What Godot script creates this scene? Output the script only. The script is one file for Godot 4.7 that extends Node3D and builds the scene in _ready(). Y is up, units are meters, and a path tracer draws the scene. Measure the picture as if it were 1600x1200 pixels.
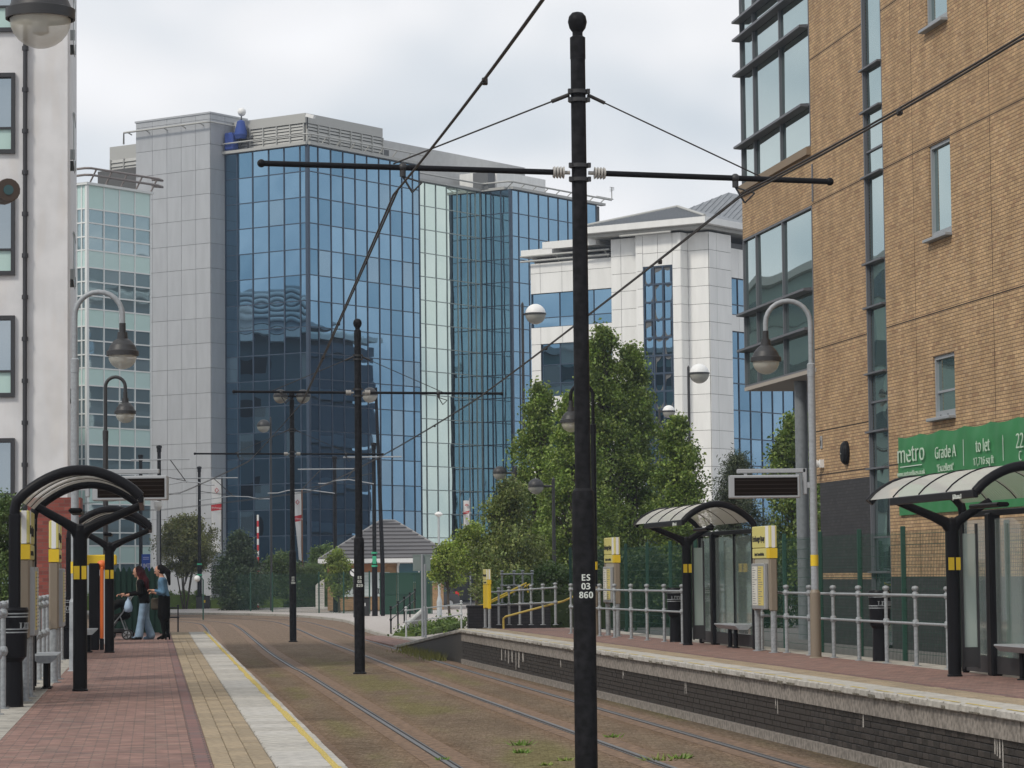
extends Node3D
# A tram stop between office blocks under a bright overcast sky. Metres, y up, track level at y = 0.

class G:  # collects faces with normals for one mesh
	var v := PackedVector3Array()
	var n := PackedVector3Array()
	var t := PackedVector2Array()
	var c := PackedColorArray()
	func tri(a: Vector3, b: Vector3, d: Vector3, na: Vector3, nb: Vector3, nd: Vector3) -> void:
		v.push_back(a)
		n.push_back(na)
		if (d - a).cross(b - a).dot(na + nb + nd) >= 0.0:  # front faces run clockwise
			v.push_back(b); v.push_back(d)
			n.push_back(nb); n.push_back(nd)
		else:
			v.push_back(d); v.push_back(b)
			n.push_back(nd); n.push_back(nb)
	func quad(a: Vector3, b: Vector3, d: Vector3, e: Vector3, nn: Vector3) -> void:
		tri(a, b, d, nn, nn, nn)
		tri(a, d, e, nn, nn, nn)
	func flat4(a: Vector3, b: Vector3, d: Vector3, e: Vector3) -> void:
		quad(a, b, d, e, (d - a).cross(b - a).normalized())
	func flat3(a: Vector3, b: Vector3, d: Vector3) -> void:
		var nn := (d - a).cross(b - a).normalized()
		tri(a, b, d, nn, nn, nn)
	func box(m: Vector3, s: Vector3, bs := Basis()) -> void:
		var h := s * 0.5
		for k in 3:
			for sg in [-1.0, 1.0]:
				var nn := Vector3(); nn[k] = sg
				var a := Vector3(); a[(k + 1) % 3] = 1.0
				var b := Vector3(); b[(k + 2) % 3] = sg
				var q := []
				for e in [[-1, -1], [-1, 1], [1, 1], [1, -1]]:
					q.append(m + bs * ((nn + a * e[0] + b * e[1]) * h))
				quad(q[0], q[1], q[2], q[3], (bs * nn).normalized())
	func cbox(m: Vector3, s: Vector3, e := 0.01, bs := Basis()) -> void:  # box with chamfered edges
		var h := s * 0.5
		for k in 3:
			for sg in [-1.0, 1.0]:
				var nn := Vector3(); nn[k] = sg
				var i := (k + 1) % 3
				var j := (k + 2) % 3
				var q := []
				for f in [[-1, -1], [-1, 1], [1, 1], [1, -1]]:
					var p := Vector3(); p[k] = sg * h[k]; p[i] = f[0] * (h[i] - e); p[j] = f[1] * sg * (h[j] - e)
					q.append(m + bs * p)
				quad(q[0], q[1], q[2], q[3], (bs * nn).normalized())
				for sg2 in [-1.0, 1.0]:  # edge strips between face k and face i
					var n2 := Vector3(); n2[k] = sg; n2[i] = sg2
					var r := []
					for f2 in [[0, -1], [0, 1], [1, 1], [1, -1]]:
						var p2 := Vector3(); p2[j] = f2[1] * (h[j] - e)
						p2[k] = sg * (h[k] if f2[0] == 0 else h[k] - e)
						p2[i] = sg2 * (h[i] - e if f2[0] == 0 else h[i])
						r.append(m + bs * p2)
					quad(r[0], r[1], r[2], r[3], (bs * n2).normalized())
	func ring(p: Vector3, x: Vector3, y: Vector3, r: float, sides: int) -> Array:
		var o := []
		for i in sides:
			var a := TAU * i / sides
			o.append(p + (x * cos(a) + y * sin(a)) * r)
		return o
	func tube(pts: Array, rad, sides := 8, caps := true) -> void:
		var x := Vector3()
		var prev := []
		var pn := []
		for i in pts.size():
			var p: Vector3 = pts[i]
			var d: Vector3 = (pts[mini(i + 1, pts.size() - 1)] - pts[maxi(i - 1, 0)]).normalized()
			if i == 0:
				x = d.cross(Vector3(0.31, 0.2, 0.93) if absf(d.z) < 0.8 else Vector3(1, 0.1, 0)).normalized()
			x = (x - d * x.dot(d)).normalized()
			var y := d.cross(x)
			var r: float = rad[i] if rad is Array else rad
			var now := ring(p, x, y, r, sides)
			var nn := []
			for k in sides:
				nn.append((now[k] - p).normalized())
			if i > 0:
				for k in sides:
					var l := (k + 1) % sides
					tri(prev[k], now[k], now[l], pn[k], nn[k], nn[l])
					tri(prev[k], now[l], prev[l], pn[k], nn[l], pn[l])
			if caps and (i == 0 or i == pts.size() - 1):
				var cn := -d if i == 0 else d
				for k in sides:
					tri(p, now[k], now[(k + 1) % sides], cn, cn, cn)
			prev = now
			pn = nn
	func bar(a: Vector3, b: Vector3, r: float, sides := 8) -> void:
		tube([a, b], r, sides)
	func lathe(m: Vector3, prof: Array, sides := 16, smooth := false) -> void:  # prof: [radius, y] pairs from the bottom
		for i in prof.size() - 1:
			var r0: float = prof[i][0]
			var r1: float = prof[i + 1][0]
			var y0: float = prof[i][1]
			var y1: float = prof[i + 1][1]
			for k in sides:
				var a := TAU * k / sides
				var b := TAU * (k + 1) / sides
				var pa := Vector3(cos(a), 0, sin(a))
				var pb := Vector3(cos(b), 0, sin(b))
				var s0 := Vector2(y1 - y0, r0 - r1).normalized()
				var s1 := s0
				if smooth:
					if i > 0:
						s0 = (s0 + Vector2(y0 - prof[i - 1][1], prof[i - 1][0] - r0).normalized()).normalized()
					if i < prof.size() - 2:
						s1 = (s1 + Vector2(prof[i + 2][1] - y1, r1 - prof[i + 2][0]).normalized()).normalized()
				var na0 := pa * s0.x + Vector3(0, s0.y, 0)
				var nb0 := pb * s0.x + Vector3(0, s0.y, 0)
				var na1 := pa * s1.x + Vector3(0, s1.y, 0)
				var nb1 := pb * s1.x + Vector3(0, s1.y, 0)
				var q0 := m + pa * r0 + Vector3(0, y0, 0)
				var q1 := m + pb * r0 + Vector3(0, y0, 0)
				var q2 := m + pb * r1 + Vector3(0, y1, 0)
				var q3 := m + pa * r1 + Vector3(0, y1, 0)
				if r0 > 0.0001:
					tri(q0, q1, q2, na0, nb0, nb1)
				if r1 > 0.0001:
					tri(q0, q2, q3, na0, nb1, na1)
	func ball(m: Vector3, r: float, sides := 12) -> void:
		var pr := []
		for i in 9:
			var a := -PI / 2 + PI * i / 8
			pr.append([r * cos(a), r * sin(a)])
		lathe(m, pr, sides, true)
	func prism(poly: Array, z0: float, z1: float, xf := Transform3D()) -> void:  # polygon in x, y pushed along z
		var pk := PackedVector2Array(poly)
		if Geometry2D.is_polygon_clockwise(pk):
			pk.reverse()
		var ix := Geometry2D.triangulate_polygon(pk)
		for z in [z0, z1]:
			var nn: Vector3 = xf.basis * Vector3(0, 0, 1 if z == z1 else -1)
			for i in range(0, ix.size(), 3):
				var q := []
				for k in 3:
					q.append(xf * Vector3(pk[ix[i + k]].x, pk[ix[i + k]].y, z))
				tri(q[0], q[1], q[2], nn, nn, nn)
		for i in pk.size():
			var a := pk[i]
			var b := pk[(i + 1) % pk.size()]
			var d := (b - a).normalized()
			quad(xf * Vector3(a.x, a.y, z0), xf * Vector3(b.x, b.y, z0), xf * Vector3(b.x, b.y, z1), xf * Vector3(a.x, a.y, z1), (xf.basis * Vector3(d.y, -d.x, 0)).normalized())
	func mesh() -> ArrayMesh:
		var m := ArrayMesh.new()
		var a := []
		a.resize(Mesh.ARRAY_MAX)
		a[Mesh.ARRAY_VERTEX] = v
		a[Mesh.ARRAY_NORMAL] = n
		if t.size() == v.size():
			a[Mesh.ARRAY_TEX_UV] = t
		if c.size() == v.size():
			a[Mesh.ARRAY_COLOR] = c
		m.add_surface_from_arrays(Mesh.PRIMITIVE_TRIANGLES, a)
		return m

var M := {}
var taken := {}
var rng := RandomNumberGenerator.new()
var RB := Basis(Vector3(0, 0, 1), Vector3(0, 1, 0), Vector3(-1, 0, 0))  # a sheet that faces -x, its right hand side towards +z

func numbered(parent: Node, called: String) -> String:
	var key := str(parent.get_instance_id()) + called
	var k: int = taken.get(key, 0)
	taken[key] = k + 1
	return called if k == 0 else "%s_%03d" % [called, k]

func tag(o: Node, label: String, category: String, group := "") -> Node:
	o.set_meta("label", label)
	o.set_meta("category", category)
	if group:
		o.set_meta("group", group)
	return o

func thing(called: String, label: String, category: String, at := Vector3(), turn := 0.0, group := "") -> Node3D:
	var o := Node3D.new()
	o.name = numbered(self, called)
	add_child(o, true)
	o.position = at
	o.rotation.y = turn
	tag(o, label, category, group)
	return o

func put(called: String, mesh: Mesh, mat: Material, parent: Node = self, xf := Transform3D()) -> MeshInstance3D:
	var o := MeshInstance3D.new()
	o.mesh = mesh
	o.material_override = mat
	o.transform = xf
	o.name = numbered(parent, called)
	parent.add_child(o, true)
	return o

func part(called: String, g: G, mat: Material, parent: Node = self) -> MeshInstance3D:
	return put(called, g.mesh(), mat, parent)

func struct(called: String, g: G, mat: Material) -> MeshInstance3D:
	var o := part(called, g, mat)
	o.set_meta("kind", "structure")
	return o

func ground_node(called: String, at: Vector3, turn: float) -> Node3D:
	var o := Node3D.new()
	o.name = numbered(self, called)
	add_child(o, true)
	o.position = at
	o.rotation.y = turn
	o.set_meta("kind", "structure")
	return o

func stuff(o: Node) -> Node:
	o.set_meta("kind", "stuff")
	return o

func dup(o: Node3D, base: String, at: Vector3, turn: float, label := "") -> Node3D:
	var r: Node3D = o.duplicate()
	r.name = numbered(self, base)
	add_child(r, true)
	r.position = at
	r.rotation.y = turn
	if label:
		r.set_meta("label", label)
	return r

func lin(r: float, g: float, b: float) -> Color:
	return Color(r, g, b).linear_to_srgb()

func mat(r: float, g: float, b: float, rough := 0.7, metal := 0.0) -> StandardMaterial3D:
	var m := StandardMaterial3D.new()
	m.albedo_color = lin(r, g, b)
	m.roughness = rough
	m.metallic = metal
	return m

func noise_tex(freq: float, ramp: Array, sd := 1, oct := 5, size := 512, as_normal := false, bump := 4.0) -> NoiseTexture2D:
	var f := FastNoiseLite.new()
	f.noise_type = FastNoiseLite.TYPE_SIMPLEX_SMOOTH
	f.frequency = freq
	f.seed = sd
	f.fractal_octaves = oct
	var x := NoiseTexture2D.new()
	x.width = size
	x.height = size
	x.seamless = true
	x.noise = f
	if as_normal:
		x.as_normal_map = true
		x.bump_strength = bump
	else:
		var gr := Gradient.new()
		var offs := PackedFloat32Array()
		var cols := PackedColorArray()
		for k in ramp:
			offs.append(k[0])
			cols.append(lin(k[1], k[2], k[3]))
		gr.offsets = offs
		gr.colors = cols
		x.color_ramp = gr
	return x

func worn(r: float, g: float, b: float, spread: float, metres: float, rough := 0.8, freq := 0.012, sd := 1, bump := 0.0) -> StandardMaterial3D:  # a base colour with mottling over «metres»
	var m := StandardMaterial3D.new()
	var lo := 1.0 - spread
	var hi := 1.0 + spread
	m.albedo_texture = noise_tex(freq, [[0.25, r * lo, g * lo, b * lo], [0.5, r, g, b], [0.8, r * hi, g * hi, b * hi]], sd)
	m.roughness = rough
	m.uv1_triplanar = true
	m.uv1_triplanar_sharpness = 8.0
	m.uv1_scale = Vector3.ONE / metres
	if bump > 0.0:
		m.normal_enabled = true
		m.normal_texture = noise_tex(0.05, [], sd + 5, 4, 256, true, bump)
	return m

func weather(m: StandardMaterial3D, lo: float, scale: Vector3, sd: int, freq := 0.02) -> void:  # broad stains and streaks over a patterned material
	m.detail_enabled = true
	m.detail_blend_mode = BaseMaterial3D.BLEND_MODE_MUL
	m.detail_uv_layer = BaseMaterial3D.DETAIL_UV_2
	m.detail_albedo = noise_tex(freq, [[0.2, lo, lo * 0.98, lo * 0.96], [0.5, (1 + lo) / 2, (1 + lo) / 2, (1 + lo) / 2], [0.72, 1, 1, 1]], sd, 6)
	m.uv2_triplanar = true
	m.uv2_triplanar_sharpness = 8.0
	m.uv2_scale = scale

func glass(r: float, g: float, b: float, alpha: float) -> StandardMaterial3D:
	var m := mat(r, g, b, 0.04)
	m.transparency = BaseMaterial3D.TRANSPARENCY_ALPHA
	m.albedo_color.a = alpha
	m.cull_mode = BaseMaterial3D.CULL_DISABLED
	return m

func brick_image(w: int, h: int, cols: int, rows: int, tones: Array, joint: Color, jw: int, jh: int, sd: int, bond := 0.5) -> Image:
	var im := Image.create(w, h, false, Image.FORMAT_RGB8)
	im.fill(joint)
	var r := RandomNumberGenerator.new()
	r.seed = sd
	var bw := float(w) / cols
	var bh := float(h) / rows
	for y in rows:
		var shift := bw * bond * (y % 2)
		for x in cols:
			var k: Color = tones[mini(int(pow(r.randf(), 2.2) * tones.size()), tones.size() - 1)]
			var f := r.randf_range(0.94, 1.06)
			k = Color(k.r * f, k.g * f, k.b * f)
			var x0 := int(x * bw + shift)
			var y0 := int(y * bh)
			var rect := Rect2i(x0, y0, int((x + 1) * bw + shift) - x0 - jw, int((y + 1) * bh) - y0 - jh)
			im.fill_rect(rect, k)
			if rect.end.x > w:
				im.fill_rect(Rect2i(x0 - w, y0, rect.size.x, rect.size.y), k)
			for q in 5:  # burns and chips in the face of the brick
				var f2 := r.randf_range(0.9, 1.07)
				var px := x0 + r.randi_range(0, maxi(rect.size.x - 4, 1))
				im.fill_rect(Rect2i(px % w, y0 + r.randi_range(0, maxi(rect.size.y - 3, 1)), mini(r.randi_range(3, 12), maxi(x0 + rect.size.x - px, 1)), r.randi_range(1, 3)), Color(k.r * f2, k.g * f2, k.b * f2))
	return im

func bricks(w_m: float, h_m: float, im: Image, rough := 0.85, depth := 3.0) -> StandardMaterial3D:
	var m := StandardMaterial3D.new()
	m.albedo_texture = ImageTexture.create_from_image(im)
	m.roughness = rough
	m.uv1_triplanar = true
	m.uv1_triplanar_sharpness = 20.0
	m.uv1_scale = Vector3(1 / w_m, 1 / h_m, 1 / w_m)
	var nm: Image = im.duplicate()
	nm.convert(Image.FORMAT_RGBA8)
	nm.bump_map_to_normal_map(depth)
	m.normal_enabled = true
	m.normal_texture = ImageTexture.create_from_image(nm)
	return m

func text(called: String, s: String, size: float, mt: Material, parent: Node, xf: Transform3D, squeeze := 1.0, font := "Droid Sans", bold := false) -> void:
	var tm := TextMesh.new()
	var f := SystemFont.new()
	f.font_names = PackedStringArray([font])
	if bold:
		f.font_weight = 700
	tm.font = f
	tm.text = s
	tm.font_size = 48
	tm.pixel_size = size / 34.0
	tm.depth = 0.012
	tm.curve_step = 2.0
	put(called, tm, mt, parent, xf * Transform3D(Basis().scaled(Vector3(squeeze, 1, 1)), Vector3()))

func smooth(pts: Array, step := 1.5) -> Array:  # Catmull-Rom through [x, distance] points on the ground
	var o := []
	for i in pts.size() - 1:
		var a := Vector2(pts[maxi(i - 1, 0)][0], pts[maxi(i - 1, 0)][1])
		var b := Vector2(pts[i][0], pts[i][1])
		var c := Vector2(pts[i + 1][0], pts[i + 1][1])
		var d := Vector2(pts[mini(i + 2, pts.size() - 1)][0], pts[mini(i + 2, pts.size() - 1)][1])
		var k := maxi(int(b.distance_to(c) / step), 1)
		for j in k:
			o.append(b.cubic_interpolate(c, a, d, float(j) / k))
	o.append(Vector2(pts[-1][0], pts[-1][1]))
	return o

func ribbon(g: G, line: Array, off: float, w: float, y: float, thick := 0.0) -> void:
	var pl := []
	var pr := []
	for i in line.size():
		var d: Vector2 = (line[mini(i + 1, line.size() - 1)] - line[maxi(i - 1, 0)]).normalized()
		var s := Vector2(d.y, -d.x)  # to the right of the way along
		var q: Vector2 = line[i] + s * off
		var l := q - s * w * 0.5
		var r := q + s * w * 0.5
		pl.append(Vector3(l.x, y, -l.y))
		pr.append(Vector3(r.x, y, -r.y))
	for i in line.size() - 1:
		g.quad(pl[i], pl[i + 1], pr[i + 1], pr[i], Vector3.UP)
		if thick > 0.0:
			var dn := Vector3(0, -thick, 0)
			g.flat4(pl[i] + dn, pl[i + 1] + dn, pl[i + 1], pl[i])
			g.flat4(pr[i], pr[i + 1], pr[i + 1] + dn, pr[i] + dn)

func x_at(line: Array, d: float) -> float:
	for i in line.size() - 1:
		if line[i + 1].y >= d:
			return lerpf(line[i].x, line[i + 1].x, clampf((d - line[i].y) / (line[i + 1].y - line[i].y), -9, 1))
	return line[-1].x

func sky_image() -> ImageTexture:
	var f := FastNoiseLite.new()
	f.seed = 11
	f.noise_type = FastNoiseLite.TYPE_SIMPLEX_SMOOTH
	f.frequency = 1.0
	f.fractal_octaves = 6
	f.fractal_gain = 0.5
	var w := 1024
	var h := 512
	var im := Image.create(w, h, false, Image.FORMAT_RGBF)
	for y in h:
		var el := PI * (0.5 - (y + 0.5) / h)
		for x in w:
			var az := TAU * (x + 0.5) / w
			var d := Vector3(cos(el) * sin(az), sin(el), -cos(el) * cos(az))
			var k := 1.0 / (absf(d.y) + 0.22)
			var q := Vector3(d.x * k, d.y * 1.5, d.z * k) * 1.9
			var n := f.get_noise_3dv(q + Vector3(0.3, 0, 0.9)) + 0.45 * f.get_noise_3dv(q * 2.7 + Vector3(5, 1, 2))
			var v := 0.725 + 0.22 * n - 0.07 * smoothstep(0.1, 0.9, d.y)
			var bl := clampf(0.10 - 0.25 * n, 0.03, 0.22)  # thinner cloud lets some blue through
			if d.y < -0.02:
				v = 0.24
			im.set_pixel(x, y, Color(v * (1 - bl * 0.62), v * (1 - bl * 0.22), v * (1.02 + bl * 0.1)))
	return ImageTexture.create_from_image(im)

func _ready() -> void:
	rng.seed = 4
	# ---------------------------------------------------------------- camera, sky, sun, exposure
	var cam := Camera3D.new()
	cam.name = "camera"
	cam.fov = rad_to_deg(2.0 * atan(600.0 / 4400.0))
	cam.near = 0.1
	cam.far = 2500.0
	cam.position = Vector3(0, 2.286, 0)
	cam.basis = Basis(Vector3(1, 0, 0), atan(297.0 / 4400.0)) * Basis(Vector3(0, 0, 1), deg_to_rad(-0.6))
	add_child(cam)
	cam.current = true
	var env := Environment.new()
	env.background_mode = Environment.BG_SKY
	var sky := Sky.new()
	var pm := PanoramaSkyMaterial.new()
	pm.panorama = sky_image()
	sky.sky_material = pm
	env.sky = sky
	env.background_energy_multiplier = 1.0
	env.ambient_light_source = Environment.AMBIENT_SOURCE_SKY
	env.tonemap_mode = Environment.TONE_MAPPER_LINEAR
	env.tonemap_exposure = 1.2
	env.sdfgi_enabled = true
	env.ssao_enabled = true
	env.ssil_enabled = true
	env.fog_enabled = true
	env.fog_density = 0.0003
	env.fog_light_color = Color(0.80, 0.85, 0.92)
	var we := WorldEnvironment.new()
	we.name = "world_environment"
	we.environment = env
	add_child(we)
	var sun := DirectionalLight3D.new()
	sun.name = "sun"
	sun.light_energy = 0.5
	sun.light_angular_distance = 10.0
	sun.light_color = Color(1.0, 0.97, 0.92)
	sun.shadow_enabled = true
	add_child(sun)
	sun.look_at_from_position(Vector3(), Vector3(0.52, -0.72, -0.46))
	make_materials()
	build_ground()
	build_platforms()
	build_brick_office()
	build_apartments()
	build_blue_office()
	build_teal_office()
	build_white_office()
	build_side_offices()
	build_kiosk()
	build_masts()
	build_shelters()
	build_platform_things()
	build_far_things()
	build_trees()
	build_people()

func make_materials() -> void:
	M.black = mat(0.012, 0.012, 0.014, 0.38)
	M.black2 = worn(0.016, 0.016, 0.018, 0.35, 0.8, 0.5, 0.01, 3)
	M.black.metallic_specular = 0.22
	M.black2.metallic_specular = 0.2
	M.iron = mat(0.03, 0.03, 0.032, 0.5)
	M.steel = mat(0.30, 0.31, 0.33, 0.35, 0.8)
	M.silver = worn(0.28, 0.30, 0.315, 0.16, 0.6, 0.42, 0.02, 9)
	M.alu = mat(0.42, 0.43, 0.44, 0.4, 0.5)
	M.grey_paint = mat(0.30, 0.32, 0.34, 0.5)
	M.lamp_grey = worn(0.31, 0.33, 0.35, 0.1, 0.8, 0.45, 0.02, 4)
	M.tan = mat(0.22, 0.18, 0.135, 0.5)
	M.yellow = mat(0.72, 0.50, 0.02, 0.5)
	M.pale_yellow = mat(0.62, 0.56, 0.19, 0.5)
	M.white = mat(0.78, 0.78, 0.77, 0.5)
	M.dirty_white = worn(0.62, 0.61, 0.57, 0.15, 1.5, 0.6, 0.01, 5)
	M.red = mat(0.55, 0.03, 0.04, 0.5)
	M.orange = mat(0.75, 0.16, 0.03, 0.5)
	M.blue = mat(0.03, 0.09, 0.42, 0.5)
	M.green = mat(0.013, 0.062, 0.042, 0.6)
	M.bright_green = mat(0.05, 0.4, 0.22, 0.5)
	M.screen = mat(0.010, 0.006, 0.004, 0.5)
	M.screen.metallic_specular = 0.15
	M.porcelain = worn(0.45, 0.43, 0.40, 0.1, 0.1, 0.35, 0.02, 6)
	M.ink = mat(0.03, 0.03, 0.03, 0.8)
	M.paper = mat(0.62, 0.61, 0.55, 0.8)
	M.wire = mat(0.028, 0.024, 0.022, 0.6)
	M.rust = worn(0.20, 0.132, 0.088, 0.28, 1.6, 0.95, 0.02, 12, 2.0)
	M.rail = mat(0.15, 0.15, 0.155, 0.5, 0.5)
	M.groove = mat(0.025, 0.02, 0.018, 0.9)
	M.concrete = worn(0.36, 0.34, 0.30, 0.22, 1.8, 0.9, 0.012, 21, 2.0)
	M.coping = worn(0.42, 0.40, 0.36, 0.16, 1.3, 0.85, 0.014, 22, 1.5)
	M.coping2 = worn(0.385, 0.365, 0.33, 0.2, 1.1, 0.85, 0.02, 23, 1.5)
	M.coping3 = worn(0.45, 0.43, 0.395, 0.12, 1.6, 0.85, 0.016, 24, 1.5)
	M.stain = worn(0.15, 0.135, 0.105, 0.5, 0.7, 0.95, 0.03, 25)
	M.beam = worn(0.25, 0.225, 0.20, 0.3, 0.9, 0.9, 0.014, 26, 1.5)
	M.limewash = worn(0.42, 0.40, 0.37, 0.3, 0.4, 0.9, 0.03, 27)
	M.yellow_line = worn(0.50, 0.38, 0.09, 0.35, 0.5, 0.8, 0.04, 28)
	for k in 3:
		M["buff%d" % k] = worn(0.275 + 0.03 * k, 0.218 + 0.022 * k, 0.145 + 0.014 * k, 0.16, 0.9, 0.9, 0.02, 30 + k, 1.5)
		M["eng%d" % k] = worn(0.026 + 0.012 * k, 0.023 + 0.010 * k, 0.021 + 0.009 * k, 0.3, 0.4, 0.55, 0.02, 34 + k, 1.0)
	M.mortar = mat(0.034, 0.031, 0.028, 0.95)
	M.gravel = worn(0.47, 0.43, 0.405, 0.3, 1.3, 0.95, 0.09, 40, 5.0)
	M.asphalt = worn(0.16, 0.15, 0.145, 0.15, 3.0, 0.9, 0.05, 41, 3.0)
	M.verge = worn(0.14, 0.15, 0.09, 0.35, 4.0, 0.95, 0.03, 42, 3.0)
	M.bed = mat(1, 1, 1, 1.0)
	M.bed.metallic_specular = 0.08
	var setts := brick_image(768, 768, 16, 32, [lin(0.86, 0.85, 0.84), lin(0.92, 0.92, 0.92), lin(0.80, 0.79, 0.77), lin(0.97, 0.97, 0.97), lin(0.72, 0.71, 0.70)], lin(0.62, 0.60, 0.57), 2, 2, 43)
	M.bed.albedo_texture = ImageTexture.create_from_image(setts)
	weather(M.bed, 0.55, Vector3(0.5, 0.5, 0.5), 44, 0.04)
	M.bed.vertex_color_use_as_albedo = true
	M.bed.uv1_triplanar = true
	M.bed.uv1_scale = Vector3(0.3, 0.3, 0.3)
	M.bed.normal_enabled = true
	M.bed.normal_texture = noise_tex(0.12, [], 44, 4, 512, true, 5.0)
	var pavers := brick_image(1024, 1024, 24, 48, [lin(0.29, 0.165, 0.135), lin(0.27, 0.148, 0.12), lin(0.25, 0.145, 0.12), lin(0.31, 0.18, 0.142), lin(0.265, 0.175, 0.14), lin(0.21, 0.13, 0.112)], lin(0.12, 0.09, 0.075), 2, 3, 7)
	M.pavers = bricks(4.8, 4.8, pavers, 0.85, 2.0)
	M.border = bricks(3.3, 4.8, brick_image(512, 512, 15, 24, [lin(0.19, 0.10, 0.09), lin(0.15, 0.095, 0.09), lin(0.23, 0.12, 0.10)], lin(0.06, 0.05, 0.04), 2, 2, 8), 0.85, 2.0)
	var tan_im := brick_image(1024, 1024, 24, 32, [lin(0.525, 0.352, 0.19), lin(0.515, 0.344, 0.185), lin(0.535, 0.363, 0.197), lin(0.495, 0.326, 0.175), lin(0.52, 0.358, 0.207), lin(0.43, 0.27, 0.147)], lin(0.16, 0.10, 0.062), 2, 6, 3)
	M.tan_brick = bricks(5.4, 2.4, tan_im, 0.85, 4.0)
	weather(M.tan_brick, 0.80, Vector3(0.11, 0.045, 0.11), 91)
	weather(M.pavers, 0.70, Vector3(0.25, 0.25, 0.25), 92, 0.025)
	M.dark_brick = bricks(5.4, 2.4, brick_image(1024, 1024, 24, 32, [lin(0.035, 0.033, 0.036), lin(0.045, 0.042, 0.045), lin(0.028, 0.027, 0.03)], lin(0.016, 0.015, 0.015), 2, 6, 5), 0.6, 4.0)
	M.red_brick = bricks(2.7, 1.2, brick_image(512, 512, 12, 16, [lin(0.25, 0.06, 0.045), lin(0.2, 0.05, 0.04), lin(0.29, 0.08, 0.06)], lin(0.16, 0.1, 0.09), 2, 4, 6))
	M.mirror = []
	for k in 4:  # blue solar-control glass, slightly uneven from pane to pane
		M.mirror.append(mat(0.165 + 0.016 * k, 0.295 + 0.02 * k, 0.415 + 0.022 * k, 0.015, 1.0))
	M.mirror.append(mat(0.22, 0.34, 0.44, 0.03, 0.85))  # blinds drawn behind
	M.mirror.append(mat(0.13, 0.25, 0.36, 0.015, 1.0))
	M.pale_mirror = [mat(0.54, 0.645, 0.59, 0.02, 1.0), mat(0.58, 0.68, 0.62, 0.02, 1.0), mat(0.56, 0.66, 0.61, 0.02, 1.0)]
	M.green_mirror = [mat(0.36, 0.475, 0.47, 0.012, 0.92), mat(0.39, 0.50, 0.49, 0.012, 0.92), mat(0.34, 0.46, 0.455, 0.012, 0.92)]
	M.teal_mirror = [mat(0.30, 0.40, 0.43, 0.03, 0.62), mat(0.34, 0.44, 0.47, 0.03, 0.62), mat(0.26, 0.36, 0.39, 0.03, 0.62)]
	M.spandrel = [mat(0.50, 0.68, 0.64, 0.25), mat(0.53, 0.70, 0.665, 0.25), mat(0.51, 0.67, 0.65, 0.25)]
	M.house_glass = [mat(0.42, 0.47, 0.50, 0.02, 0.9), mat(0.36, 0.41, 0.44, 0.02, 0.9)]
	M.blue_frame = mat(0.035, 0.06, 0.10, 0.5)
	M.pale_frame = mat(0.34, 0.40, 0.38, 0.5)
	M.white_frame = mat(0.72, 0.74, 0.73, 0.5)
	M.grey_frame = mat(0.12, 0.125, 0.14, 0.5)
	M.panel_grey = []
	M.panel_white = []
	for k in 4:
		for q in [["panel_grey", 0.405 + 0.006 * k, 0.42 + 0.006 * k, 0.44 + 0.006 * k, 0.045], ["panel_white", 0.80 + 0.01 * k, 0.80 + 0.01 * k, 0.78 + 0.01 * k, 0.04]]:
			var pm := worn(q[1], q[2], q[3], q[4], 1.0, 0.42, 0.02, 60 + k)
			pm.uv1_world_triplanar = true   # rain streaks run down the cladding
			pm.uv1_scale = Vector3(0.16, 0.022, 0.16)
			pm.uv1_offset = Vector3(0.37 * k, 0.21 * k, 0.11 * k)
			M[q[0]].append(pm)
	M.panel_backing = mat(0.13, 0.135, 0.14, 0.8)
	M.louvre = mat(0.42, 0.42, 0.40, 0.5)
	M.louvre_dark = mat(0.10, 0.10, 0.10, 0.8)
	M.roof_grey = worn(0.20, 0.215, 0.235, 0.1, 5.0, 0.5, 0.02, 70)
	M.render = worn(0.74, 0.74, 0.755, 0.05, 5.0, 0.85, 0.01, 71)
	weather(M.render, 0.95, Vector3(0.16, 0.03, 0.16), 93)
	M.dark_frame = mat(0.035, 0.036, 0.042, 0.5)
	M.poly = mat(0.80, 0.79, 0.74, 0.45)
	M.poly.transparency = BaseMaterial3D.TRANSPARENCY_ALPHA
	M.poly.albedo_color.a = 0.5
	M.poly.backlight_enabled = true
	M.poly.backlight = Color(0.55, 0.55, 0.52)
	M.poly.cull_mode = BaseMaterial3D.CULL_DISABLED
	M.clear = glass(0.6, 0.72, 0.68, 0.14)
	M.scratched = glass(0.5, 0.6, 0.56, 0.42)
	M.scratched.roughness = 0.3
	M.lens = glass(0.75, 0.72, 0.62, 0.5)
	M.lens.roughness = 0.3
	M.banner = mat(0.035, 0.21, 0.07, 0.55)
	M.letters = mat(0.66, 0.70, 0.66, 0.7)
	M.print = mat(0.50, 0.62, 0.50, 0.7)
	M.leaf = mat(1, 1, 1, 0.55)
	M.leaf.vertex_color_use_as_albedo = true
	M.leaf.cull_mode = BaseMaterial3D.CULL_DISABLED
	M.leaf.backlight_enabled = true
	M.leaf.backlight = Color(0.38, 0.50, 0.12)
	M.bark = worn(0.075, 0.06, 0.045, 0.3, 0.6, 0.95, 0.03, 80)
	M.slate = worn(0.13, 0.125, 0.13, 0.12, 1.2, 0.7, 0.03, 81)
	M.skin = mat(0.52, 0.29, 0.20, 0.55)

# ------------------------------------------------------------------ ground, track, platforms
var rails := []
var kerb_line := []
const LT := 0.12731   # heading of the near platform
const RT := 0.13959   # heading of the far platform

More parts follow.
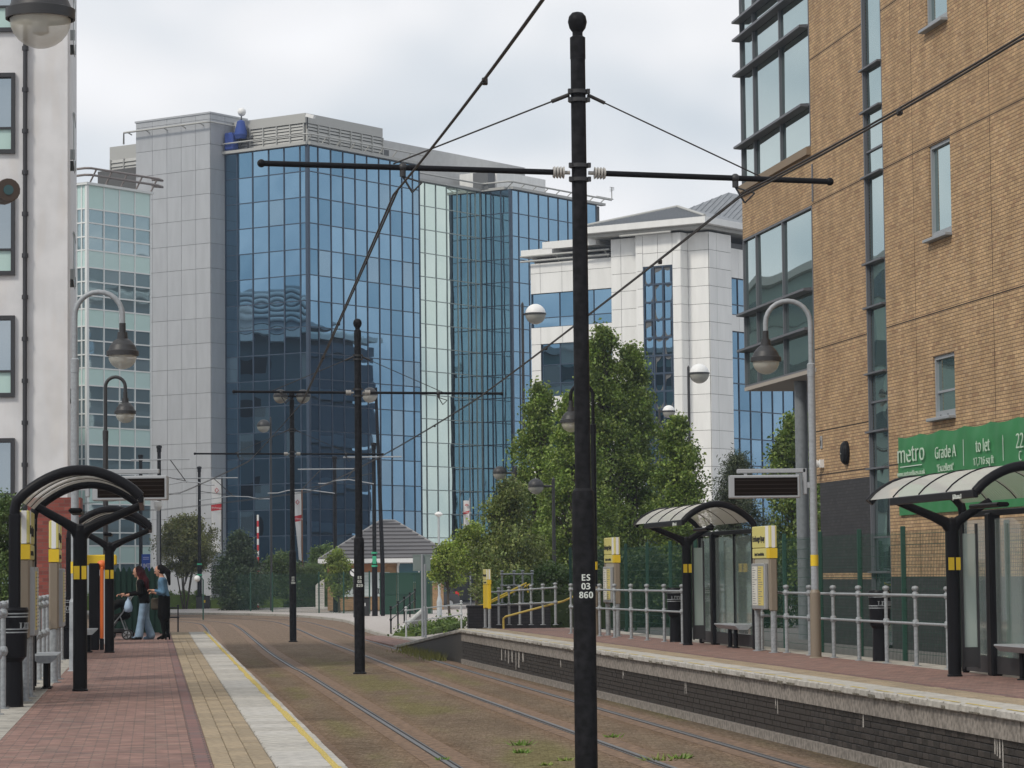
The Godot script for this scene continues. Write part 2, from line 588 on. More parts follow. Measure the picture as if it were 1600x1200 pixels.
func build_ground() -> void:
	var g := G.new()
	g.quad(Vector3(-900, -0.03, 200), Vector3(-900, -0.03, -1500), Vector3(900, -0.03, -1500), Vector3(900, -0.03, 200), Vector3.UP)
	struct("ground", g, M.asphalt)
	var lr := smooth([[6.15, -20], [3.46, 1], [-0.12, 29], [-4.73, 65], [-5.5, 70.5], [-7.36, 85], [-9.74, 105], [-12.5, 128], [-14.4, 141], [-18, 153], [-25, 163], [-40, 173], [-70, 180]])
	var ll := []
	for i in lr.size():
		var d: Vector2 = (lr[mini(i + 1, lr.size() - 1)] - lr[maxi(i - 1, 0)]).normalized()
		ll.append(lr[i] - Vector2(d.y, -d.x) * 1.5)
	var rl := smooth([[9.26, -20], [6.31, 1], [2.38, 29], [1.15, 38.2], [-2.25, 64.3], [-4.28, 80.6], [-7.05, 102.4], [-9.56, 123.5], [-12.6, 145], [-16.5, 157], [-24, 168], [-40, 178.5], [-70, 186]])
	var rr := []
	for i in rl.size():
		var d: Vector2 = (rl[mini(i + 1, rl.size() - 1)] - rl[maxi(i - 1, 0)]).normalized()
		rr.append(rl[i] + Vector2(d.y, -d.x) * 1.5)
	rails = [ll, lr, rl, rr]
	kerb_line = smooth([[-60, 178], [-34, 177.5], [-21.7, 175], [-16.8, 170], [-12.3, 159.4], [-8.4, 140], [-6.2, 117], [-4.6, 103.3], [-3.6, 97], [-2.9, 90]])
	var kerb_out := kerb_line.duplicate()
	kerb_out.reverse()
	# the paved bed: brown setts and concrete, moss in the middle, rust beside the rails
	var nz := FastNoiseLite.new()
	nz.seed = 5
	nz.frequency = 0.16
	nz.fractal_octaves = 5
	var bed := G.new()
	var nx := 105
	var nd := 330
	var cols := []
	var pts := []
	for j in nd + 1:
		var d := -12.0 + 200.0 * pow(float(j) / nd, 1.25)
		var rx := [x_at(ll, d), x_at(lr, d), x_at(rl, d), x_at(rr, d)]
		var row := []
		var rc := []
		var xa: float = lerpf(rx[0] - 1.3, -42.0, smoothstep(75, 140, d))
		var xb: float = rx[3] + 3.2 if d < 95 else lerpf(rx[3] + 3.2, x_at(kerb_out, d) + 0.3, smoothstep(95, 100, d))
		for i in nx + 1:
			var x := lerpf(xa, xb, float(i) / nx)
			row.append(Vector3(x, 0.0, -d))
			var n := nz.get_noise_2d(x * 1.6, d * 0.5)
			var n2 := nz.get_noise_2d(x * 6.0 + 90, d * 1.3)
			var k := Vector3(0.318, 0.25, 0.187) * (1.0 + 0.18 * n + 0.22 * n2)
			var near := 9.0
			for r in rx:
				near = minf(near, absf(x - r))
			var mid := smoothstep(0.35, 0.8, near) * smoothstep(95, 60, d)
			var moss := clampf(mid * smoothstep(-0.12, 0.35, n + 0.5 * n2), 0, 1)
			k = k.lerp(Vector3(0.27, 0.25, 0.12), moss * 0.78)
			k = k.lerp(Vector3(0.33, 0.215, 0.145), smoothstep(0.7, 0.2, near) * 0.5)
			k = k.lerp(Vector3(0.34, 0.262, 0.205), smoothstep(75, 110, d))
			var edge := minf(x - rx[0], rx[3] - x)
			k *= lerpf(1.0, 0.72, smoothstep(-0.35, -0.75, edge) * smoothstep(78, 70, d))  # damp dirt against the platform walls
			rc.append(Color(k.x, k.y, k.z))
		pts.append(row)
		cols.append(rc)
	for j in nd:
		for i in nx:
			bed.quad(pts[j][i], pts[j + 1][i], pts[j + 1][i + 1], pts[j][i + 1], Vector3.UP)
			for e in [[j, i], [j + 1, i], [j + 1, i + 1], [j, i], [j + 1, i + 1], [j, i + 1]]:
				bed.c.push_back(cols[e[0]][e[1]])
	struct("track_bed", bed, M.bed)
	var names := ["steel tram rail against the near platform with the yellow line", "tram rail between the yellow-lined platform and the row of black masts", "steel tram rail passing just beyond the numbered black mast", "steel tram rail running along the dark brick platform wall"]
	for i in 4:
		var ru := G.new()
		ribbon(ru, rails[i], -0.17, 0.24, 0.004)
		ribbon(ru, rails[i], 0.21, 0.26, 0.004)
		struct("rust_strip", ru, M.rust)
		var r := thing("tram_rail", names[i], "rail", Vector3(), 0.0, "grooved tram rails")
		var gr := G.new()
		ribbon(gr, rails[i], 0.0, 0.13, 0.008, 0.01)
		part("groove", gr, M.groove, r)
		var hd := G.new()
		ribbon(hd, rails[i], -0.025 if i % 2 else 0.025, 0.062, 0.016, 0.02)
		part("rail_head", hd, M.rail, r)
		var lip := G.new()
		ribbon(lip, rails[i], 0.056 if i % 2 else -0.056, 0.016, 0.012, 0.02)
		part("lip", lip, M.rail, r)
	# gravel verge on the outside of the bend, with its kerb
	var gv := G.new()
	for i in kerb_line.size() - 1:
		var a: Vector2 = kerb_line[i]
		var b: Vector2 = kerb_line[i + 1]
		gv.flat4(Vector3(a.x, 0.09, -a.y), Vector3(a.x * 0.4 + 14, 0.3, -a.y * 0.55 - 86), Vector3(b.x * 0.4 + 14, 0.3, -b.y * 0.55 - 86), Vector3(b.x, 0.09, -b.y))
	for i in range(0, gv.n.size()):
		gv.n[i] = Vector3.UP
	struct("gravel_verge", gv, M.gravel)
	var kb := ground_node("kerb", Vector3(), 0)
	for i in range(0, kerb_line.size() - 1):
		var a: Vector2 = kerb_line[i]
		var b: Vector2 = kerb_line[i + 1]
		var q := G.new()
		q.cbox(Vector3(), Vector3(0.14, 0.16, a.distance_to(b) - 0.02), 0.015)
		var o := part("kerb_stone", q, M.coping2 if i % 3 else M.concrete, kb)
		o.position = Vector3((a.x + b.x) / 2, 0.05, -(a.y + b.y) / 2)
		o.rotation.y = atan2(a.x - b.x, b.y - a.y)

func slab(g: G, x0: float, x1: float, y0: float, y1: float, s0: float, s1: float) -> void:
	g.box(Vector3((x0 + x1) / 2, (y0 + y1) / 2, -(s0 + s1) / 2), Vector3(absf(x1 - x0), y1 - y0, absf(s1 - s0)))

func build_platforms() -> void:
	for side in 2:
		var sg := -1.0 if side == 0 else 1.0   # the platform lies on this side of its edge
		var p := ground_node("platform", Vector3(1.44 if side == 0 else 8.78, 0, 0), LT if side == 0 else RT)
		var s0 := -14.0
		var s1 := 73.4
		var h := 0.886
		var g := G.new()
		slab(g, sg * 0.14, sg * 3.3, -0.05, h - 0.085, s0, s1)
		part("platform_core", g, M.concrete, p)
		g = G.new()
		slab(g, sg * 1.12, sg * 2.75, h - 0.08, h, s0, s1)
		part("block_paving", g, M.pavers, p)
		g = G.new()
		slab(g, sg * 0.985, sg * 1.118, h - 0.08, h + 0.001, s0, s1)
		part("paving_border", g, M.border, p)
		g = G.new()
		slab(g, sg * 2.752, sg * 3.3, h - 0.08, h + 0.002, s0, s1)
		part("back_strip", g, M.concrete, p)
		var sub := G.new()
		slab(sub, sg * 0.03, sg * 0.983, h - 0.085, h - 0.02, s0, s1)
		part("bedding", sub, mat(0.15, 0.125, 0.09, 0.95), p)
		# coping slabs along the edge, each its own
		var cm := [M.coping, M.coping2, M.coping3]
		var cg := G.new()
		cg.cbox(Vector3(), Vector3(0.52, 0.085, 0.592), 0.012)
		var cmesh := cg.mesh()
		var s := 14.0 if side == 0 else 22.0
		var back := G.new()
		slab(back, sg * 0.01, sg * 0.52, h - 0.085, h - 0.004, s0, s)
		part("coping_run", back, M.coping, p)
		while s < s1 - 0.3:
			put("coping_slab", cmesh, cm[rng.randi() % 3], p, Transform3D(Basis(), Vector3(sg * (0.262 + rng.randf_range(-0.003, 0.003)), h - 0.0425 + rng.randf_range(-0.002, 0.003), -(s + 0.3))))
			s += 0.6
		# buff warning pavers in three columns
		var tg := G.new()
		tg.cbox(Vector3(), Vector3(0.147, 0.07, 0.444), 0.006)
		var tmesh := tg.mesh()
		var far := G.new()
		var count := 0
		s = 17.0 if side == 0 else 25.0
		var nb := G.new()
		slab(nb, sg * 0.53, sg * 0.98, h - 0.02, h - 0.001, s0, s)
		part("buff_paving", nb, M.buff1, p)
		while s < s1 - 0.2:
			for k in 3:
				var at := Vector3(sg * (0.605 + 0.1505 * k), h - 0.034 + rng.randf_range(-0.0015, 0.0025), -(s + 0.225 * (1 + k % 2)))
				if count < 300:
					put("buff_paver", tmesh, M["buff%d" % (rng.randi() % 3)], p, Transform3D(Basis(), at))
				else:
					far.box(at, Vector3(0.147, 0.07, 0.444))
				count += 1
			s += 0.45
		if far.v.size():
			stuff(part("buff_paver_run", far, M.buff1, p))
		# the yellow line, worn through in places
		var yl := G.new()
		s = s0
		while s < s1:
			var l := rng.randf_range(0.25, 1.4)
			var w := rng.randf_range(0.045, 0.075) * (1.0 if side == 0 else 0.6)
			yl.box(Vector3(sg * (0.095 + rng.randf_range(-0.006, 0.006)), h + 0.0035, -(s + l / 2)), Vector3(w, 0.003, l))
			s += l + (rng.randf_range(0.0, 0.03) if rng.randf() < 0.8 else 0.1) + (rng.randf_range(0.05, 0.5) if side == 1 else 0.0)
		part("yellow_line", yl, M.yellow_line, p)
		# wall under the edge: concrete beam, engineering brick, plinth
		var bm := G.new()
		s = s0
		while s < s1:
			var l := 3.0
			slab(bm, sg * 0.06, sg * 0.16, h - 0.30, h - 0.087, s + 0.008, minf(s + l, s1) - 0.008)
			s += l
		part("edge_beam", bm, M.beam, p)
		var pl := G.new()
		slab(pl, sg * 0.05, sg * 0.16, -0.03, 0.125, s0, s1)
		part("plinth", pl, M.beam, p)
		var backing := G.new()
		slab(backing, sg * 0.115, sg * 0.16, 0.1, 0.62, s0, s1)
		part("mortar_bed", backing, M.mortar, p)
		var bg := G.new()
		bg.cbox(Vector3(), Vector3(0.05, 0.066, 0.216), 0.004)
		var bmesh := bg.mesh()
		var rest := G.new()
		count = 0
		if side == 1:
			s = 25.5
			while s < s1:
				for r in 6:
					var at := Vector3(sg * (0.122 + rng.randf_range(-0.004, 0.004)), 0.164 + 0.0762 * r, -(s + 0.1125 * (r % 2)))
					if count < 300:
						put("brick", bmesh, M["eng%d" % (rng.randi() % 3)], p, Transform3D(Basis(), at))
					else:
						rest.box(at, Vector3(0.05, 0.066, 0.216))
					count += 1
				s += 0.225
			stuff(part("brickwork", rest, M.eng1, p))
			# lime runs and dirt that have come out of the joints
			var runs := G.new()
			for q in [[28.7, 0.42], [28.85, 0.3], [34.0, 0.2], [38.5, 0.26], [44.6, 0.22], [53.0, 0.25], [62.5, 0.33], [63.1, 0.4], [63.6, 0.44], [64.2, 0.38], [64.8, 0.42], [65.3, 0.3], [66.0, 0.35], [57.2, 0.2], [50.1, 0.18]]:
				for k in 3:
					var w := rng.randf_range(0.012, 0.04) * (2.0 if q[0] > 60 else 1.0)
					var l: float = q[1] * rng.randf_range(0.4, 1.0)
					runs.box(Vector3(sg * 0.0935, 0.585 - l / 2, -(q[0] + rng.randf_range(-0.1, 0.1))), Vector3(0.004, l, w))
			part("lime_run", runs, M.limewash, p)
		# dark growth on the nose of the coping
		var dirt := G.new()
		s = 24.0
		while s < s1:
			var l := rng.randf_range(0.1, 0.5)
			if rng.randf() < 0.6:
				dirt.box(Vector3(-sg * 0.0005, h - 0.058 - rng.randf_range(0, 0.012), -(s + l / 2)), Vector3(0.003, rng.randf_range(0.015, 0.045), l))
			s += l + rng.randf_range(0.05, 0.6)
		part("algae_stain", dirt, M.stain, p)
	# the ground behind each platform
	var b0 := ground_node("footway", Vector3(1.44, 0, 0), LT)
	var g0 := G.new()
	slab(g0, -3.31, -30, -0.05, 0.5, -14, 73)
	part("footway_surface", g0, M.asphalt, b0)
	var b1 := ground_node("footway", Vector3(8.78, 0, 0), RT)
	g0 = G.new()
	slab(g0, 3.31, 40, -0.05, 0.5, -14, 92)
	part("footway_surface", g0, M.asphalt, b1)
	# ramp down from the end of the far platform, with its red paving and raking coping
	var f := ground_node("platform_ramp", Vector3(8.78, 0, 0), RT)
	var g1 := G.new()
	g1.prism([Vector2(73.4, -0.05), Vector2(73.4, 0.82), Vector2(90.5, -0.05)], 0.1, 2.7, Transform3D(Basis(Vector3(0, 0, -1), Vector3(0, 1, 0), Vector3(1, 0, 0)), Vector3()))
	part("ramp_core", g1, M.eng1, f)
	g1 = G.new()
	g1.prism([Vector2(73.4, 0.822), Vector2(73.4, 0.884), Vector2(91.5, 0.025), Vector2(91.5, -0.04)], 0.42, 2.7, Transform3D(Basis(Vector3(0, 0, -1), Vector3(0, 1, 0), Vector3(1, 0, 0)), Vector3()))
	part("block_paving", g1, M.pavers, f)
	for k in 28:
		var a := Vector3(0.25, 0.855 - 0.865 * (k + 0.5) / 28.0, -(73.4 + 18.0 * (k + 0.5) / 28.0))
		var q := G.new()
		q.cbox(Vector3(), Vector3(0.4, 0.09, 0.635), 0.012, Basis(Vector3(1, 0, 0), -0.048))
		part("coping_slab", q, M.concrete if k % 2 else M.coping2, f).position = a
	g1 = G.new()
	slab(g1, 0.05, 2.7, -0.02, 0.055, 91.4, 106)
	part("lower_paving", g1, M.pavers, f)

# ------------------------------------------------------------------ buildings
var pane_meshes := []

func make_panes() -> void:  # unit panes, each bowed a little differently as real glazing is
	var shapes := [[0.0012, 0.0, 0.3], [-0.0010, 0.0006, 1.1], [0.0008, -0.0008, 2.3], [-0.0006, 0.0009, 3.9], [0.0004, 0.0003, 5.0]]
	for q in shapes:
		var g := G.new()
		var k := 6
		var P := []
		var N := []
		for j in k + 1:
			for i in k + 1:
				var x := float(i) / k - 0.5
				var y := float(j) / k - 0.5
				var z: float = q[0] * (1 - 4 * x * x) * (1 - 4 * y * y) * 1.6 + q[1] * sin(5.0 * x + q[2]) * cos(4.0 * y + q[2])
				var e := 0.001
				var f := func(a: float, b: float) -> float: return q[0] * (1 - 4 * a * a) * (1 - 4 * b * b) * 1.6 + q[1] * sin(5.0 * a + q[2]) * cos(4.0 * b + q[2])
				P.append(Vector3(x, y, z))
				N.append(Vector3(-(f.call(x + e, y) - z) / e, -(f.call(x, y + e) - z) / e, 1).normalized())
		for j in k:
			for i in k:
				var a := j * (k + 1) + i
				var b := a + 1
				var c := a + k + 1
				var d := c + 1
				g.tri(P[a], P[c], P[d], N[a], N[c], N[d])
				g.tri(P[a], P[d], P[b], N[a], N[d], N[b])
		pane_meshes.append(g.mesh())

func append_mesh(g: G, m: ArrayMesh, xf: Transform3D) -> void:
	var a := m.surface_get_arrays(0)
	var v: PackedVector3Array = a[Mesh.ARRAY_VERTEX]
	var n: PackedVector3Array = a[Mesh.ARRAY_NORMAL]
	var nb := xf.basis.inverse().transposed()
	for i in v.size():
		g.v.push_back(xf * v[i])
		g.n.push_back((nb * n[i]).normalized())

# A wall of cells between the lines us (along ax) and hs; n is the outward direction.
# what: "pane" cells are bowed glass, anything else is a flat panel 30 mm thick.
func cells(parent: Node, o: Vector3, ax: Vector3, n: Vector3, us: Array, hs: Array, called: String, mats: Array, gap := 0.02, merged: G = null, skip := []) -> void:
	var slabm: ArrayMesh
	if not called.ends_with("pane"):
		var g := G.new()
		g.cbox(Vector3(), Vector3(1, 1, 0.03), 0.004)
		slabm = g.mesh()
	for i in us.size() - 1:
		for j in hs.size() - 1:
			if [i, j] in skip:
				continue
			var w: float = absf(us[i + 1] - us[i]) - gap
			var h: float = absf(hs[j + 1] - hs[j]) - gap
			var m: Vector3 = o + ax * ((us[i] + us[i + 1]) * 0.5) + Vector3(0, (hs[j] + hs[j + 1]) * 0.5, 0)
			var bs := Basis(ax, Vector3.UP, n)
			if called.ends_with("pane"):
				var sw := 0.0007 if called == "window_pane" else 0.0026
				bs = bs * Basis(Vector3.UP, rng.randfn(0, sw)) * Basis(Vector3.RIGHT, rng.randfn(0, sw))
			else:
				m += n * rng.randf_range(-0.002, 0.003)
			var xf := Transform3D(bs * Basis.from_scale(Vector3(w, h, 1)), m)
			var me: ArrayMesh = pane_meshes[4] if called == "window_pane" else pane_meshes[rng.randi() % pane_meshes.size()] if called.ends_with("pane") else slabm
			if merged:
				append_mesh(merged, me, xf)
			else:
				put(called, me, mats[rng.randi() % mats.size()], parent, xf)

func lattice(g: G, o: Vector3, ax: Vector3, n: Vector3, us: Array, hs: Array, wu := 0.07, wh := 0.07, proud := 0.05) -> void:
	var bs := Basis(ax, Vector3.UP, n)
	var h0: float = minf(hs[0], hs[-1])
	var h1: float = maxf(hs[0], hs[-1])
	var u0: float = minf(us[0], us[-1])
	var u1: float = maxf(us[0], us[-1])
	for u in us:
		g.box(o + ax * u + Vector3(0, (h0 + h1) / 2, 0) + n * (proud / 2), Vector3(wu, h1 - h0, proud), bs)
	for h in hs:
		g.box(o + ax * ((u0 + u1) / 2) + Vector3(0, h, 0) + n * (proud / 2 - 0.003), Vector3(u1 - u0, wh, proud), bs)

func steps(a: float, b: float, k: int) -> Array:
	var o := []
	for i in k + 1:
		o.append(lerpf(a, b, float(i) / k))
	return o

func wall(g: G, u0: float, u1: float, h0: float, h1: float, x0 := 0.0, x1 := 0.35) -> void:  # brick office: along z, facing -x
	g.box(Vector3((x0 + x1) / 2, (h0 + h1) / 2, (u0 + u1) / 2), Vector3(x1 - x0, h1 - h0, u1 - u0))

func build_brick_office() -> void:
	make_panes()
	var b := thing("brick_office_block", "tan brick office block with green-tinted glass corner bay and green letting banner", "building", Vector3(7.58, 0, -71), 0.1567)
	var O := Vector3()
	var Z := Vector3(0, 0, 1)
	var N := Vector3(-1, 0, 0)
	var top := 22.0
	var g := G.new()
	wall(g, 0.3, 5.12, 4.48, top)
	wall(g, 6.63, 10.08, 2.14, top)
	wall(g, 11.58, 40, 2.14, top)
	for r in [[2.14, 5.5], [6.9, 9.4], [11.5, 14.02], [16.4, top]]:
		wall(g, 10.081, 11.579, r[0], r[1])
	wall(g, -7.1, 0.299, 11.52, 12.8)
	var w := part("wall", g, M.tan_brick, b)
	g = G.new()
	wall(g, 0.6, 5.12, 0.3, 2.08)
	wall(g, 0.6, 5.12, 2.23, 4.479)
	wall(g, 6.63, 40, 0.3, 2.139)
	part("base_wall", g, M.dark_brick, b)
	g = G.new()
	wall(g, 0.6, 5.12, 2.081, 2.229)
	part("brick_band", g, M.tan_brick, b)
	g = G.new()
	wall(g, -7.1, 0.3, 12.8, 13.0, -0.12, 0.35)
	part("ledge", g, mat(0.24, 0.18, 0.12, 0.7), b)
	g = G.new()
	for r in [[0.302, 5.11], [6.64, 39.9]]:
		for h in [4.68, 5.77, 7.84, 11.52, 15.2, 18.9]:
			if h == 5.77 and r[0] > 1:
				continue
			wall(g, r[0], r[1], h - 0.012, h + 0.012, -0.003, 0.01)
	wall(g, 8.9, 8.915, 2.2, top, -0.003, 0.01)
	wall(g, 14.2, 14.215, 2.2, top, -0.003, 0.01)
	part("movement_joint", g, mat(0.03, 0.02, 0.014, 0.9), b)
	g = G.new()
	wall(g, 0.35, 40, 0.3, top, 0.36, 15.0)
	wall(g, -7.02, 0.349, 7.5, top, 0.16, 15.0)
	part("core", g, M.panel_backing, b)
	g = G.new()
	wall(g, -7.1, 0.45, 7.28, 7.38, -0.02, 9.0)
	part("soffit", g, mat(0.40, 0.36, 0.31, 0.7), b)
	# glass corner bay
	var us := [-7.05, -5.6, -2.73, 0.28]
	var hu := [13.02, 14.1, 16.13, 17.13, 17.64, 19.7, 21.9]
	var hl := [7.4, 8.4, 9.4, 11.48]
	var po := Vector3(0.06, 0, 0)
	cells(b, po, Z, N, us, hu, "pane", M.green_mirror, 0.04)
	cells(b, po, Z, N, us, hl, "pane", M.green_mirror, 0.04)
	g = G.new()
	lattice(g, po, Z, N, us, hu, 0.075, 0.06, 0.07)
	lattice(g, po, Z, N, us, hl, 0.075, 0.06, 0.07)
	part("glazing_frame", g, M.grey_frame, b)
	for h in [14.1, 16.13, 17.13, 17.64, 19.7, 8.4, 9.4]:
		g = G.new()
		g.prism([Vector2(0.05, 0.05), Vector2(-0.2, 0.03), Vector2(-0.2, -0.03), Vector2(0.05, -0.05)], -7.22, 0.1, Transform3D(Basis(), Vector3(0, h, 0)))
		part("sun_fin", g, M.grey_frame, b)
	g = G.new()
	g.box(Vector3(-0.012, 12.06, 0.42), Vector3(0.02, 0.95, 0.1))
	part("vent", g, M.grey_frame, b)
	# tall strip window
	var hs := [0.6, 2.24, 3.05, 4.65, 5.51, 6.2, 6.87, 8.42, 9.46, 11.51, 12.1, 13.05, 14.06, 16.2, 18.0, 20.0, 21.9]
	var so := Vector3(0.05, 0, 0)
	cells(b, so, Z, N, [5.25, 6.6], hs, "pane", M.green_mirror, 0.03)
	g = G.new()
	lattice(g, so, Z, N, [5.2, 6.6], hs, 0.06, 0.045, 0.05)
	wall(g, 5.121, 5.2, 0.3, top, -0.03, 0.045)
	part("glazing_frame", g, M.grey_frame, b)
	for h in [2.24, 4.65, 5.51, 6.87, 8.42, 9.46, 11.51, 13.05, 14.06, 18.0]:
		g = G.new()
		g.prism([Vector2(0.12, 0.03), Vector2(-0.1, 0.02), Vector2(-0.1, -0.02), Vector2(0.12, -0.03)], 5.02, 6.6, Transform3D(Basis(), Vector3(0, h, 0)))
		part("sun_fin", g, M.grey_frame, b)
	# single windows
	for r in [[5.5, 6.9], [9.4, 11.5], [14.02, 16.4]]:
		g = G.new()
		var hm: float = (r[0] + r[1]) / 2
		var hh: float = r[1] - r[0]
		for u in [10.12, 11.54]:
			g.box(Vector3(0.09, hm, u), Vector3(0.1, hh, 0.08))
		g.box(Vector3(0.09, r[1] - 0.04, 10.83), Vector3(0.1, 0.08, 1.34))
		g.box(Vector3(0.09, r[0] + 0.1, 10.83), Vector3(0.1, 0.2, 1.34))
		if r[0] < 6:
			g.box(Vector3(0.1, r[0] + 0.62, 10.83), Vector3(0.06, 0.05, 1.34))
		var fr := part("window", g, M.grey_paint, b)
		put("pane", pane_meshes[int(hm) % 5], M.green_mirror[0], fr, Transform3D(RB * Basis.from_scale(Vector3(1.36, hh - 0.24, 1)), Vector3(0.11, hm + 0.08, 10.83)))
		g = G.new()
		g.cbox(Vector3(-0.04, r[0] + 0.02, 10.8), Vector3(0.24, 0.07, 1.62), 0.01)
		part("sill", g, M.grey_paint, fr)
		g = G.new()
		for u in [10.45, 10.95]:
			g.box(Vector3(0.037, r[0] + 0.1, u), Vector3(0.012, 0.05, 0.05))
		part("bolt", g, M.grey_frame, fr)
	# column under the overhanging bay
	g = G.new()
	g.lathe(Vector3(0.5, 0, -3.0), [[0.17, 0.3], [0.17, 7.28]], 20)
	part("column", g, worn(0.20, 0.22, 0.235, 0.08, 2.0, 0.5, 0.02, 90), b)
	var lt := thing("wall_light", "black half-moon wall light on the tan brick above the dark base", "light", b.transform * Vector3(-0.01, 5.12, 3.15), 0.1567)
	g = G.new()
	g.lathe(Vector3(), [[0.0, -0.001], [0.25, 0.0], [0.25, 0.07], [0.2, 0.13], [0.0, 0.16]], 20, false)
	var hm2 := part("housing", g, M.black, lt)
	hm2.transform = Transform3D(Basis(Vector3(0, 0, 1), PI / 2) * Basis.from_scale(Vector3(1.15, 1, 0.9)), Vector3())
	g = G.new()
	for k in 10:
		var a0 := PI + PI * k / 10.0
		var a1 := PI + PI * (k + 1) / 10.0
		g.flat3(Vector3(-0.165, -0.01, 0), Vector3(-0.09, sin(a0) * 0.24, cos(a0) * 0.17), Vector3(-0.09, sin(a1) * 0.24, cos(a1) * 0.17))
	part("diffuser", g, M.dirty_white, lt)
	var cc := thing("security_camera", "small white dome camera on the corner of the tan brick wall", "camera", b.transform * Vector3(0, 4.95, 0.95), 0.1567)
	g = G.new()
	g.box(Vector3(-0.05, 0, 0), Vector3(0.1, 0.2, 0.14))
	part("bracket", g, M.white, cc)
	g = G.new()
	g.ball(Vector3(-0.19, -0.01, -0.1), 0.12)
	part("housing", g, M.white, cc)
	g = G.new()
	g.ball(Vector3(-0.24, -0.05, -0.15), 0.08)
	part("dome", g, M.black, cc)
	var pq := thing("wall_plaque", "small pale plaque on the tan brick above the dome camera", "plaque", b.transform * Vector3(0, 5.48, 0.85), 0.1567)
	g = G.new()
	g.cbox(Vector3(-0.015, 0, 0), Vector3(0.03, 0.32, 0.16), 0.008)
	part("plate", g, M.alu, pq)
	text("lettering", "8", 0.14, M.ink, pq, Transform3D(RB, Vector3(-0.03, -0.02, 0)))
	# the letting banner, slack between its ties
	var bn := thing("letting_banner", "long green banner with white letting text on the brick wall", "banner", b.transform * Vector3(0, 0, 0), 0.1567)
	g = G.new()
	var nu := 120
	var nh := 16
	var P := []
	for i in nu + 1:
		var row := []
		for j in nh + 1:
			var u := lerpf(7.5, 20.5, float(i) / nu)
			var v := float(j) / nh
			var tie := absf(sin((u - 7.5) * PI / 1.62))
			var sag := 0.055 * tie * smoothstep(0.6, 1.0, v)
			var wave := 0.025 * sin(u * 2.9 + v * 3.0) * v * v + 0.03 * tie * smoothstep(0.62, 0.9, v) * smoothstep(1.05, 0.8, v) + 0.008 * sin(u * 9.0 - v * 5.0)
			row.append(Vector3(-0.05 - wave, lerpf(3.51, 5.28, v) - sag, u))
		P.append(row)
	for i in nu:
		for j in nh:
			g.flat4(P[i][j], P[i][j + 1], P[i + 1][j + 1], P[i + 1][j])
	var sm := SurfaceTool.new()
	sm.begin(Mesh.PRIMITIVE_TRIANGLES)
	sm.set_smooth_group(0)
	for q in g.v:
		sm.add_vertex(q)
	sm.index()
	sm.generate_normals()
	var cloth := put("cloth", sm.commit(), M.banner, bn)
	M.banner.cull_mode = BaseMaterial3D.CULL_DISABLED
	var tx := func(s: String, u: float, h: float, size: float, sq: float) -> void:
		text("lettering", s, size, M.print, bn, Transform3D(RB, Vector3(-0.085, h, u)), sq, "Droid Sans")
	tx.call("metro", 8.58, 4.86, 0.36, 1.5)
	tx.call("www.metrooffices.co.uk", 8.58, 4.43, 0.10, 1.35)
	tx.call("Grade A", 11.08, 4.79, 0.25, 1.15)
	tx.call("'Excellent'", 11.06, 4.46, 0.155, 1.2)
	tx.call("to let", 13.57, 4.81, 0.25, 1.1)
	tx.call("17,716 sq ft", 13.6, 4.50, 0.155, 1.15)
	tx.call("22", 15.86, 4.80, 0.29, 1.05)
	tx.call("C", 15.86, 4.50, 0.19, 1.05)
	g = G.new()
	for u in [12.31, 14.84]:
		g.box(Vector3(-0.083, 4.72, u), Vector3(0.006, 0.55, 0.018))
	g.box(Vector3(-0.083, 4.59, 8.58), Vector3(0.006, 0.018, 1.63))
	part("printed_rule", g, M.letters, bn)

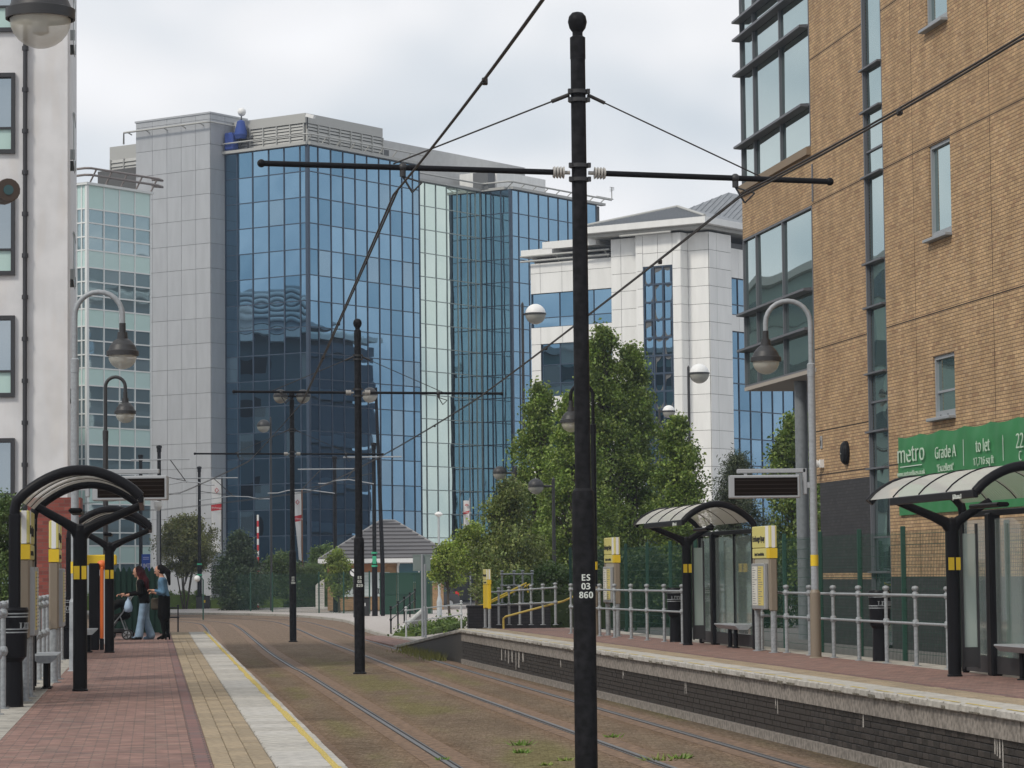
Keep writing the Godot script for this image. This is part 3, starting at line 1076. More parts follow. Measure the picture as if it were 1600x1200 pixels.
func build_apartments() -> void:
	var a := thing("apartment_block", "pale rendered apartment block with dark framed windows and a black downpipe", "building", Vector3(-10.6, 0, -67), 0.128)
	# local: the corner is the origin; the front runs towards -x and faces +z, the end runs towards -z and faces +x
	a.rotation.y = 0.0
	var k := -0.142   # the end wall leans away from square, as the plot does
	var g := G.new()
	var top := 24.0
	g.prism([Vector2(-30, 0), Vector2(-2.8, 0), Vector2(-2.8, -14), Vector2(-30, -14)], 0.3, top, Transform3D(Basis(Vector3(1, 0, 0), Vector3(0, 0, -1) * -1.0, Vector3(0, 1, 0)), Vector3(0, 0, -0.4)))
	part("core", g, M.panel_backing, a)
	g = G.new()
	# front wall, with openings for the windows
	g.box(Vector3(-0.63, top / 2, -0.2), Vector3(1.26, top, 0.4))
	g.box(Vector3(-4.2, top / 2, -0.2), Vector3(0.8, top, 0.4))
	var sills := [0.75, 3.69, 6.62, 9.54, 12.47, 15.42, 18.35, 21.3]
	var y0 := 0.0
	for s in sills:
		g.box(Vector3(-2.53, (y0 + s) / 2, -0.2), Vector3(2.539, s - y0, 0.4))
		g.box(Vector3(-17.3, (y0 + s) / 2, -0.2), Vector3(25.4, s - y0, 0.4))
		y0 = s + 1.95
	g.box(Vector3(-2.53, (y0 + top) / 2, -0.2), Vector3(2.539, top - y0, 0.4))
	g.box(Vector3(-17.3, (y0 + top) / 2, -0.2), Vector3(25.4, top - y0, 0.4))
	# end wall
	var e0 := Vector3(0, 0, -0.4)
	var e1 := Vector3(k * 16.0 - 0.0, 0, -16.0)
	var bs := Basis(Vector3(0, 1, 0), atan(-k))
	var ln := e0.distance_to(e1)
	g.box((e0 + e1) / 2 + Vector3(-0.22, top / 2, 0), Vector3(0.4, top, ln), bs)
	part("wall", g, M.render, a)
	for s in sills:
		g = G.new()
		for u in [-1.3, -3.76]:
			g.box(Vector3(u, s + 0.975, 0.0), Vector3(0.09, 1.95, 0.16))
		g.box(Vector3(-2.53, s + 1.9, 0.0), Vector3(2.37, 0.1, 0.16))
		g.box(Vector3(-2.53, s + 0.05, 0.0), Vector3(2.37, 0.1, 0.16))
		g.box(Vector3(-2.53, s + 0.62, -0.02), Vector3(2.37, 0.05, 0.1))
		var fr := part("window", g, M.dark_frame, a)
		put("pane", pane_meshes[int(s) % 5], M.house_glass[int(s) % 2], fr, Transform3D(Basis.from_scale(Vector3(2.36, 1.75, 1)), Vector3(-2.53, s + 0.975, -0.06)))
		g = G.new()
		g.box(Vector3(-2.53, s + 0.35, -0.03), Vector3(2.34, 0.5, 0.012))
		part("spandrel_glass", g, M.spandrel[0], fr)
		# glass guard in front of the doors in the end wall
		var dk := G.new()
		for z in [-2.2]:
			dk.box(Vector3(-k * -z - 0.03 if k > 0 else k * -z - 0.0, s + 0.75, z), Vector3(0.02, 2.2, 1.2), bs)
		var door := part("door", dk, M.dark_frame, a)
		dk = G.new()
		for z in [-2.2]:
			dk.box(Vector3(k * -z + 0.13, s + 0.55, z), Vector3(0.02, 1.15, 2.1), bs)
			dk.bar(Vector3(k * (-z - 1.05) + 0.13, s + 1.15, z + 1.05), Vector3(k * (-z + 1.05) + 0.13, s + 1.15, z - 1.05), 0.03)
			for zz in [-0.95, 0.95]:
				dk.box(Vector3(k * -(z + zz) + 0.08, s + 0.15, z + zz), Vector3(0.16, 0.25, 0.06), bs)
		part("balcony_guard", dk, mat(0.38, 0.41, 0.41, 0.3, 0.1), door)
	g = G.new()
	g.lathe(Vector3(-1.0, 0, 0.1), [[0.055, 0.3], [0.055, top]], 10)
	for h in 26:
		g.lathe(Vector3(-1.0, 0, 0.1), [[0.055, h - 0.05], [0.078, h - 0.05], [0.078, h + 0.05], [0.055, h + 0.05]], 10)
	part("downpipe", g, M.dark_frame, a)

func louvres(parent: Node, o: Vector3, ax: Vector3, n: Vector3, len: float, h0: float, h1: float, rows: int, bays: int) -> void:
	var bs := Basis(ax, Vector3.UP, n)
	var g := G.new()
	g.box(o + ax * (len / 2) + Vector3(0, (h0 + h1) / 2, 0) - n * 0.12, Vector3(len, h1 - h0, 0.1), bs)
	part("louvre_backing", g, M.louvre_dark, parent)
	for r in rows:
		var q := G.new()
		var h := lerpf(h0, h1, (r + 0.5) / rows)
		q.box(o + ax * (len / 2) + Vector3(0, h, 0), Vector3(len, (h1 - h0) / rows * 0.82, 0.03), bs * Basis(Vector3.RIGHT, -0.35))
		part("louvre", q, M.louvre, parent)
	for k in bays + 1:
		var q := G.new()
		q.box(o + ax * (len * k / bays) + Vector3(0, (h0 + h1) / 2, 0) + n * 0.04, Vector3(0.09, h1 - h0, 0.16), bs)
		part("louvre_post", q, M.louvre, parent)

func build_blue_office() -> void:
	# local: +x along the right-hand front (a), -z into the building (b); the near corner is the origin
	var b := thing("glass_office_block", "tall blue mirror-glass office block with a grey panelled stair tower", "building", Vector3(-15.56, 0, -215), deg_to_rad(55))
	var X := Vector3(1, 0, 0)
	var Z := Vector3(0, 0, 1)
	var top := 35.45
	var rows := []
	for k in 17:
		rows.append(top - 0.05 - 2.0 * k)
	rows.append(0.2)
	var rr := rows.slice(0, 17)
	var right := [0.1, 1.28, 2.86, 4.37, 5.9, 7.4, 8.95, 10.42, 11.97, 13.4, 14.3]
	var left := [-8.3, -7.07, -5.5, -3.88, -2.33, -0.74, -0.1]
	cells(b, Vector3(), X, Z, right, rr, "pane", M.mirror, 0.05)
	cells(b, Vector3(), Z, -X, left, rr, "mirror_pane", M.mirror, 0.05)
	var g := G.new()
	lattice(g, Vector3(), X, Z, right, rows, 0.1, 0.07, 0.05)
	lattice(g, Vector3(), Z, -X, left, rows, 0.1, 0.07, 0.05)
	g.box(Vector3(0, top / 2, 0), Vector3(0.26, top, 0.26))
	# the set-back pale wall, the inner corner, and the far wing
	var bB := -5.5
	var aC := 30.5
	var bE := -2.32
	part("glazing_frame", g, M.blue_frame, b)
	var pale := [19.4, 20.9, 22.4, 23.95, 25.5, 27.05, 28.55, 29.7, 30.45]
	cells(b, Vector3(0, 0, bB), X, Z, pale, rr, "pale_pane", M.pale_mirror, 0.05)
	g = G.new()
	lattice(g, Vector3(0, 0, bB), X, Z, pale, rr, 0.09, 0.07, 0.05)
	part("pale_frame", g, M.pale_frame, b)
	var cm := G.new()
	var inner := [-5.45, -4.4, -3.35, -2.36]
	cells(b, Vector3(aC, 0, 0), Z, -X, inner, rr, "glass_pane", M.mirror, 0.05, cm)
	var wing := [aC + 0.1]
	for k in 9:
		wing.append(aC + 1.2 + 1.53 * k)
	cells(b, Vector3(0, 0, bE), X, Z, wing, rr, "glass_pane", M.mirror, 0.05, cm)
	stuff(part("wing_pane", cm, M.mirror[1], b))
	g = G.new()
	lattice(g, Vector3(aC, 0, 0), Z, -X, inner, rr, 0.1, 0.07, 0.05)
	lattice(g, Vector3(0, 0, bE), X, Z, wing, rr, 0.1, 0.07, 0.05)
	g.box(Vector3(aC, top / 2, bE), Vector3(0.24, top, 0.24))
	part("wing_frame", g, M.blue_frame, b)
	g = G.new()
	g.box(Vector3(7.25, top / 2, -11.06), Vector3(14.3, top - 0.2, 22.0))
	g.box(Vector3(22.4, top / 2, -14.06), Vector3(16.0, top - 0.2, 17.0))
	g.box(Vector3(aC + 7.1, top / 2, -12.4), Vector3(14.0, top - 0.2, 20.0))
	part("core", g, M.louvre_dark, b)
	# parapets and the maintenance rail
	g = G.new()
	g.box(Vector3(7.25, top + 0.08, 0.1), Vector3(14.6, 0.22, 0.5))
	g.box(Vector3(-0.1, top + 0.083, -4.2), Vector3(0.5, 0.22, 8.6))
	g.box(Vector3(22.4, top + 0.08, bB + 0.1), Vector3(15.9, 0.22, 0.5))
	g.box(Vector3(aC - 0.1, top + 0.083, -4.2), Vector3(0.5, 0.22, 3.0))
	g.box(Vector3(aC + 7.2, top + 0.08, bE + 0.1), Vector3(14.6, 0.22, 0.5))
	part("parapet", g, M.louvre, b)
	g = G.new()
	var path := [Vector3(-0.45, top + 0.75, -8.2), Vector3(-0.45, top + 0.75, 0.2), Vector3(-0.2, top + 0.75, 0.5), Vector3(14.6, top + 0.75, 0.5)]
	g.tube(path, 0.06, 6)
	g.tube([Vector3(14.6, top + 0.6, -5.0), Vector3(aC - 0.6, top + 0.6, -5.0), Vector3(aC - 0.45, top + 0.6, -4.6), Vector3(aC - 0.45, top + 0.6, -2.3), Vector3(aC, top + 0.6, -2.0), Vector3(aC + 15.5, top + 0.6, -2.0)], 0.08, 6)
	for k in 9:
		g.bar(Vector3(k * 1.8, top + 0.75, 0.5), Vector3(k * 1.8, top + 0.2, -0.1), 0.05, 6)
		g.bar(Vector3(aC + k * 1.8, top + 0.6, -2.0), Vector3(aC + k * 1.8, top + 0.1, -2.7), 0.05, 6)
	part("cradle_rail", g, M.louvre, b)
	# louvred plant room, then the plain one behind
	g = G.new()
	g.box(Vector3(5.7, top + 1.45, -5.4), Vector3(9.4, 2.3, 8.8))
	part("plant_room", g, M.louvre, b)
	louvres(b, Vector3(0.95, 0, -0.85), X, Z, 9.6, top + 0.35, top + 1.85, 6, 7)
	louvres(b, Vector3(0.85, 0, -7.8), Z, -X, 6.8, top + 0.35, top + 1.85, 6, 5)
	g = G.new()
	g.box(Vector3(5.65, top + 2.25, -4.4), Vector3(9.8, 0.75, 7.2))
	part("plant_fascia", g, M.louvre, b)
	g = G.new()
	g.box(Vector3(28.2, top + 1.85, -15.0), Vector3(28.4, 3.9, 12.0))
	part("plant_room_cladding", g, worn(0.50, 0.50, 0.49, 0.04, 4.0, 0.6, 0.01, 91), b)
	g = G.new()
	g.box(Vector3(aC + 4.4, top + 0.95, -6.2), Vector3(7.5, 1.8, 4.0))
	part("roof_housing", g, M.panel_white[1], b)
	g = G.new()
	g.box(Vector3(aC + 0.2, top + 0.9, -5.2), Vector3(1.2, 1.5, 1.6))
	g.box(Vector3(12.9, top + 0.75, -3.4), Vector3(1.6, 1.3, 1.6))
	part("roof_vent", g, M.panel_backing, b)
	# grey stair tower on the left
	var t0 := Vector3(0, 0, -8.35)
	var at := -1.75
	var th := 38.5
	var tr := [th]
	for k in 19:
		tr.append(th - 0.45 - 1.95 * k - (0.0 if k == 0 else 0.0))
	tr.append(0.2)
	var tu := [-16.15, -14.4, -12.85, -11.35, -9.85, -8.35]
	cells(b, Vector3(at, 0, 0), Z, -X, tu, tr, "cladding_panel", M.panel_grey, 0.025)
	cells(b, Vector3(0, 0, -8.35), X, Z, [at + 0.02, at + 1.75], tr, "cladding_panel", M.panel_grey, 0.025)
	cells(b, Vector3(0, 0, -8.35), X, Z, [at + 1.75, at + 4.3], [th, th - 0.45, th - 2.4, th - 4.0], "cladding_panel", M.panel_grey, 0.025)
	g = G.new()
	g.box(Vector3(at + 2.2, th / 2 - 0.02, -12.25), Vector3(4.3, th - 0.06, 7.75))
	part("tower_core", g, M.panel_backing, b)
	g = G.new()
	g.box(Vector3(at + 2.2, th + 0.06, -12.25), Vector3(4.55, 0.14, 7.95))
	part("tower_coping", g, M.panel_grey[2], b)
	g = G.new()
	g.tube([Vector3(at - 0.2, th - 1.6, -17.3), Vector3(at - 0.5, th - 0.75, -17.0), Vector3(at - 0.5, th - 0.75, -8.6), Vector3(at - 0.2, th - 0.75, -8.0), Vector3(at + 4.6, th - 0.75, -8.0), Vector3(at + 5.3, th - 1.0, -8.0), Vector3(at + 5.4, th - 1.9, -8.0)], 0.08, 6)
	for k in 5:
		g.bar(Vector3(at - 0.5, th - 0.75, -9 - k * 1.9), Vector3(at, th - 0.9, -9 - k * 1.9), 0.05, 6)
	part("tower_rail", g, M.louvre, b)
	# low wing seen left of the tower
	var wo := Vector3(3.4, 0, 0)
	var wu := steps(-27.0, -16.2, 7)
	cells(b, wo, Z, -X, wu, [34.0, 32.0, 30.0, 28.0], "tower_pane", M.mirror, 0.05)
	g = G.new()
	lattice(g, wo, Z, -X, wu, [34.0, 32.0, 30.0, 28.0], 0.1, 0.07, 0.05)
	part("glazing_frame", g, M.blue_frame, b)
	g = G.new()
	g.box(Vector3(9.0, 17.0, -21.6), Vector3(11.0, 33.9, 10.6))
	part("wing_core", g, M.louvre_dark, b)
	g = G.new()
	g.box(Vector3(8.0, 36.0, -20.2), Vector3(8.4, 4.0, 8.0))
	part("plant_room", g, M.louvre, b)
	louvres(b, Vector3(3.74, 0, -24.0), Z, -X, 7.4, 34.9, 36.9, 6, 5)
	# window-cleaning winch parked on the parapet, under a blue sheet
	var wn := thing("roof_winch", "blue sheeted window-cleaning winch on the roof beside the grey tower", "winch", b.transform * Vector3(0.2, top + 0.2, -7.2), deg_to_rad(55))
	g = G.new()
	g.cbox(Vector3(-0.1, 0.75, -0.55), Vector3(0.8, 1.4, 0.9), 0.1)
	part("drum_casing", g, mat(0.03, 0.07, 0.3, 0.5), wn)
	g = G.new()
	g.lathe(Vector3(0, 0, 0.35), [[0.42, 0.9], [0.55, 1.25], [0.5, 1.5], [0.3, 2.3], [0.0, 2.45]], 5, false)
	part("sheet", g, mat(0.03, 0.07, 0.28, 0.8), wn)
	g = G.new()
	for z in [0.1, 0.9]:
		g.bar(Vector3(0.2, 0, z), Vector3(0.2, 1.7, z), 0.07, 6)
	g.bar(Vector3(0.2, 0.9, 0.0), Vector3(0.2, 0.9, 1.4), 0.06, 6)
	g.bar(Vector3(0, 2.2, 0.4), Vector3(0, 3.0, 0.4), 0.05, 6)
	part("frame", g, M.iron, wn)
	g = G.new()
	g.ball(Vector3(0.05, 3.05, 0.4), 0.34)
	part("dome", g, M.white, wn)
	var cc := thing("security_camera", "white camera on the corner of the louvred plant room", "camera", b.transform * Vector3(0.55, top + 2.3, -0.5), deg_to_rad(55))
	g = G.new()
	g.box(Vector3(0.1, 0, 0.3), Vector3(0.25, 0.25, 0.8), Basis(Vector3.RIGHT, 0.3))
	part("housing", g, M.white, cc)
	g = G.new()
	g.bar(Vector3(0.1, 0, 0), Vector3(0.3, -0.9, -0.2), 0.05, 6)
	part("arm", g, M.iron, cc)
	var ae := thing("roof_aerial", "thin aerial on a bracket at the far end of the blue glass roof", "aerial", b.transform * Vector3(aC + 15.2, top + 0.7, -2.4), deg_to_rad(55))
	g = G.new()
	g.bar(Vector3(-1.5, 0.1, 0), Vector3(1.2, 0.1, 0), 0.06, 6)
	g.bar(Vector3(1.0, 0.1, 0), Vector3(1.0, 1.2, 0), 0.05, 6)
	part("mast", g, M.louvre, ae)
	g = G.new()
	for k in 3:
		g.bar(Vector3(0.7, 0.8 + 0.18 * k, 0), Vector3(1.4, 1.0 + 0.1 * k, 0), 0.03, 5)
	part("dipole", g, M.louvre, ae)

func build_teal_office() -> void:
	var b := thing("glass_office_block", "pale green office block of white framed glass behind the shepherd's crook lamps", "building", Vector3(-28.29, 0, -187), deg_to_rad(55))
	var X := Vector3(1, 0, 0)
	var Z := Vector3(0, 0, 1)
	var top := 28.6
	var us := [0.08, 1.6, 3.12, 4.64, 6.2]
	var ul := [-4.2, -2.7, -0.9, -0.45, -0.08]
	var hs := []
	var g := G.new()
	var h := top
	var k := 0
	while h > 3:
		var sp := 1.62 if k == 0 else 1.17
		cells(b, Vector3(), X, Z, us, [h, h - sp], "spandrel_panel", M.spandrel, 0.05)
		cells(b, Vector3(), Z, -X, ul, [h, h - sp], "spandrel_panel", M.spandrel, 0.05)
		hs.append(h)
		h -= sp
		var q := [h, h - 0.95, h - 1.9, h - 2.78]
		cells(b, Vector3(), X, Z, us, q, "pane", M.teal_mirror, 0.05)
		cells(b, Vector3(), Z, -X, ul, q, "pane", M.teal_mirror, 0.05)
		hs.append_array(q.slice(0, 3))
		h -= 2.78
		k += 1
	lattice(g, Vector3(), X, Z, us, hs, 0.1, 0.09, 0.06)
	lattice(g, Vector3(), Z, -X, ul, hs, 0.1, 0.09, 0.06)
	g.box(Vector3(0, top / 2, 0), Vector3(0.2, top, 0.2))
	part("glazing_frame", g, M.white_frame, b)
	g = G.new()
	g.box(Vector3(3.2, top / 2, -5.1), Vector3(6.2, top - 0.1, 10))
	part("core", g, M.panel_backing, b)
	g = G.new()
	g.box(Vector3(3.1, top + 0.05, -2.0), Vector3(6.6, 0.16, 4.4))
	part("parapet", g, M.white_frame, b)
	g = G.new()
	for hh in [top + 0.55, top + 1.0]:
		g.tube([Vector3(-0.5, hh, -5), Vector3(-0.5, hh, 0.3), Vector3(-0.2, hh, 0.6), Vector3(6.4, hh, 0.6), Vector3(7.2, hh, 0.3), Vector3(6.4, hh, 0.0)], 0.08, 6)
	for i in 5:
		g.bar(Vector3(0.3 + i * 1.5, top, -0.1), Vector3(0.3 + i * 1.5, top + 1.0, 0.6), 0.06, 6)
	part("cradle_rail", g, mat(0.2, 0.17, 0.16, 0.6), b)

func build_white_office() -> void:
	# local: +z runs left along the white front (towards the camera's left that is -z); the near corner is the origin
	var b := thing("white_office_block", "white panelled office block with blue windows and a hipped grey roof", "building", Vector3(13.08, 0, -185), deg_to_rad(55))
	var X := Vector3(1, 0, 0)
	var Z := Vector3(0, 0, 1)
	var eave := 25.0
	var hs := []
	for k in 21:
		hs.append(eave - 0.25 - 1.195 * k)
	# corner tower
	cells(b, Vector3(), Z, -X, [-1.62, -0.02], hs, "cladding_panel", M.panel_white, 0.025)
	cells(b, Vector3(), X, Z, [0.02, 1.0, 2.9], hs, "cladding_panel", M.panel_white, 0.025)
	# bay with the tall window, standing forward
	var f := Vector3(-0.9, 0, 0)
	cells(b, f, Z, -X, [-2.27, -1.62], hs, "cladding_panel", M.panel_white, 0.025)
	cells(b, f, Z, -X, [-5.15, -4.58], hs, "cladding_panel", M.panel_white, 0.025)
	cells(b, f, Z, -X, [-4.58, -3.4, -2.27], [eave - 0.25, 23.5, 22.62], "cladding_panel", M.panel_white, 0.025)
	cells(b, Vector3(0, 0, -1.62), X, Z, [-0.9, -0.02], hs, "cladding_panel", M.panel_white, 0.025)
	var wh := []
	for k in 19:
		wh.append(22.6 - 1.19 * k)
	var wu := [-4.55, -3.79, -3.05, -2.3]
	cells(b, f + Vector3(0.1, 0, 0), Z, -X, wu, wh, "window_pane", M.mirror, 0.1)
	var g := G.new()
	lattice(g, f + Vector3(0.08, 0, 0), Z, -X, wu, wh, 0.13, 0.12, 0.07)
	for k in 6:
		for j in [0, 2]:
			for r in [0, 2, 3]:
				var hc: float = 22.6 - 1.19 * (k * 3 + r) - 0.595
				g.box(f + Vector3(0.03, hc, (wu[j] + wu[j + 1]) / 2 + 0.24), Vector3(0.06, 1.0, 0.09))
	part("tall_window", g, M.blue_frame, b)
	# left-hand front: pier, then the recessed banded facade
	cells(b, Vector3(-0.3, 0, 0), Z, -X, [-7.5, -6.7, -5.15], hs, "cladding_panel", M.panel_white, 0.025)
	var fl := [-14.3, -13.5, -11.7, -9.7, -7.5]
	for r in [[23.6, 22.9, 21.5], [19.16, 18.0], [14.4, 13.3], [10.7, 9.6], [7.0, 5.9], [3.4, 2.2]]:
		cells(b, Vector3(), Z, -X, fl, r, "cladding_panel", M.panel_white, 0.025)
	for r in [[21.5, 19.16], [18.0, 14.4], [13.3, 10.7], [9.6, 7.0], [5.9, 3.4]]:
		var first := -14.3 if r[0] > 20 else -13.5
		var pu := [first, -12.0, -10.7, -9.2, -7.5]
		var ph := [r[0], lerpf(r[0], r[1], 0.72), r[1]] if r[0] - r[1] < 3 else [r[0], lerpf(r[0], r[1], 0.4), lerpf(r[0], r[1], 0.75), r[1]]
		cells(b, Vector3(0.15, 0, 0), Z, -X, pu, ph, "pane", M.mirror, 0.06)
		g = G.new()
		lattice(g, Vector3(0.15, 0, 0), Z, -X, pu, ph, 0.07, 0.06, 0.04)
		part("window", g, M.blue_frame, b)
		if first > -14:
			cells(b, Vector3(), Z, -X, [-14.3, -13.5], steps(r[0], r[1], 2), "cladding_panel", M.panel_white, 0.025)
	# right-hand return: blue glass with white bands
	var ru := [2.95, 4.5, 6.0, 7.5, 9.0, 10.5, 12.0, 13.5]
	cells(b, Vector3(0, 0, -0.4), X, Z, ru, [24.0, 22.0], "cladding_panel", M.panel_white, 0.025)
	cells(b, Vector3(0, 0, -0.4), X, Z, ru, [19.5, 18.4], "cladding_panel", M.panel_white, 0.025)
	var rh := [18.38, 16.6, 14.9, 13.1, 11.2, 9.4, 7.6, 5.8, 4.0, 1.0]
	var rm := G.new()
	cells(b, Vector3(0, 0, -0.5), X, Z, ru, rh, "glass_pane", M.mirror, 0.06)
	cells(b, Vector3(0, 0, -0.5), X, Z, ru, [21.98, 20.2, 19.52], "glass_pane", M.mirror, 0.06)
	g = G.new()
	lattice(g, Vector3(0, 0, -0.5), X, Z, ru, rh, 0.08, 0.07, 0.05)
	lattice(g, Vector3(0, 0, -0.5), X, Z, ru, [21.98, 20.2, 19.52], 0.08, 0.07, 0.05)
	part("glazing_frame", g, M.blue_frame, b)
	g = G.new()
	g.box(Vector3(24.0, 12.0, -7.55), Vector3(47.0, 24.0, 13.4))
	g.box(Vector3(9.0, 12.2, -0.75), Vector3(12.0, 24.4, 0.2))
	g.box(Vector3(1.47, 12.3, -0.5), Vector3(2.86, 24.5, 0.9))
	g.box(Vector3(0.3, 12.3, -0.85), Vector3(0.5, 24.5, 1.5))
	g.box(Vector3(-0.1, 12.3, -3.38), Vector3(1.4, 24.5, 3.4))
	g.box(Vector3(0.2, 12.2, -6.3), Vector3(0.9, 24.4, 2.3))
	part("core", g, M.panel_backing, b)
	# long side that the blue block mirrors: dark glazing, pale bands
	g = G.new()
	for k in 6:
		g.box(Vector3(25.0, 23.0 - 4.1 * k, -14.33), Vector3(50.0, 1.0, 0.14))
	part("side_band", g, mat(0.13, 0.17, 0.22, 0.5), b)
	g = G.new()
	for k in 6:
		g.box(Vector3(25.0, 20.8 - 4.1 * k, -14.29), Vector3(49.9, 2.9, 0.06))
	part("side_glazing", g, mat(0.03, 0.06, 0.10, 0.1), b)
	# eaves, roofs, rail
	g = G.new()
	g.box(Vector3(7.0, 25.32, -4.3), Vector3(17.5, 0.42, 10.2))
	part("eave", g, M.panel_white[0], b)
	g = G.new()
	g.box(Vector3(7.0, 24.99, -4.3), Vector3(16.4, 0.22, 9.2))
	g.box(Vector3(2.5, 24.7, -10.6), Vector3(5.0, 0.2, 4.0))
	part("soffit", g, M.louvre, b)
	g = G.new()
	g.box(Vector3(25.0, 24.75, -10.9), Vector3(50.6, 0.5, 4.4))
	g.box(Vector3(25.0, 24.3, -13.6), Vector3(50.6, 0.5, 2.6))
	part("low_eave", g, M.panel_white[0], b)
	g = G.new()
	var ev := 25.54
	var c := [Vector3(-1.7, ev, 0.75), Vector3(15.7, ev, 0.75), Vector3(15.7, ev, -9.35), Vector3(-1.7, ev, -9.35)]
	var r0 := Vector3(3.2, 27.05, -4.3)
	var r1 := Vector3(11.0, 27.05, -4.3)
	g.flat4(c[0], c[1], r1, r0)
	g.flat4(c[2], c[3], r0, r1)
	g.flat3(c[3], c[0], r0)
	g.flat3(c[1], c[2], r1)
	var d := [Vector3(6.0, ev, 1.6), Vector3(48.0, ev, 1.6), Vector3(48.0, ev, -12.0), Vector3(6.0, ev, -12.0)]
	var s0 := Vector3(11.5, 29.0, -5.2)
	var s1 := Vector3(43.0, 29.0, -5.2)
	g.flat4(d[0], d[1], s1, s0)
	g.flat4(d[2], d[3], s0, s1)
	g.flat3(d[3], d[0], s0)
	g.flat3(d[1], d[2], s1)
	var rf := part("roof", g, M.roof_grey, b)
	g = G.new()
	for k in 40:
		var z := 0.7 - k * 0.25
		if z < -9.3: break
		var t := 1.0 - absf(z + 4.3) / 5.05
		g.bar(Vector3(-1.7, ev + 0.02, z), Vector3(-1.7 + 4.9 * t, ev + 1.51 * t + 0.02, z), 0.025, 4)
	for k in 26:
		var z := 1.4 - k * 0.5
		var t := 1.0 - absf(z + 5.2) / 6.8
		g.bar(Vector3(6.0, ev + 0.02, z), Vector3(6.0 + 5.5 * t, ev + 3.46 * t + 0.02, z), 0.03, 4)
	part("standing_seam", g, M.roof_grey, rf)
	g = G.new()
	g.bar(c[0] + Vector3(0, 0.03, 0), r0 + Vector3(0, 0.03, 0), 0.11, 6)
	g.bar(c[3] + Vector3(0, 0.03, 0), r0 + Vector3(0, 0.03, 0), 0.11, 6)
	part("hip_capping", g, M.louvre, rf)
	g = G.new()
	for h in [23.75, 24.1]:
		g.bar(Vector3(-0.35, h, -14.9), Vector3(-0.35, h, -7.6), 0.07, 6)
	g.bar(Vector3(-1.5, 24.75, -6.0), Vector3(-1.5, 24.75, -2.0), 0.08, 6)
	for k in 4:
		g.bar(Vector3(-0.35, 24.1, -14 + k * 2.0), Vector3(0.2, 23.6, -14 + k * 2.0), 0.05, 6)
	part("cradle_rail", g, M.louvre, b)

func build_side_offices() -> void:
	# blocks out of view on the left that the glass mirrors
	var o := thing("banded_office_block", "grey-green banded office block beyond the frame's edge, mirrored in the brick office's glazing", "building", Vector3(-34, 0, -168), 0.1)
	var q := G.new()
	q.box(Vector3(-14, 10.2, 0), Vector3(28, 20.4, 34))
	part("wall", q, mat(0.20, 0.27, 0.25, 0.6), o)
	for k in 5:
		q = G.new()
		q.box(Vector3(-13.9, 2.6 + 4.0 * k, 0), Vector3(28, 1.6, 34.2))
		part("window_band", q, mat(0.025, 0.05, 0.05, 0.15), o)
	q = G.new()
	q.box(Vector3(-14, 20.7, 0), Vector3(29, 0.5, 35))
	part("parapet", q, M.louvre, o)
	var b := thing("hipped_office_block", "grey office block with pale hipped roof, seen only in the blue mirror glass", "building", Vector3(-78, 0, -192), deg_to_rad(14))
	var g := G.new()
	g.box(Vector3(-9, 13.0, 0), Vector3(18, 26, 44))
	part("wall", g, mat(0.13, 0.17, 0.19, 0.6), b)
	for k in 6:
		g = G.new()
		for z in [-14.0, 0.0, 14.0]:
			g.box(Vector3(0.02, 3.2 + 4.0 * k, z), Vector3(0.08, 1.7, 8.5))
		part("window", g, mat(0.015, 0.02, 0.025, 0.2), b)
	g = G.new()
	g.box(Vector3(-8.5, 26.4, 0), Vector3(21, 0.8, 47))
	part("eave", g, M.panel_white[0], b)
	g = G.new()
	var c := [Vector3(2, 26.9, 23.5), Vector3(2, 26.9, -23.5), Vector3(-19, 26.9, -23.5), Vector3(-19, 26.9, 23.5)]
	var r0 := Vector3(-8.5, 32, 11)
	var r1 := Vector3(-8.5, 32, -11)
	g.flat4(c[0], c[1], r1, r0)
	g.flat4(c[2], c[3], r0, r1)
	g.flat3(c[1], c[2], r1)
	g.flat3(c[3], c[0], r0)
	var rf := part("roof", g, M.roof_grey, b)
	g = G.new()
	for k in 5:
		var t := 0.15 + 0.16 * k
		g.bar(Vector3(2 - 10.5 * t + 0.1, 26.9 + 5.1 * t + 0.25, 22 - 11.5 * t), Vector3(2 - 10.5 * t + 0.1, 26.9 + 5.1 * t + 0.25, -22 + 11.5 * t), 0.28, 5)
	part("roof_walkway", g, M.white, rf)

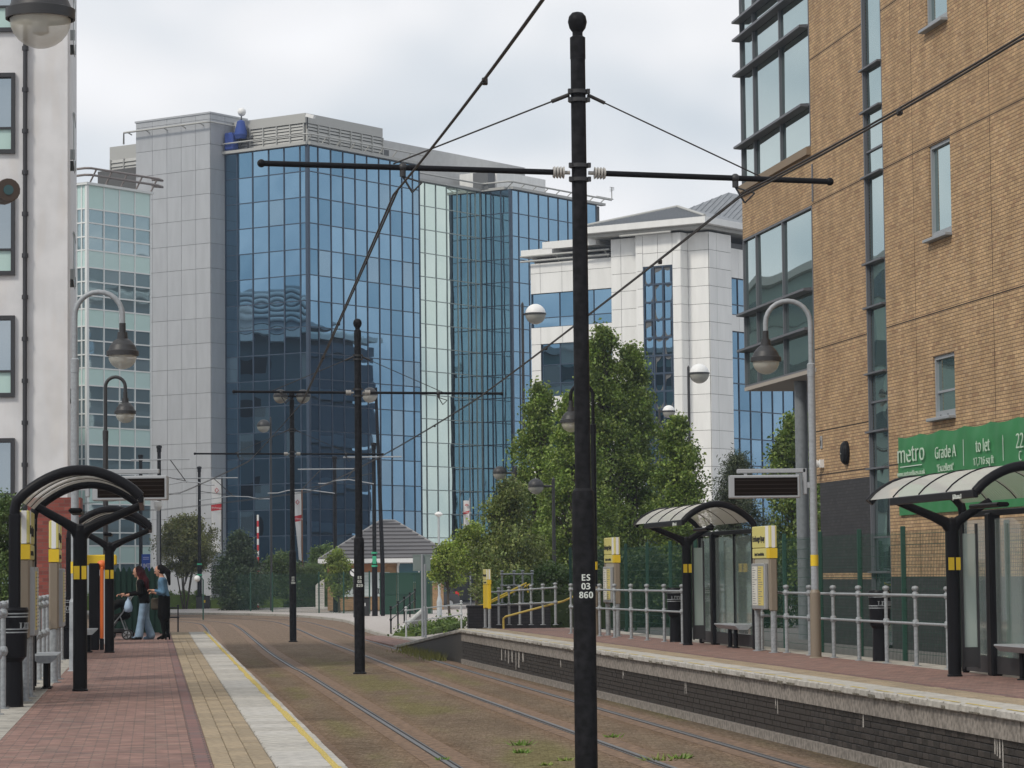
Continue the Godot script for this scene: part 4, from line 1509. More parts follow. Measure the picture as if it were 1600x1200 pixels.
func build_kiosk() -> void:
	var b := thing("brick_bungalow", "low brick building with a grey tiled hipped roof beside the green screened yard", "building", Vector3(-7.9, 0, -175), 0.03)
	var g := G.new()
	g.box(Vector3(0, 1.7, 0), Vector3(7.0, 3.0, 9.0))
	part("wall", g, bricks(2.7, 1.2, brick_image(256, 256, 12, 16, [lin(0.40, 0.24, 0.12), lin(0.36, 0.21, 0.10)], lin(0.25, 0.2, 0.15), 1, 2, 9)), b)
	g = G.new()
	g.box(Vector3(-1.4, 2.75, 4.53), Vector3(2.6, 0.5, 0.06))
	part("lintel_band", g, mat(0.38, 0.17, 0.08, 0.8), b)
	g = G.new()
	g.box(Vector3(-1.35, 1.75, 4.54), Vector3(3.2, 1.45, 0.08))
	var sg := part("sign_board", g, mat(0.66, 0.72, 0.72, 0.6), b)
	text("lettering", "Nich     y", 0.42, M.ink, sg, Transform3D(Basis(), Vector3(-1.35, 1.95, 4.6)), 1.1, "Droid Serif")
	text("lettering", "Vis      r", 0.42, M.ink, sg, Transform3D(Basis(), Vector3(-1.35, 1.4, 4.6)), 1.1, "Droid Serif")
	g = G.new()
	g.box(Vector3(2.05, 2.45, 4.53), Vector3(2.7, 1.25, 0.08))
	var wn := part("window", g, M.white_frame, b)
	g = G.new()
	for x in [1.4, 2.65]:
		g.box(Vector3(x, 2.45, 4.56), Vector3(1.15, 1.1, 0.06))
	part("pane", g, mat(0.05, 0.13, 0.16, 0.1), wn)
	g = G.new()
	var ev := 3.3
	var c := [Vector3(-3.95, ev, 5.4), Vector3(4.3, ev, 5.4), Vector3(4.3, ev, -5.4), Vector3(-3.95, ev, -5.4)]
	var r0 := Vector3(-0.35, 5.65, 0.6)
	var r1 := Vector3(0.55, 5.65, -0.6)
	g.flat4(c[0], c[1], r1, r0)
	g.flat4(c[2], c[3], r0, r1)
	g.flat3(c[1], c[2], r1)
	g.flat3(c[3], c[0], r0)
	var rf := part("roof", g, M.slate, b)
	# courses of tiles on the slope that faces the stop
	for k in 10:
		var t := k / 10.0
		var t2 := (k + 1) / 10.0
		var q := G.new()
		var a0: Vector3 = c[0].lerp(r0, t) + Vector3(0.03, 0.09, 0.03)
		var a1: Vector3 = c[1].lerp(r1, t) + Vector3(-0.03, 0.09, 0.03)
		var b1: Vector3 = c[1].lerp(r1, t2) + Vector3(0, 0.012, 0)
		var b0: Vector3 = c[0].lerp(r0, t2) + Vector3(0, 0.012, 0)
		q.flat4(a0, a1, b1, b0)
		q.flat4(a0 - Vector3(0, 0.09, 0.02), a1 - Vector3(0, 0.09, 0.02), a1, a0)
		part("tile_course", q, M.slate, rf)
	g = G.new()
	g.bar(c[0], r0, 0.09, 6)
	g.bar(c[1], r1, 0.09, 6)
	g.bar(r0, r1, 0.1, 6)
	part("hip_tile", g, mat(0.24, 0.235, 0.235, 0.7), rf)
	g = G.new()
	g.box(Vector3(0.17, ev - 0.12, 5.42), Vector3(8.4, 0.24, 0.1))
	g.box(Vector3(-3.95, ev - 0.12, 0), Vector3(0.1, 0.24, 10.7))
	g.box(Vector3(0.17, ev - 0.26, 4.95), Vector3(8.2, 0.04, 0.9))
	part("gutter", g, M.white, b)
	g = G.new()
	g.tube([Vector3(0.85, ev - 0.2, 5.4), Vector3(0.75, ev - 0.5, 4.7), Vector3(0.75, 0.2, 4.62)], 0.07, 6)
	part("downpipe", g, M.white, b)

# ------------------------------------------------------------------ masts and overhead line
func mast(label: String, at: Vector3, turn: float, la: float, ra: float, tilt: float, code: Array, top := 8.26) -> Node3D:
	var m := thing("overhead_line_mast", label, "mast", at, turn, "black masts between the tracks")
	var g := G.new()
	g.lathe(Vector3(), [[0.16, 0], [0.16, 0.03], [0.122, 0.05], [0.122, 3.08], [0.112, 3.16], [0.088, 3.19]], 20)
	part("sleeve", g, M.black2, m)
	g = G.new()
	g.lathe(Vector3(), [[0.086, 3.18], [0.08, top - 0.45], [0.084, top - 0.45], [0.084, top - 0.22], [0.056, top - 0.2], [0.056, top - 0.15]], 20)
	part("shaft", g, M.black2, m)
	g = G.new()
	g.lathe(Vector3(0, top - 0.16, 0), [[0.056, 0], [0.088, 0.045], [0.104, 0.11], [0.092, 0.17], [0.058, 0.21], [0.0, 0.225]], 18, true)
	part("finial", g, M.black2, m)
	for h in [7.36, 7.45, 6.5, 6.65]:
		g = G.new()
		g.lathe(Vector3(), [[0.08, h - 0.02], [0.105, h - 0.02], [0.105, h + 0.02], [0.08, h + 0.02]], 16)
		for s in [-1.0, 1.0]:
			g.box(Vector3(0.1 * s, h, 0.05), Vector3(0.035, 0.05, 0.05))
		part("clamp_band", g, M.iron, m)
	for s in [-1.0, 1.0]:
		var ln := la if s < 0 else ra
		if ln <= 0: continue
		var ey: float = 6.575 + (-tilt * s)
		var e := Vector3(s * ln, ey, 0)
		var r := Vector3(s * 0.1, 6.575, 0)
		var d := (e - r).normalized()
		g = G.new()
		g.tube([r + d * 0.18, e], 0.032, 10)
		g.ball(e, 0.045, 8)
		part("bracket_arm", g, M.black, m)
		g = G.new()
		g.tube([r, r + d * 0.2], 0.022, 8)
		for k in 4:
			g.tube([r + d * (0.065 + 0.033 * k), r + d * (0.085 + 0.033 * k)], [0.068, 0.055], 14)
		part("insulator", g, M.porcelain, m)
		g = G.new()
		var tie := Vector3(s * minf(ln * 0.72, 2.0), lerpf(6.6, ey + 0.03, 0.7), 0)
		g.bar(Vector3(s * 0.1, 7.42, 0), tie, 0.009, 6)
		g.tube([Vector3(s * 0.1, 7.42, 0), Vector3(s * 0.1, 7.42, 0).lerp(tie, 0.1)], 0.022, 6)
		part("stay", g, M.wire, m)
		# dropper and steady arm that hold the wire
		var rp := Vector3(s * minf(ln * 0.62, 1.9), lerpf(6.575, ey, 0.6), 0)
		g = G.new()
		g.ball(rp, 0.05, 8)
		g.tube([rp, rp + Vector3(0.0, -0.1, 0)], 0.035, 8)
		g.bar(rp + Vector3(0, -0.1, 0), rp + Vector3(0.1, -0.27, 0), 0.012, 5)
		g.bar(rp + Vector3(0, -0.1, 0), rp + Vector3(0.2, -0.17, 0.05), 0.010, 5)
		g.bar(rp + Vector3(0.2, -0.17, 0.05), rp + Vector3(0.1, -0.27, 0), 0.010, 5)
		part("dropper", g, M.iron, m)
	for k in code.size():
		text("lettering", code[k], 0.066, M.letters, m, Transform3D(Basis(), Vector3(0, 2.24 - 0.092 * k, 0.116)), 1.0, "Droid Sans", true)
	return m

func wire(label: String, pts: Array, fit: Array) -> void:
	var w := thing("overhead_wire", label, "wire")
	for k in 2:
		var g := G.new()
		var q := []
		for i in pts.size() - 1:
			var a: Vector3 = pts[i]
			var b: Vector3 = pts[i + 1]
			for j in 8:
				var t := j / 8.0
				q.append(a.lerp(b, t) + Vector3(0.05 * k, 0.055 * k - 0.10 * 4 * t * (1 - t) * 0.35, 0))
		q.append(pts[-1])
		g.tube(q, 0.011, 6)
		part("conductor", g, M.wire, w)
	for f in fit:
		var g := G.new()
		for i in pts.size() - 1:
			if -pts[i].z <= f and -pts[i + 1].z >= f:
				var t: float = (f + pts[i].z) / (pts[i].z - pts[i + 1].z)
				g.cbox(pts[i].lerp(pts[i + 1], t) + Vector3(0.02, -0.03, 0), Vector3(0.05, 0.055, 0.08), 0.008)
		part("clamp", g, M.wire, w)

func build_masts() -> void:
	mast("nearest and tallest black mast, numbered ES 03 860, in front of the far platform", Vector3(0.745, 0, -30), LT, 3.4, 2.75, 0.075, ["ES", "03", "860"])
	mast("black mast numbered 820 standing in the track bed before the blue glass", Vector3(-3.62, 0, -66), LT, 2.9, 3.4, 0.03, ["ES", "03", "820"])
	var m3 := mast("black mast carrying two globe lamps above its arms", Vector3(-7.745, 0, -98.8), LT + 0.04, 3.4, 3.2, 0.02, ["ES", "03", "780"], 8.7)
	var g := G.new()
	for s in [-1.0, 1.0]:
		g.bar(Vector3(0, 8.6, 0), Vector3(s * 0.2, 8.6, 0), 0.035, 6)
	part("lamp_bracket", g, M.black, m3)
	for s in [-1.0, 1.0]:
		globe(m3, Vector3(s * 0.4, 8.6, 0), 0.25)
	wire("pair of overhead wires above the near platform's track, crossing the blue tower", [Vector3(3.0, 6.46, -2), Vector3(2.08, 6.45, -8), Vector3(0.28, 6.43, -19.9), Vector3(-1.25, 6.36, -30), Vector3(-4.95, 6.34, -66), Vector3(-9.3, 6.3, -98.8), Vector3(-16.0, 6.3, -135), Vector3(-27, 6.3, -160), Vector3(-50, 6.3, -175)], [23.2, 45.0, 52.0, 84.0])
	wire("pair of overhead wires above the far platform's track, crossing the brick building", [Vector3(7.6, 6.45, -2), Vector3(6.65, 6.45, -8), Vector3(4.0, 6.42, -21.9), Vector3(2.46, 6.29, -30), Vector3(-0.9, 6.34, -66), Vector3(-4.9, 6.3, -98.8), Vector3(-9.8, 6.3, -135), Vector3(-21, 6.3, -168), Vector3(-50, 6.3, -183)], [24.8, 36.0, 44.0, 50.0, 76.0])
	# plainer masts beyond the bend
	var far := [
		["slim black mast at the bend in front of the low brick building's left end", Vector3(-10.63, 0, -168), 9.4, 4.0],
		["black mast with a green band beside the green screened yard", Vector3(-7.48, 0, -151.5), 9.4, 3.0],
		["black mast before the grey tower, with long pale bracket arms and a green band", Vector3(-20.5, 0, -184), 9.5, 4.6],
		["black mast behind the passenger display, taller of two", Vector3(-19.1, 0, -152), 9.4, 3.0],
		["black mast behind the passenger display, shorter of two", Vector3(-21.55, 0, -163), 9.4, 0.0]]
	for k in far.size():
		var f: Array = far[k]
		var m := thing("line_side_mast", f[0], "mast", f[1], 0.0, "masts around the bend")
		var t: float = f[2]
		g = G.new()
		g.lathe(Vector3(), [[0.155, 0], [0.145, 3.0], [0.11, 3.08], [0.10, t - 0.35], [0.125, t - 0.33], [0.125, t - 0.15], [0.155, t - 0.12], [0.15, t], [0.0, t + 0.04]], 14)
		part("shaft", g, M.black2, m)
		if f[3] > 0.0:
			var l: float = f[3]
			var sd := 1.0 if k == 2 or k == 3 else -1.0
			g = G.new()
			g.tube([Vector3(-1.5 * sd, t - 0.75, 0.1), Vector3(l * 0.55 * sd, t - 0.75, 0.1)], 0.038, 8)
			part("bracket_arm", g, M.lamp_grey, m)
			g = G.new()
			g.tube([Vector3(0, t - 2.2, 0.1), Vector3(l * 0.45 * sd, t - 1.95, 0.1), Vector3(l * 0.7 * sd, t - 2.0, 0.1), Vector3(l * 0.85 * sd, t - 2.15, 0.1), Vector3(l * sd, t - 2.15, 0.1)], 0.032, 6)
			part("steady_arm", g, M.lamp_grey, m)
			g = G.new()
			g.bar(Vector3(l * 0.2 * sd, t - 0.75, 0.1), Vector3(l * 0.5 * sd, t - 2.0, 0.1), 0.025, 5)
			g.bar(Vector3(0, t - 1.6, 0), Vector3(l * 0.6 * sd, t - 2.0, 0.1), 0.02, 5)
			part("stay", g, M.wire, m)
		if k == 1 or k == 2:
			g = G.new()
			for h in [2.75, 3.45] if k == 1 else [2.4, 3.1]:
				g.lathe(Vector3(), [[0.1, h], [0.17, h], [0.17, h + 0.1], [0.1, h + 0.1]], 12)
			part("green_band", g, M.bright_green, m)
		if k == 1:
			g = G.new()
			g.cbox(Vector3(0, 3.12, 0.17), Vector3(0.22, 0.42, 0.03), 0.02)
			part("number_plate", g, M.bright_green, m)
	var pr := thing("back_stay_post", "slim black lamp column with a globe, leaning beside the green-banded mast", "street lamp", Vector3(-7.05, 0, -151.4))
	g = G.new()
	g.tube([Vector3(0, 0, 0), Vector3(0, 3.0, 0), Vector3(-0.3, 12.4, -0.2)], [0.12, 0.12, 0.08], 10)
	part("shaft", g, M.black2, pr)
	globe(pr, Vector3(-0.62, 12.0, -0.2), 0.42)

func globe(parent: Node, c: Vector3, r: float, cap_dark := true) -> void:
	var g := G.new()
	var p := []
	for i in 7:
		var a := PI / 2 * i / 6
		p.append([r * cos(a), r * sin(a)])
	g.lathe(c, p, 18, true)
	part("lamp_cap", g, M.iron if cap_dark else M.white, parent)
	g = G.new()
	p = []
	for i in 7:
		var a := -PI / 2 + PI / 2 * i / 6
		p.append([r * cos(a), r * sin(a)])
	g.lathe(c, p, 18, true)
	part("lamp_bowl", g, mat(0.34, 0.34, 0.31, 0.15), parent)
	g = G.new()
	g.lathe(c, [[r, -0.03], [r * 1.05, -0.03], [r * 1.05, 0.05], [r, 0.05]], 18)
	part("lamp_ring", g, M.iron, parent)

# ------------------------------------------------------------------ shelters
func arch_pts(sg: float, z: float, lift := 0.0, n := 16) -> Array:
	var o := []
	var ro := 0.55 if sg > 0 else 0.64
	o.append(Vector3(sg * ro, 2.02 + lift, z))
	o.append(Vector3(sg * ro, 2.18 + lift, z))
	for i in n + 1:
		var t := float(i) / n
		o.append(Vector3(sg * lerpf(ro - 0.02, -0.76, t), 2.27 + 0.05 * t + 0.33 * pow(sin(PI * t), 0.8), z) + Vector3(0, lift, 0))
	return o

func shelter(label: String, at: Vector3, turn: float, sg: float) -> void:
	var s := thing("platform_shelter", label, "shelter", at, turn, "barrel-roofed tram shelters")
	var zn := 3.5   # the end towards the photographer
	var zf := -1.3
	var ro := 0.55 if sg > 0 else 0.64
	var g := G.new()
	g.lathe(Vector3(), [[0.1, 0], [0.1, 0.02], [0.088, 0.03], [0.088, 2.0], [0.07, 2.06], [0.0, 2.09]], 18)
	part("post", g, M.black, s)
	g = G.new()
	for q in [[-0.042, 0.075], [0.05, 0.06]]:
		g.box(Vector3(q[0], 1.475, 0.082), Vector3(q[1], 0.165, 0.016))
	part("yellow_plate", g, M.yellow, s)
	for e in [-0.74, 0.53]:
		g = G.new()
		g.tube([Vector3(0, 1.9, 0), Vector3(sg * e * 0.12, 2.02, 0), Vector3(sg * e * 0.35, 2.1, 0), Vector3(sg * e, 2.3, 0)], [0.08, 0.075, 0.06, 0.05], 10)
		part("arm", g, M.black, s)
	for z in [zn, zf]:
		g = G.new()
		if z > 0:
			g.cbox(Vector3(sg * ro, 1.07, z), Vector3(0.13, 2.14, 0.13), 0.02)
		else:
			g.cbox(Vector3(sg * ro, 1.07, z), Vector3(0.10, 2.14, 0.10), 0.02)
		part("rear_leg", g, M.black, s)
		g = G.new()
		g.tube(arch_pts(sg, z), 0.06, 12)
		part("arch", g, M.black, s)
	g = G.new()
	g.cbox(Vector3(sg * ro, 1.07, 0.0), Vector3(0.16, 2.14, 0.2), 0.02)
	part("rear_leg", g, M.black, s)
	# translucent roof in bays with thin ribs
	var bays := 4
	for k in bays:
		var z0 := lerpf(zn, zf, float(k) / bays)
		var z1 := lerpf(zn, zf, float(k + 1) / bays)
		var a := arch_pts(sg, z0, 0.03)
		var b := arch_pts(sg, z1, 0.03)
		g = G.new()
		for i in range(2, a.size() - 1):
			g.flat4(a[i], a[i + 1], b[i + 1], b[i])
		var rp := part("roof_panel", g, M.poly, s)
		g = G.new()
		for i in (12 if sg > 0 else 0):  # the ribbing of the sheet
			var z := lerpf(z0, z1, (i + 0.5) / 12)
			g.tube(arch_pts(sg, z, 0.032, 8).slice(2), 0.003, 3, false)
		if sg > 0:
			part("corrugation", g, M.poly, rp)
		if k > 0:
			g = G.new()
			g.tube(arch_pts(sg, z0, 0.035).slice(2), 0.014, 6)
			part("roof_rib", g, M.black, s)
	g = G.new()
	g.cbox(Vector3(-sg * 0.77, 2.30, (zn + zf) / 2 + 0.6), Vector3(0.06, 0.10, zn - zf - 1.1), 0.01)
	part("front_beam", g, M.black, s)
	g = G.new()
	g.cbox(Vector3(sg * ro, 2.14, (zn + zf) / 2), Vector3(0.08, 0.08, zn - zf), 0.01)
	part("rear_beam", g, M.black, s)
	text("lettering", "JCDecaux 1", 0.055, M.letters, s, Transform3D(Basis(Vector3(0, 0, sg), Vector3.UP, Vector3(-sg, 0, 0)), Vector3(-sg * 0.805, 2.28, 2.9)), 0.9)
	g = G.new()
	g.cbox(Vector3(0, 2.2, 1.6), Vector3(0.16, 0.06, 1.2), 0.02)
	part("light_fitting", g, M.black, s)
	# back glazing and the screen beside the post
	for q in [[zn - 0.07, 1.8], [1.78, 0.12], [-0.12, zf + 0.07]]:
		g = G.new()
		g.box(Vector3(sg * ro, 1.16, (q[0] + q[1]) / 2), Vector3(0.012, 1.8, absf(q[1] - q[0])))
		part("glass_pane", g, M.clear, s)
		g = G.new()
		g.box(Vector3(sg * ro, 0.14, (q[0] + q[1]) / 2), Vector3(0.03, 0.22, absf(q[1] - q[0])))
		part("kick_plate", g, M.iron, s)
	g = G.new()
	g.box(Vector3(sg * ro, 1.07, 1.79), Vector3(0.05, 2.1, 0.05))
	part("mullion", g, M.black, s)
	if sg < 0:
		return
	g = G.new()
	g.cbox(Vector3(sg * 0.23, 1.12, -0.02), Vector3(0.19, 1.5, 0.02), 0.008)
	part("poster_glass", g, M.scratched, s)
	g = G.new()
	for x in [0.125, 0.335]:
		g.box(Vector3(sg * x, 1.05, -0.02), Vector3(0.03, 1.9, 0.05))
	g.box(Vector3(sg * 0.23, 0.25, -0.02), Vector3(0.19, 0.26, 0.05))
	part("poster_frame", g, M.iron, s)

func build_shelters() -> void:
	var h := 0.886
	var P := func(side: int, x: float, s: float) -> Vector3:
		var t: float = LT if side == 0 else RT
		var x0: float = 1.44 if side == 0 else 8.78
		return Vector3(x0 + x * cos(t) - s * sin(t), h, -(s * cos(t)) - x * sin(t))
	shelter("black barrel-roofed shelter nearest on the red-paved platform with the yellow line", P.call(0, -2.33, 35.9), LT, -1.0)
	shelter("black barrel-roofed shelter farther along the red-paved platform, beside the ticket machine", P.call(0, -2.24, 54.0), LT, -1.0)
	shelter("black barrel-roofed shelter below the green letting banner", P.call(1, 2.18, 37.16), RT, 1.0)
	shelter("black barrel-roofed shelter in front of the columnar trees", P.call(1, 2.18, 54.67), RT, 1.0)
	var seats := [[0, -2.78, 37.0, "perch bench inside the nearest shelter, left platform"], [0, -2.64, 54.7, "perch bench by the second shelter's post, near the ticket machine"], [1, 2.57, 52.4, "perch bench in the shelter in front of the columnar trees"], [1, 2.6, 35.4, "perch bench in the shelter below the green banner"]]
	for q in seats:
		var b := thing("perch_bench", q[3], "bench", P.call(q[0], q[1], q[2]), LT if q[0] == 0 else RT, "narrow grey perch benches")
		var g := G.new()
		g.prism([Vector2(-0.16, 0.42), Vector2(-0.08, 0.345), Vector2(0.08, 0.345), Vector2(0.16, 0.42), Vector2(0.155, 0.44), Vector2(-0.155, 0.44)], -0.9, 0.9)
		part("seat", g, M.lamp_grey, b)
		for z in [-0.25, 0.25]:
			g = G.new()
			g.lathe(Vector3(0, 0, z), [[0.07, 0], [0.07, 0.015], [0.038, 0.02], [0.038, 0.35]], 12)
			part("leg", g, M.black, b)

# ------------------------------------------------------------------ platform furniture
func place(side: int, x: float, s: float, h := 0.886) -> Vector3:
	var t: float = LT if side == 0 else RT
	var x0: float = 1.44 if side == 0 else 8.78
	return Vector3(x0 + x * cos(t) - s * sin(t), h, -(s * cos(t)) - x * sin(t))

func crook_lamp(label: String, at: Vector3, reach: float, upper: Material, lower: Material, tall := 5.45) -> Node3D:
	var l := thing("crook_lamp_post", label, "street lamp", at, 0.0, "shepherd's crook platform lamps")
	var g := G.new()
	g.lathe(Vector3(), [[0.12, 0], [0.088, 0.02], [0.085, 1.05], [0.062, 1.1]], 16)
	part("sleeve", g, lower, l)
	g = G.new()
	g.lathe(Vector3(), [[0.06, 1.08], [0.06, 4.55], [0.066, 4.55], [0.066, 4.75], [0.042, 4.77]], 16)
	part("shaft", g, upper, l)
	g = G.new()
	g.lathe(Vector3(), [[0.0621, 1.48], [0.064, 1.48], [0.064, 1.66], [0.0621, 1.66]], 16)
	part("yellow_band", g, M.yellow, l)
	g = G.new()
	var r := absf(reach) / 2
	var pts := [Vector3(0, 4.7, 0)]
	for i in 13:
		var a := PI * i / 12
		pts.append(Vector3(reach / 2 - cos(a) * reach / 2, tall + sin(a) * r, 0))
	pts.append(Vector3(reach, tall - 0.12, 0))
	g.tube(pts, 0.04, 10)
	part("crook", g, upper, l)
	var c := Vector3(reach, tall - 0.12, 0)
	g = G.new()
	g.lathe(c, [[0.0, 0.0], [0.05, 0.0], [0.05, -0.14], [0.075, -0.14], [0.08, -0.24], [0.1, -0.26]].map(func(p: Array) -> Array: return [p[0], p[1]]), 16)
	g.lathe(c, [[0.235, -0.5], [0.25, -0.5], [0.25, -0.43], [0.225, -0.42], [0.19, -0.34], [0.13, -0.27], [0.085, -0.24], [0.0, -0.23]], 20)
	part("lamp_housing", g, M.iron, l)
	g = G.new()
	var p := []
	for i in 7:
		var a := -PI / 2 + PI / 2 * i / 6
		p.append([0.22 * cos(a), 0.21 * sin(a) - 0.5])
	g.lathe(c, p, 20, true)
	part("lamp_bowl", g, M.lens, l)
	g = G.new()
	g.lathe(c, [[0.0, -0.62], [0.06, -0.6], [0.06, -0.5], [0.2, -0.48]], 12)
	part("reflector", g, M.alu, l)
	return l

func display(label: String, at: Vector3, post_x: float) -> void:  # hung panel, facing the photographer; at is the panel's centre
	var d := thing("passenger_display", label, "display")
	d.position = at
	var g := G.new()
	g.cbox(Vector3(), Vector3(1.15, 0.375, 0.2), 0.015)
	part("casing", g, M.alu, d)
	g = G.new()
	g.box(Vector3(0.02, 0, 0.1), Vector3(1.02, 0.29, 0.012))
	var sc := part("screen", g, M.screen, d)
	g = G.new()
	for k in 4:
		g.box(Vector3(0.02, -0.1 + 0.067 * k, 0.107), Vector3(1.0, 0.012, 0.004))
	part("led_row", g, mat(0.016, 0.010, 0.006, 0.9), sc)
	var e := signf(post_x)
	g = G.new()
	g.cbox(Vector3(e * 0.12, 0.255, -0.02), Vector3(1.12, 0.07, 0.08), 0.01)
	g.cbox(Vector3(e * 0.66, 0.08, -0.02), Vector3(0.07, 0.42, 0.08), 0.01)
	g.box(Vector3((e * 0.66 + post_x) / 2, 0.02, -0.02), Vector3(absf(post_x - e * 0.66), 0.09, 0.06))
	g.box(Vector3(-e * 0.3, 0.205, -0.02), Vector3(0.05, 0.04, 0.05))
	part("hanger", g, M.alu, d)

func totem(label: String, at: Vector3, turn: float, sg: float, kind := 0) -> Node3D:
	var t := thing("information_totem", label, "information board", at, turn, "yellow-headed information totems")
	var g := G.new()
	var B := Basis(Vector3(0, 0, sg), Vector3.UP, Vector3(-sg, 0, 0))
	for z in [-0.62, 0.62]:
		g = G.new()
		g.lathe(Vector3(0, 0, z), [[0.1, 0], [0.1, 0.012], [0.055, 0.015], [0.055, 0.72]], 14)
		part("leg", g, M.silver, t)
		g = G.new()
		g.cbox(Vector3(0, 1.17, z), Vector3(0.13, 0.92, 0.12), 0.02)
		part("upright", g, M.tan if kind == 0 else M.yellow, t)
	g = G.new()
	g.cbox(Vector3(0, 1.19, 0), Vector3(0.09, 0.88, 1.14), 0.01)
	part("board", g, mat(0.36, 0.335, 0.28, 0.5) if kind == 0 else M.yellow, t)
	g = G.new()
	g.cbox(Vector3(0, 2.0, 0), Vector3(0.13, 0.38, 1.36), 0.012)
	var hd := part("name_board", g, M.pale_yellow, t)
	g = G.new()
	g.box(Vector3(-sg * 0.067, 2.0, 0.48), Vector3(0.004, 0.38, 0.22))
	g.box(Vector3(0.0, 2.0, 0.6815), Vector3(0.06, 0.38, 0.004))
	part("white_stripe", g, M.white, hd)
	g = G.new()
	g.cbox(Vector3(0, 1.715, 0), Vector3(0.128, 0.175, 1.36), 0.01)
	var zb := part("zone_board", g, M.pale_yellow, t)
	g = G.new()
	g.box(Vector3(0, 1.715, 0.56), Vector3(0.136, 0.172, 0.25))
	part("yellow_end", g, M.yellow, zb)
	text("lettering", "Exchange Quay", 0.095, M.ink, hd, Transform3D(B, Vector3(-sg * 0.068, 1.97, -0.16 * sg)), 1.0)
	text("lettering", "Zone C  towards Eccles", 0.05, M.ink, zb, Transform3D(B, Vector3(-sg * 0.068, 1.70, -0.12 * sg)), 1.0)
	if kind == 0:
		g = G.new()
		g.cbox(Vector3(-sg * 0.085, 1.14, -0.04), Vector3(0.07, 0.8, 1.0), 0.012)
		var cs := part("poster_case", g, M.alu, t)
		for k in 2:
			g = G.new()
			g.box(Vector3(-sg * 0.122, 1.15, -0.27 + 0.46 * k), Vector3(0.004, 0.68, 0.4))
			var po := part("poster", g, M.paper if k == 0 else mat(0.60, 0.5, 0.16, 0.6), cs)
			g = G.new()
			for r in 16:
				var w := rng.randf_range(0.12, 0.34)
				g.box(Vector3(-sg * 0.1245, 1.46 - 0.041 * r, -0.27 + 0.46 * k - (0.34 - w) * 0.5), Vector3(0.001, 0.012, w))
			part("printed_line", g, mat(0.16, 0.16, 0.17, 0.8), po)
	return t

func rail_post(h := 1.17) -> ArrayMesh:
	var g := G.new()
	g.lathe(Vector3(), [[0.07, 0], [0.07, 0.012], [0.032, 0.016], [0.032, h * 0.49], [0.044, h * 0.5], [0.056, h * 0.53], [0.044, h * 0.57], [0.028, h * 0.58], [0.028, h * 0.84], [0.042, h * 0.85], [0.056, h * 0.88], [0.042, h * 0.915], [0.024, h * 0.925], [0.03, h * 0.935], [0.048, h * 0.95], [0.054, h * 0.967], [0.044, h * 0.99], [0.0, h]], 14)
	return g.mesh()

func railing(label: String, pts: Array, m: Material, h := 1.17) -> void:
	var r := thing("railing", label, "railing", pts[0])
	var pm := rail_post(h)
	for k in pts.size():
		put("post", pm, m, r, Transform3D(Basis(), pts[k] - pts[0]))
	for f in [0.53, 0.88]:
		var g := G.new()
		for k in pts.size() - 1:
			g.bar(pts[k] - pts[0] + Vector3(0, h * f, 0), pts[k + 1] - pts[0] + Vector3(0, h * f, 0), 0.021, 8)
		part("rail", g, m, r)

func bin(label: String, at: Vector3, turn: float) -> void:
	var b := thing("litter_bin", label, "litter bin", at, turn, "black litter bins with silver bands")
	var g := G.new()
	g.lathe(Vector3(), [[0.13, 0], [0.12, 0.02], [0.11, 0.5], [0.15, 0.55]], 20)
	part("pedestal", g, M.black, b)
	g = G.new()
	g.lathe(Vector3(), [[0.12, 0.53], [0.155, 0.55], [0.17, 1.02], [0.178, 1.06], [0.165, 1.09], [0.14, 1.09], [0.135, 0.95], [0.0, 0.94]], 24)
	part("body", g, M.black, b)
	g = G.new()
	for h in [0.82, 0.855, 0.99, 1.025]:
		var rr: float = lerpf(0.155, 0.17, (h - 0.55) / 0.47)
		g.lathe(Vector3(), [[rr, h - 0.007], [rr + 0.004, h - 0.007], [rr + 0.004, h + 0.007], [rr, h + 0.007]], 24)
	part("silver_band", g, M.silver, b)
	for k in 6:
		var a := (k - 2.5) * 0.27
		text("lettering", "LITTER"[k], 0.07, M.silver, b, Transform3D(Basis(Vector3.UP, a), Vector3(sin(a) * 0.168, 0.89, cos(a) * 0.168)), 1.0, "Droid Serif", true)

func mesh_fence(label: String, a: Vector3, b: Vector3, posts: int, h: float) -> void:
	var f := thing("mesh_fence", label, "fence", a)
	var d := b - a
	var n := d.normalized()
	for k in posts + 1:
		var g := G.new()
		g.cbox(Vector3(0, h / 2 + 0.05, 0), Vector3(0.09, h + 0.1, 0.09), 0.01)
		part("post", g, M.green, f).position = d * k / posts
	for k in posts:
		var p0 := d * k / posts
		var p1 := d * (k + 1) / posts
		var g := G.new()
		var ln := p0.distance_to(p1)
		var bs := Basis(n, Vector3.UP, n.cross(Vector3.UP))
		var y := 0.05
		while y < h:
			g.box((p0 + p1) / 2 + Vector3(0, y, 0), Vector3(ln, 0.008, 0.008), bs)
			y += 0.2
		var x := 0.03
		while x < ln:
			g.box(p0 + n * x + Vector3(0, h / 2, 0), Vector3(0.006, h, 0.006), bs)
			x += 0.09
		part("mesh_panel", g, M.green, f)

